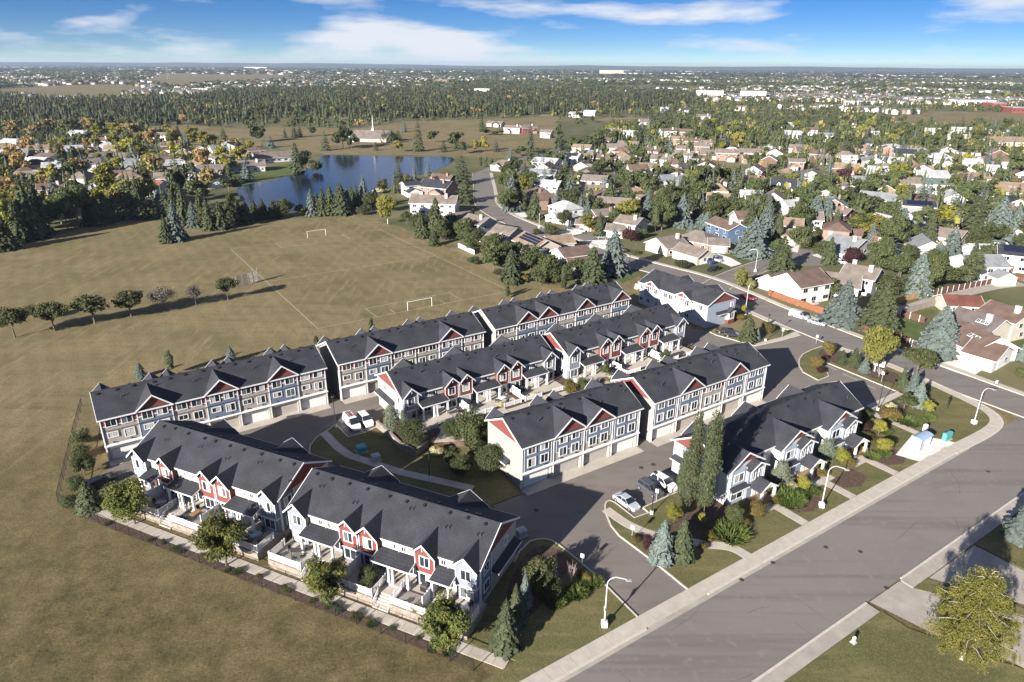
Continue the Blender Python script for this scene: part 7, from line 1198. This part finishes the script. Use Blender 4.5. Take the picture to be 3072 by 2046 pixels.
    if 'solar' in op:
        sl = math.atan(k); nx = max(2, int((L-2.2)/1.75)); ny = 2
        key = 'solar_panel'
        if key not in SOLM: SOLM[key] = MB().box(-.82, .82, -.5, .5, 0, .06).mesh('solar_panel', MT['solar'])
        for i in range(nx):
            for j in range(3 if W > 8 else 2):
                v = -(.9+j*1.1); place('solar_panel', SOLM[key], r, (-(nx-1)*.86+i*1.72, v, hr+k*v+.1), rot=(sl, 0, 0))
    if 'd' in op2:
        for u in (-h2*.4, h2*.4):
            mb = MB(); mb.prism([(u-.9, he+.8), (u+.9, he+.8), (u+.9, he+2.1), (u, he+2.9), (u-.9, he+2.1)], 'y', -w2+.7, -.4); build(mb, 'dormer', wm, r)
            mb = MB()
            for s in (-1, 1):
                tp = [(u, -w2+.4, he+3.1), (u, -.2, he+3.1), (u+s*1.25, -.2, he+2.0), (u+s*1.25, -w2+.4, he+2.0)]; mb.add(tp+[(p[0], p[1], p[2]-.12) for p in tp], [(0,1,2,3),(7,6,5,4),(0,3,7,4),(3,2,6,7)])
            build(mb, 'dormer_roof', rm, r); place('window', hwin(.8, .9), r, (u, -w2+.69, he+1.6))
    if 't' in op2:     # tudor boards on the end wall
        for sg in (-1, 1):
            mb = MB(); uu = sg*(h2-.3); x0, x1 = sorted((uu, uu+sg*.05))
            for v in np.linspace(-w2+.2, w2-.2, 4): mb.box(x0, x1, v-.07, v+.07, .3, he+ (hr-he)*(1-abs(v)/w2)*.85)
            for z in (2.7, he-.1): mb.box(x0+.002*sg, x1+.002*sg, -w2+.1, w2-.1, z-.07, z+.07)
            build(mb, 'timber_boards', MT['wall_grey'], r)
    if 's' in op2:
        for i in range(3): place('skylight', hwin(.7, 1.0), r, (h2*.2+i*1.0, -w2*.45, hr-k*w2*.45+.05), rot=(math.atan(k)-math.pi/2, 0, 0))
    return r
rh = random.Random(21); HPOS = []
for (x, y, th, L, W, he, hr, rf, wl_, op) in HOUSES:
    d = math.hypot(x, y)
    if d > 330: th = th*.45 if abs(th) > 25 else th
    if L > 24 and W < 14: L = 16
    L = max(L, 9 if 'g' not in op else 6.2)
    if d > 330: L = min(L, 17 if W < 14 else 40)
    L += .6; W += .8; hr += .3
    house(x, y, th, L, W, he, hr, rf, wl_, op, rh, lod=0 if d < 280 else 1); HPOS.append((x, y, max(L, W)*.5))
house(66.8, 57.6, 33.6, 15, 10, 3.0, 5.2, 'sgrey', 'white', 'c', rh, 'beside the weeping birch across the wide street')
HPOS += [(BLD[k][0], BLD[k][1], 30) for k in BLD]
def dist_line(x, y, ln):
    b = 1e9
    for (x0, y0), (x1, y1) in zip(ln[:-1], ln[1:]):
        dx, dy = x1-x0, y1-y0; t = max(0, min(1, ((x-x0)*dx+(y-y0)*dy)/(dx*dx+dy*dy+1e-9))); b = min(b, math.hypot(x-x0-t*dx, y-y0-t*dy))
    return b
ROADS = [side, cul]
def free(x, y, r): return all((x-a)**2+(y-b)**2 > (r+c)**2 for a, b, c in HPOS) and not any(inpoly(x, y, GR[k]) for k in ('field', 'pond', 'park1', 'park2', 'park3', 'schoolfield', 'bankgreen')) and min(dist_line(x, y, l) for l in ROADS) > r+4
ZR = [(60, 250), (140, 205), (260, 190), (420, 330), (700, 600), (760, 860), (420, 760), (230, 820), (90, 760), (60, 560), (30, 480), (70, 380)]
ZL = [(-165, 330), (-240, 300), (-420, 380), (-560, 560), (-500, 690), (-420, 720), (-300, 660), (-190, 520), (-150, 440)]
KO = ['white']*6+['cream']*4+['brick']*2+['grey']*3+['brownw']*2; KR = ['taupe']*6+['brown']*5+['lgrey']*3+['tan']*2+['sgrey']*3+['dark']
cnt = 0
def fill_houses(poly, sp, where_, maxn, ang):
    global cnt
    xs = [p[0] for p in poly]; ys = [p[1] for p in poly]; c = 0; yy = min(ys)
    while yy < max(ys):
        xx = min(xs)
        while xx < max(xs):
            x = xx+rh.uniform(-4, 4); y = yy+rh.uniform(-4, 4); xx += sp
            if not inpoly(x, y, poly) or not free(x, y, 8) or c >= maxn or abs(x) > y*.86+20: continue
            two = rh.random() < .5; he = 4.8 if two else 2.9
            house(x, y, rh.choice((ang, ang+90, ang+20))+rh.uniform(-8, 8), rh.uniform(11, 15), rh.uniform(9, 11.5), he, he+rh.uniform(2.4, 3.2), rh.choice(KR), rh.choice(KO), rh.choice(('', 'c', 'h', '', 'g')), rh, where_, lod=1 if math.hypot(x, y) < 420 else 2)
            HPOS.append((x, y, 6)); c += 1
        yy += sp
ZC = [(-4, 300), (22, 264), (60, 255), (72, 380), (40, 480), (0, 470), (-4, 400)]
fill_houses(ZC, 24, None, 20, -20); fill_houses(ZR, 23, None, 120, -20); fill_houses(ZL, 25, None, 70, 15)
# ------------------------------------------------------------------ scattered trees of the neighbourhood
rs = random.Random(5); TP = [(t[1], t[2]) for t in TREES]; ntr = {}
def scatter(poly, n, kinds, hr_, sep=3.2, avoid=4.5):
    xs = [p[0] for p in poly]; ys = [p[1] for p in poly]; c = tr_ = 0
    while c < n and tr_ < n*40:
        tr_ += 1; x = rs.uniform(min(xs), max(xs)); y = rs.uniform(min(ys), max(ys))
        if abs(x) > y*.84+15 or not inpoly(x, y, poly) or not free(x, y, -1.5): continue
        if any((x-a)**2+(y-b)**2 < sep*sep for a, b in TP): continue
        k = rs.choice(kinds)
        if ntr.get(k, 0) > 190: continue
        h = rs.uniform(*hr_); w_ = h*(rs.uniform(.44, .6) if k in 'SG' else (rs.uniform(.2, .28) if k == 'C' else rs.uniform(.75, 1.0)))
        put_tree(k, x, y, h, w_, rs); TP.append((x, y)); ntr[k] = ntr.get(k, 0)+1; c += 1
scatter([(60, 250), (140, 205), (260, 190), (330, 300), (240, 380), (100, 420), (60, 380)], 150, 'SSSGGDDDDB', (6, 13), 2.6)
scatter(ZC, 75, 'SSGGDDDDVC', (6, 13), 2.6); scatter(ZR, 360, 'SSSSGGGGDDDDVC', (7, 15)); scatter(ZL, 150, 'GGGDDDYOSD', (7, 14))
scatter([(-420, 380), (-260, 300), (-165, 330), (-190, 240), (-330, 260), (-420, 330)], 60, 'GGDGDV', (8, 15))
scatter(GR['fieldedge'], 34, 'GDDBDGB', (4, 9), 2.4); scatter([(-30, 240), (-10, 260), (-40, 330), (-60, 320)], 12, 'GDD', (5, 9))
# ------------------------------------------------------------------ far woods and far houses: beyond counting
def lowtree(rng, con):
    if con:
        V = []; F = []
        for (z0, z1, r) in ((.04, .5, .5), (.3, .78, .36), (.58, 1.0, .22)):
            b = len(V); n = 5; a0 = rng.uniform(0, 6)
            V += [(r*math.cos(a0+6.283*i/n)*rng.uniform(.8, 1.15), r*math.sin(a0+6.283*i/n)*rng.uniform(.8, 1.15), z0+rng.uniform(-.04, .04)) for i in range(n)]+[(0, 0, z1)]
            F += [(b+i, b+(i+1) % n, b+n) for i in range(n)]
        return np.array(V), np.array(F)
    P, d, C = crown_pts(rng, 34, 7, 'round', .22, 1.0, .08, .3); V, F = leaf_quads(rng, P, .38, .4, d); F3 = np.vstack([F[:, [0, 1, 2]], F[:, [0, 2, 3]]]); return V, F3
def stuff_trees(name, pts, hs, wr, con_p, mats, label, seed, mix):
    rng = np.random.default_rng(seed); protos = [lowtree(rng, True) for _ in range(4)]+[lowtree(rng, False) for _ in range(4)]
    VV = []; FF = []; MI = []; off = 0
    for (x, y), h in zip(pts, hs):
        con = rng.random() < con_p; i = rng.integers(0, 4)+(0 if con else 4); V, F = protos[i]; a = rng.uniform(0, 6.28); c, s = math.cos(a), math.sin(a); w_ = h*(wr if con else wr*1.75)
        hh = h if con else h*.8
        VV.append(np.stack([(V[:, 0]*c-V[:, 1]*s)*w_+x, (V[:, 0]*s+V[:, 1]*c)*w_+y, V[:, 2]*hh], 1)); FF.append(F+off); off += len(V); m_ = rng.choice(2) if con else 2+rng.choice(len(mats)-2, p=mix); MI.append(np.full(len(F), m_))
    me = np_mesh(name, np.vstack(VV), np.vstack(FF), mats, np.concatenate(MI)); return place(name, me, kind='stuff', label=label, cat='woods')
def rnd_in(poly, n, rng, mask=None):
    P = np.array(poly); lo = P.min(0); hi = P.max(0); out = []
    while len(out) < n:
        q = rng.uniform(lo, hi, (n, 2))
        for x, y in q:
            if abs(x) < y*.82+60 and inpoly(x, y, poly) and (mask is None or mask(x, y)): out.append((x, y))
            if len(out) >= n: break
    return out
WOOD = [MT['leaf_G'], MT['leaf_B'], MT['leaf_D'], MT['leaf_F'], MT['leaf_W'], MT['leaf_Y'], MT['leaf_O']]; MIX = [.52, .36, .06, .025, .035]
rng = np.random.default_rng(9)
from mathutils import noise as mnoise
def nz_(x, y, s): return mnoise.noise(Vector((x*s, y*s, 3.3)))
FAROUT = ('fieldfarL', 'fieldfar2', 'fieldfar3', 'schoolfield', 'park1', 'park2', 'pond')
def okfar(x, y): return not any(inpoly(x, y, GR[k]) for k in FAROUT)
p = rnd_in(GR['forest'], 12000, rng, okfar); stuff_trees('ravine_forest', p, rng.uniform(8, 15, len(p)), .44, .66, [MT['leaf_Q'], MT['leaf_G']]+WOOD[2:], 'dark spruce forest filling the ravine beyond the pond', 1, [.5, .36, .06, .04, .04])
p = rnd_in(ZR, 2600, rng, lambda x, y: free(x, y, -1) and math.hypot(x, y) > 300) + rnd_in(ZL, 700, rng, lambda x, y: free(x, y, -1) and math.hypot(x, y) > 360); stuff_trees('yard_trees', p, rng.uniform(5, 12, len(p)), .30, .42, WOOD, 'mixed trees filling the yards between the far houses', 2, MIX)
far = [(-60, 760), (900, 640), (1400, 1500), (3400, 4200), (-3300, 4200), (-1500, 1800), (-900, 1000), (-500, 760)]
def mk1(x, y): return okfar(x, y) and nz_(x, y, .004) > -.45
n1 = [q for q in rnd_in([(-800, 640), (-300, 700), (-60, 760), (200, 800), (700, 620), (1500, 1700), (-1500, 1750)], 6500, rng, mk1) if not inpoly(*q, GR['forest'])]
stuff_trees('town_trees', n1, rng.uniform(7, 14, len(n1)), .34, .35, WOOD, 'tree cover over the middle-distance town', 3, MIX)
n2 = rnd_in([(-1500, 1700), (1500, 1700), (3600, 4400), (-3600, 4400)], 9000, rng, lambda x, y: okfar(x, y) and nz_(x, y, .0016) > -.3)
stuff_trees('distant_trees', n2, rng.uniform(8, 14, len(n2)), .9, .2, WOOD, 'tree cover over the distant town', 4, MIX)
n3 = rnd_in([(-3600, 4300), (3600, 4300), (9500, 11500), (-9500, 11500)], 7000, rng, lambda x, y: nz_(x, y, .0006) > -.35)
stuff_trees('horizon_trees', n3, rng.uniform(10, 17, len(n3)), 2.6, .15, WOOD, 'woods and plantings out towards the horizon', 5, [.6, .3, .06, .02, .02])
def stuff_houses(name, pts, label, seed, big=1.0):
    rng = np.random.default_rng(seed); VV = []; FF = []; MI = []; off = 0
    for x, y in pts:
        L, W_, he = rng.uniform(9, 15)*big, rng.uniform(7, 10)*big, rng.choice((3.2, 5.6, 5.6)); hr = he+rng.uniform(1.6, 2.6); a = rng.uniform(0, 6.28); c, s = math.cos(a), math.sin(a)
        h, w_ = L/2, W_/2
        V = np.array([(-h,-w_,0),(h,-w_,0),(h,w_,0),(-h,w_,0),(-h,-w_,he),(h,-w_,he),(h,w_,he),(-h,w_,he),(-h,0,hr),(h,0,hr),(-h-.4,-w_-.4,he-.05),(h+.4,-w_-.4,he-.05),(h+.4,w_+.4,he-.05),(-h-.4,w_+.4,he-.05),(-h-.4,0,hr+.1),(h+.4,0,hr+.1)])
        F = np.array([(0,1,5),(0,5,4),(2,3,7),(2,7,6),(1,2,6),(1,6,5),(5,6,9),(3,0,4),(3,4,7),(7,4,8),(10,11,15),(10,15,14),(12,13,14),(12,14,15)])
        VV.append(np.stack([V[:, 0]*c-V[:, 1]*s+x, V[:, 0]*s+V[:, 1]*c+y, V[:, 2]], 1)); FF.append(F+off); off += len(V); MI.append(np.array([rng.choice(3, p=[.62, .28, .10])]*10+[3+rng.choice(4)]*4))
    me = np_mesh(name, np.vstack(VV), np.vstack(FF), [MT['wall_white'], MT['wall_cream'], MT['wall_brick'], MT['roof_taupe'], MT['roof_sgrey'], MT['roof_brown'], MT['roof_sgrey']], np.concatenate(MI)); return place(name, me, kind='stuff', label=label, cat='houses')
h1 = [q for q in rnd_in([(-700, 1180), (-200, 1150), (300, 1250), (700, 900), (800, 640), (1500, 1700), (-1500, 1750)], 2600, rng, lambda x, y: okfar(x, y) and nz_(x, y, .003) > -.15) if not inpoly(*q, GR['forest'])]
stuff_houses('town_houses', h1, 'pale houses of the town beyond the ravine', 6)
h1b = [q for q in rnd_in(GR['townL'], 260, rng)]; stuff_houses('town_houses', h1b, 'rows of new white houses beyond the open field', 16)
h2 = rnd_in([(-1500, 1700), (1500, 1700), (3600, 4400), (-3600, 4400)], 3600, rng, lambda x, y: okfar(x, y) and nz_(x, y, .0014) > -.05); stuff_houses('distant_houses', h2, 'distant pale roofs of the spread-out town', 7, 1.25)
h3 = rnd_in([(-3600, 4300), (3600, 4300), (8500, 10500), (-8500, 10500)], 1500, rng, lambda x, y: nz_(x, y, .0007) > .0); stuff_houses('horizon_houses', h3, 'faint pale buildings towards the horizon', 8, 2.6)
# larger far buildings
def block(x, y, ang, L, W_, h, m, label, roof='roof_sgrey', rows=3):
    r = thing('building', label, 'building', (x, y, 0), R(ang)); build(MB().box(-L/2, L/2, -W_/2, W_/2, 0, h), 'wall', MT[m], r); build(MB().box(-L/2-.3, L/2+.3, -W_/2-.3, W_/2+.3, h, h+.5), 'roof', MT[roof], r)
    wm_ = MB().box(-1, 1, -.1, .02, -.8, .8).mesh('window', MT['glass_dark'])
    for j in range(rows):
        for i in range(max(2, int(L/6))): place('window', wm_, r, (-L/2+(i+.5)*L/max(2, int(L/6)), -W_/2, (j+.55)*h/rows))
    return r
for a in BLOCKS: block(*a)
# church with spire
ch = thing('church', 'low grey-roofed church with a slender white spire beyond the pond', 'church', (*CHURCH, 0), R(-12))
build(MB().prism([(-11, 0), (11, 0), (11, 3.2), (0, 8.5), (-11, 3.2)], 'x', -16, 16), 'wall', MT['wall_cream'], ch); build(MB().prism([(-12, 2.9), (-12, 3.2), (0, 8.9), (12, 3.2), (12, 2.9), (0, 8.6)], 'x', -17, 17), 'roof', MT['roof_taupe'], ch)
build(MB().prism([(-22, 0), (-10, 0), (-10, 3), (-16, 6), (-22, 3)], 'y', -15, 0), 'wing_wall', MT['wall_white'], ch); build(MB().prism([(-23, 2.8), (-23, 3.1), (-16, 6.4), (-9, 3.1), (-9, 2.8), (-16, 6.1)], 'y', -15.8, 0), 'wing_roof', MT['roof_taupe'], ch)
build(MB().box(-1.1, 1.1, -1.1, 1.1, 6, 10), 'spire_base', MT['wall_white'], ch); build(MB().tube([(0, 0, 9.5), (0, 0, 12), (0, 0, 22)], [1.0, .6, .08], 8), 'spire', MT['wall_white'], ch)
# power pylons far off
for i, (x, y, h) in enumerate(PYLONS):
    r = thing('power_pylon', 'lattice power pylon far out on the open field', 'pylon', (x, y, 0), .4, 'far pylons')
    for s in (-1, 1):
        for q in (-1, 1): build(MB().beam((s*4, q*4, 0), (s*.6, q*.6, h), .5, .5), 'leg', MT['galv'], r)
    for z in (.62, .78, .93): build(MB().box(-8, 8, -.35, .35, h*z, h*z+.7), 'cross_arm', MT['galv'], r)
# low ridge on the horizon
mb = MB(); n = 160; vs = []
for i in range(n+1):
    a = R(-60+120*i/n); rr_ = 15500; hh = 45+55*max(0, mnoise.fractal(Vector((i*.07, 1.7, 0)), 1.0, 2.0, 4)*.5+.34)
    vs += [(math.sin(a)*rr_*.9, math.cos(a)*rr_*.9, -1), (math.sin(a)*rr_, math.cos(a)*rr_, hh), (math.sin(a)*rr_*1.25, math.cos(a)*rr_*1.25, -1)]
fs = [(3*i+j, 3*i+3+j, 3*i+4+j, 3*i+1+j) for i in range(n) for j in (0, 1)]; mb.add(vs, fs); build(mb, 'hills', MT['leaf_B'], kind='structure')
# ------------------------------------------------------------------ haze
hz = bpy.data.materials.new('haze'); hz.use_nodes = True; t = hz.node_tree; t.nodes.clear(); pv = t.nodes.new('ShaderNodeVolumePrincipled'); pv.inputs['Color'].default_value = (.62, .77, 1.0, 1); pv.inputs['Density'].default_value = HAZE; pv.inputs['Anisotropy'].default_value = .2; mo = t.nodes.new('ShaderNodeOutputMaterial'); t.links.new(pv.outputs[0], mo.inputs['Volume'])
if HAZE > 0: place('haze', MB().box(-24000, 24000, -2000, 24000, -2, 130).mesh('haze', hz), kind='stuff')
# ------------------------------------------------------------------ tell look-alikes apart by their neighbours
seen = {}
for o in COL.objects:
    if o.parent is None and 'label' in o and o.get('kind') is None: seen.setdefault(o['label'], []).append(o)
for lab, obs in seen.items():
    if len(obs) < 2 or obs[0].get('category') not in ('tree', 'shrub', 'house'): continue
    for o in obs:
        x, y = o.location.x, o.location.y; src = TREEREC if o['category'] == 'house' else HREC
        q = min((s for s in src if (s[0]-x)**2+(s[1]-y)**2 > .5), key=lambda s: (s[0]-x)**2+(s[1]-y)**2); d = math.hypot(q[0]-x, q[1]-y)
        if d > 22: continue
        if o['category'] == 'house': new = lab+' beside a '+q[2]
        else:
            w0 = next((l[2] for l in LM if lab.endswith(l[2])), ''); base = lab[:-len(w0)].strip() if w0 else lab; new = f'{base} beside the {q[2]} {w0}'.strip()
        if len(new.split()) <= 16: o['label'] = new
seen = {}
for o in COL.objects:
    if o.parent is None and 'label' in o and o.get('kind') is None: seen.setdefault(o['label'], []).append(o)
for lab, obs in seen.items():
    if len(obs) < 2 or obs[0].get('category') not in ('tree', 'shrub'): continue
    for o in obs:
        x, y = o.location.x, o.location.y; own = next(v[1] for v in KN.values() if v[1] in lab)
        q = min((s for s in TREEREC if s[2] != own), key=lambda s: (s[0]-x)**2+(s[1]-y)**2); new = lab+' next to a '+q[2]
        if math.hypot(q[0]-x, q[1]-y) < 18 and len(new.split()) <= 16: o['label'] = new
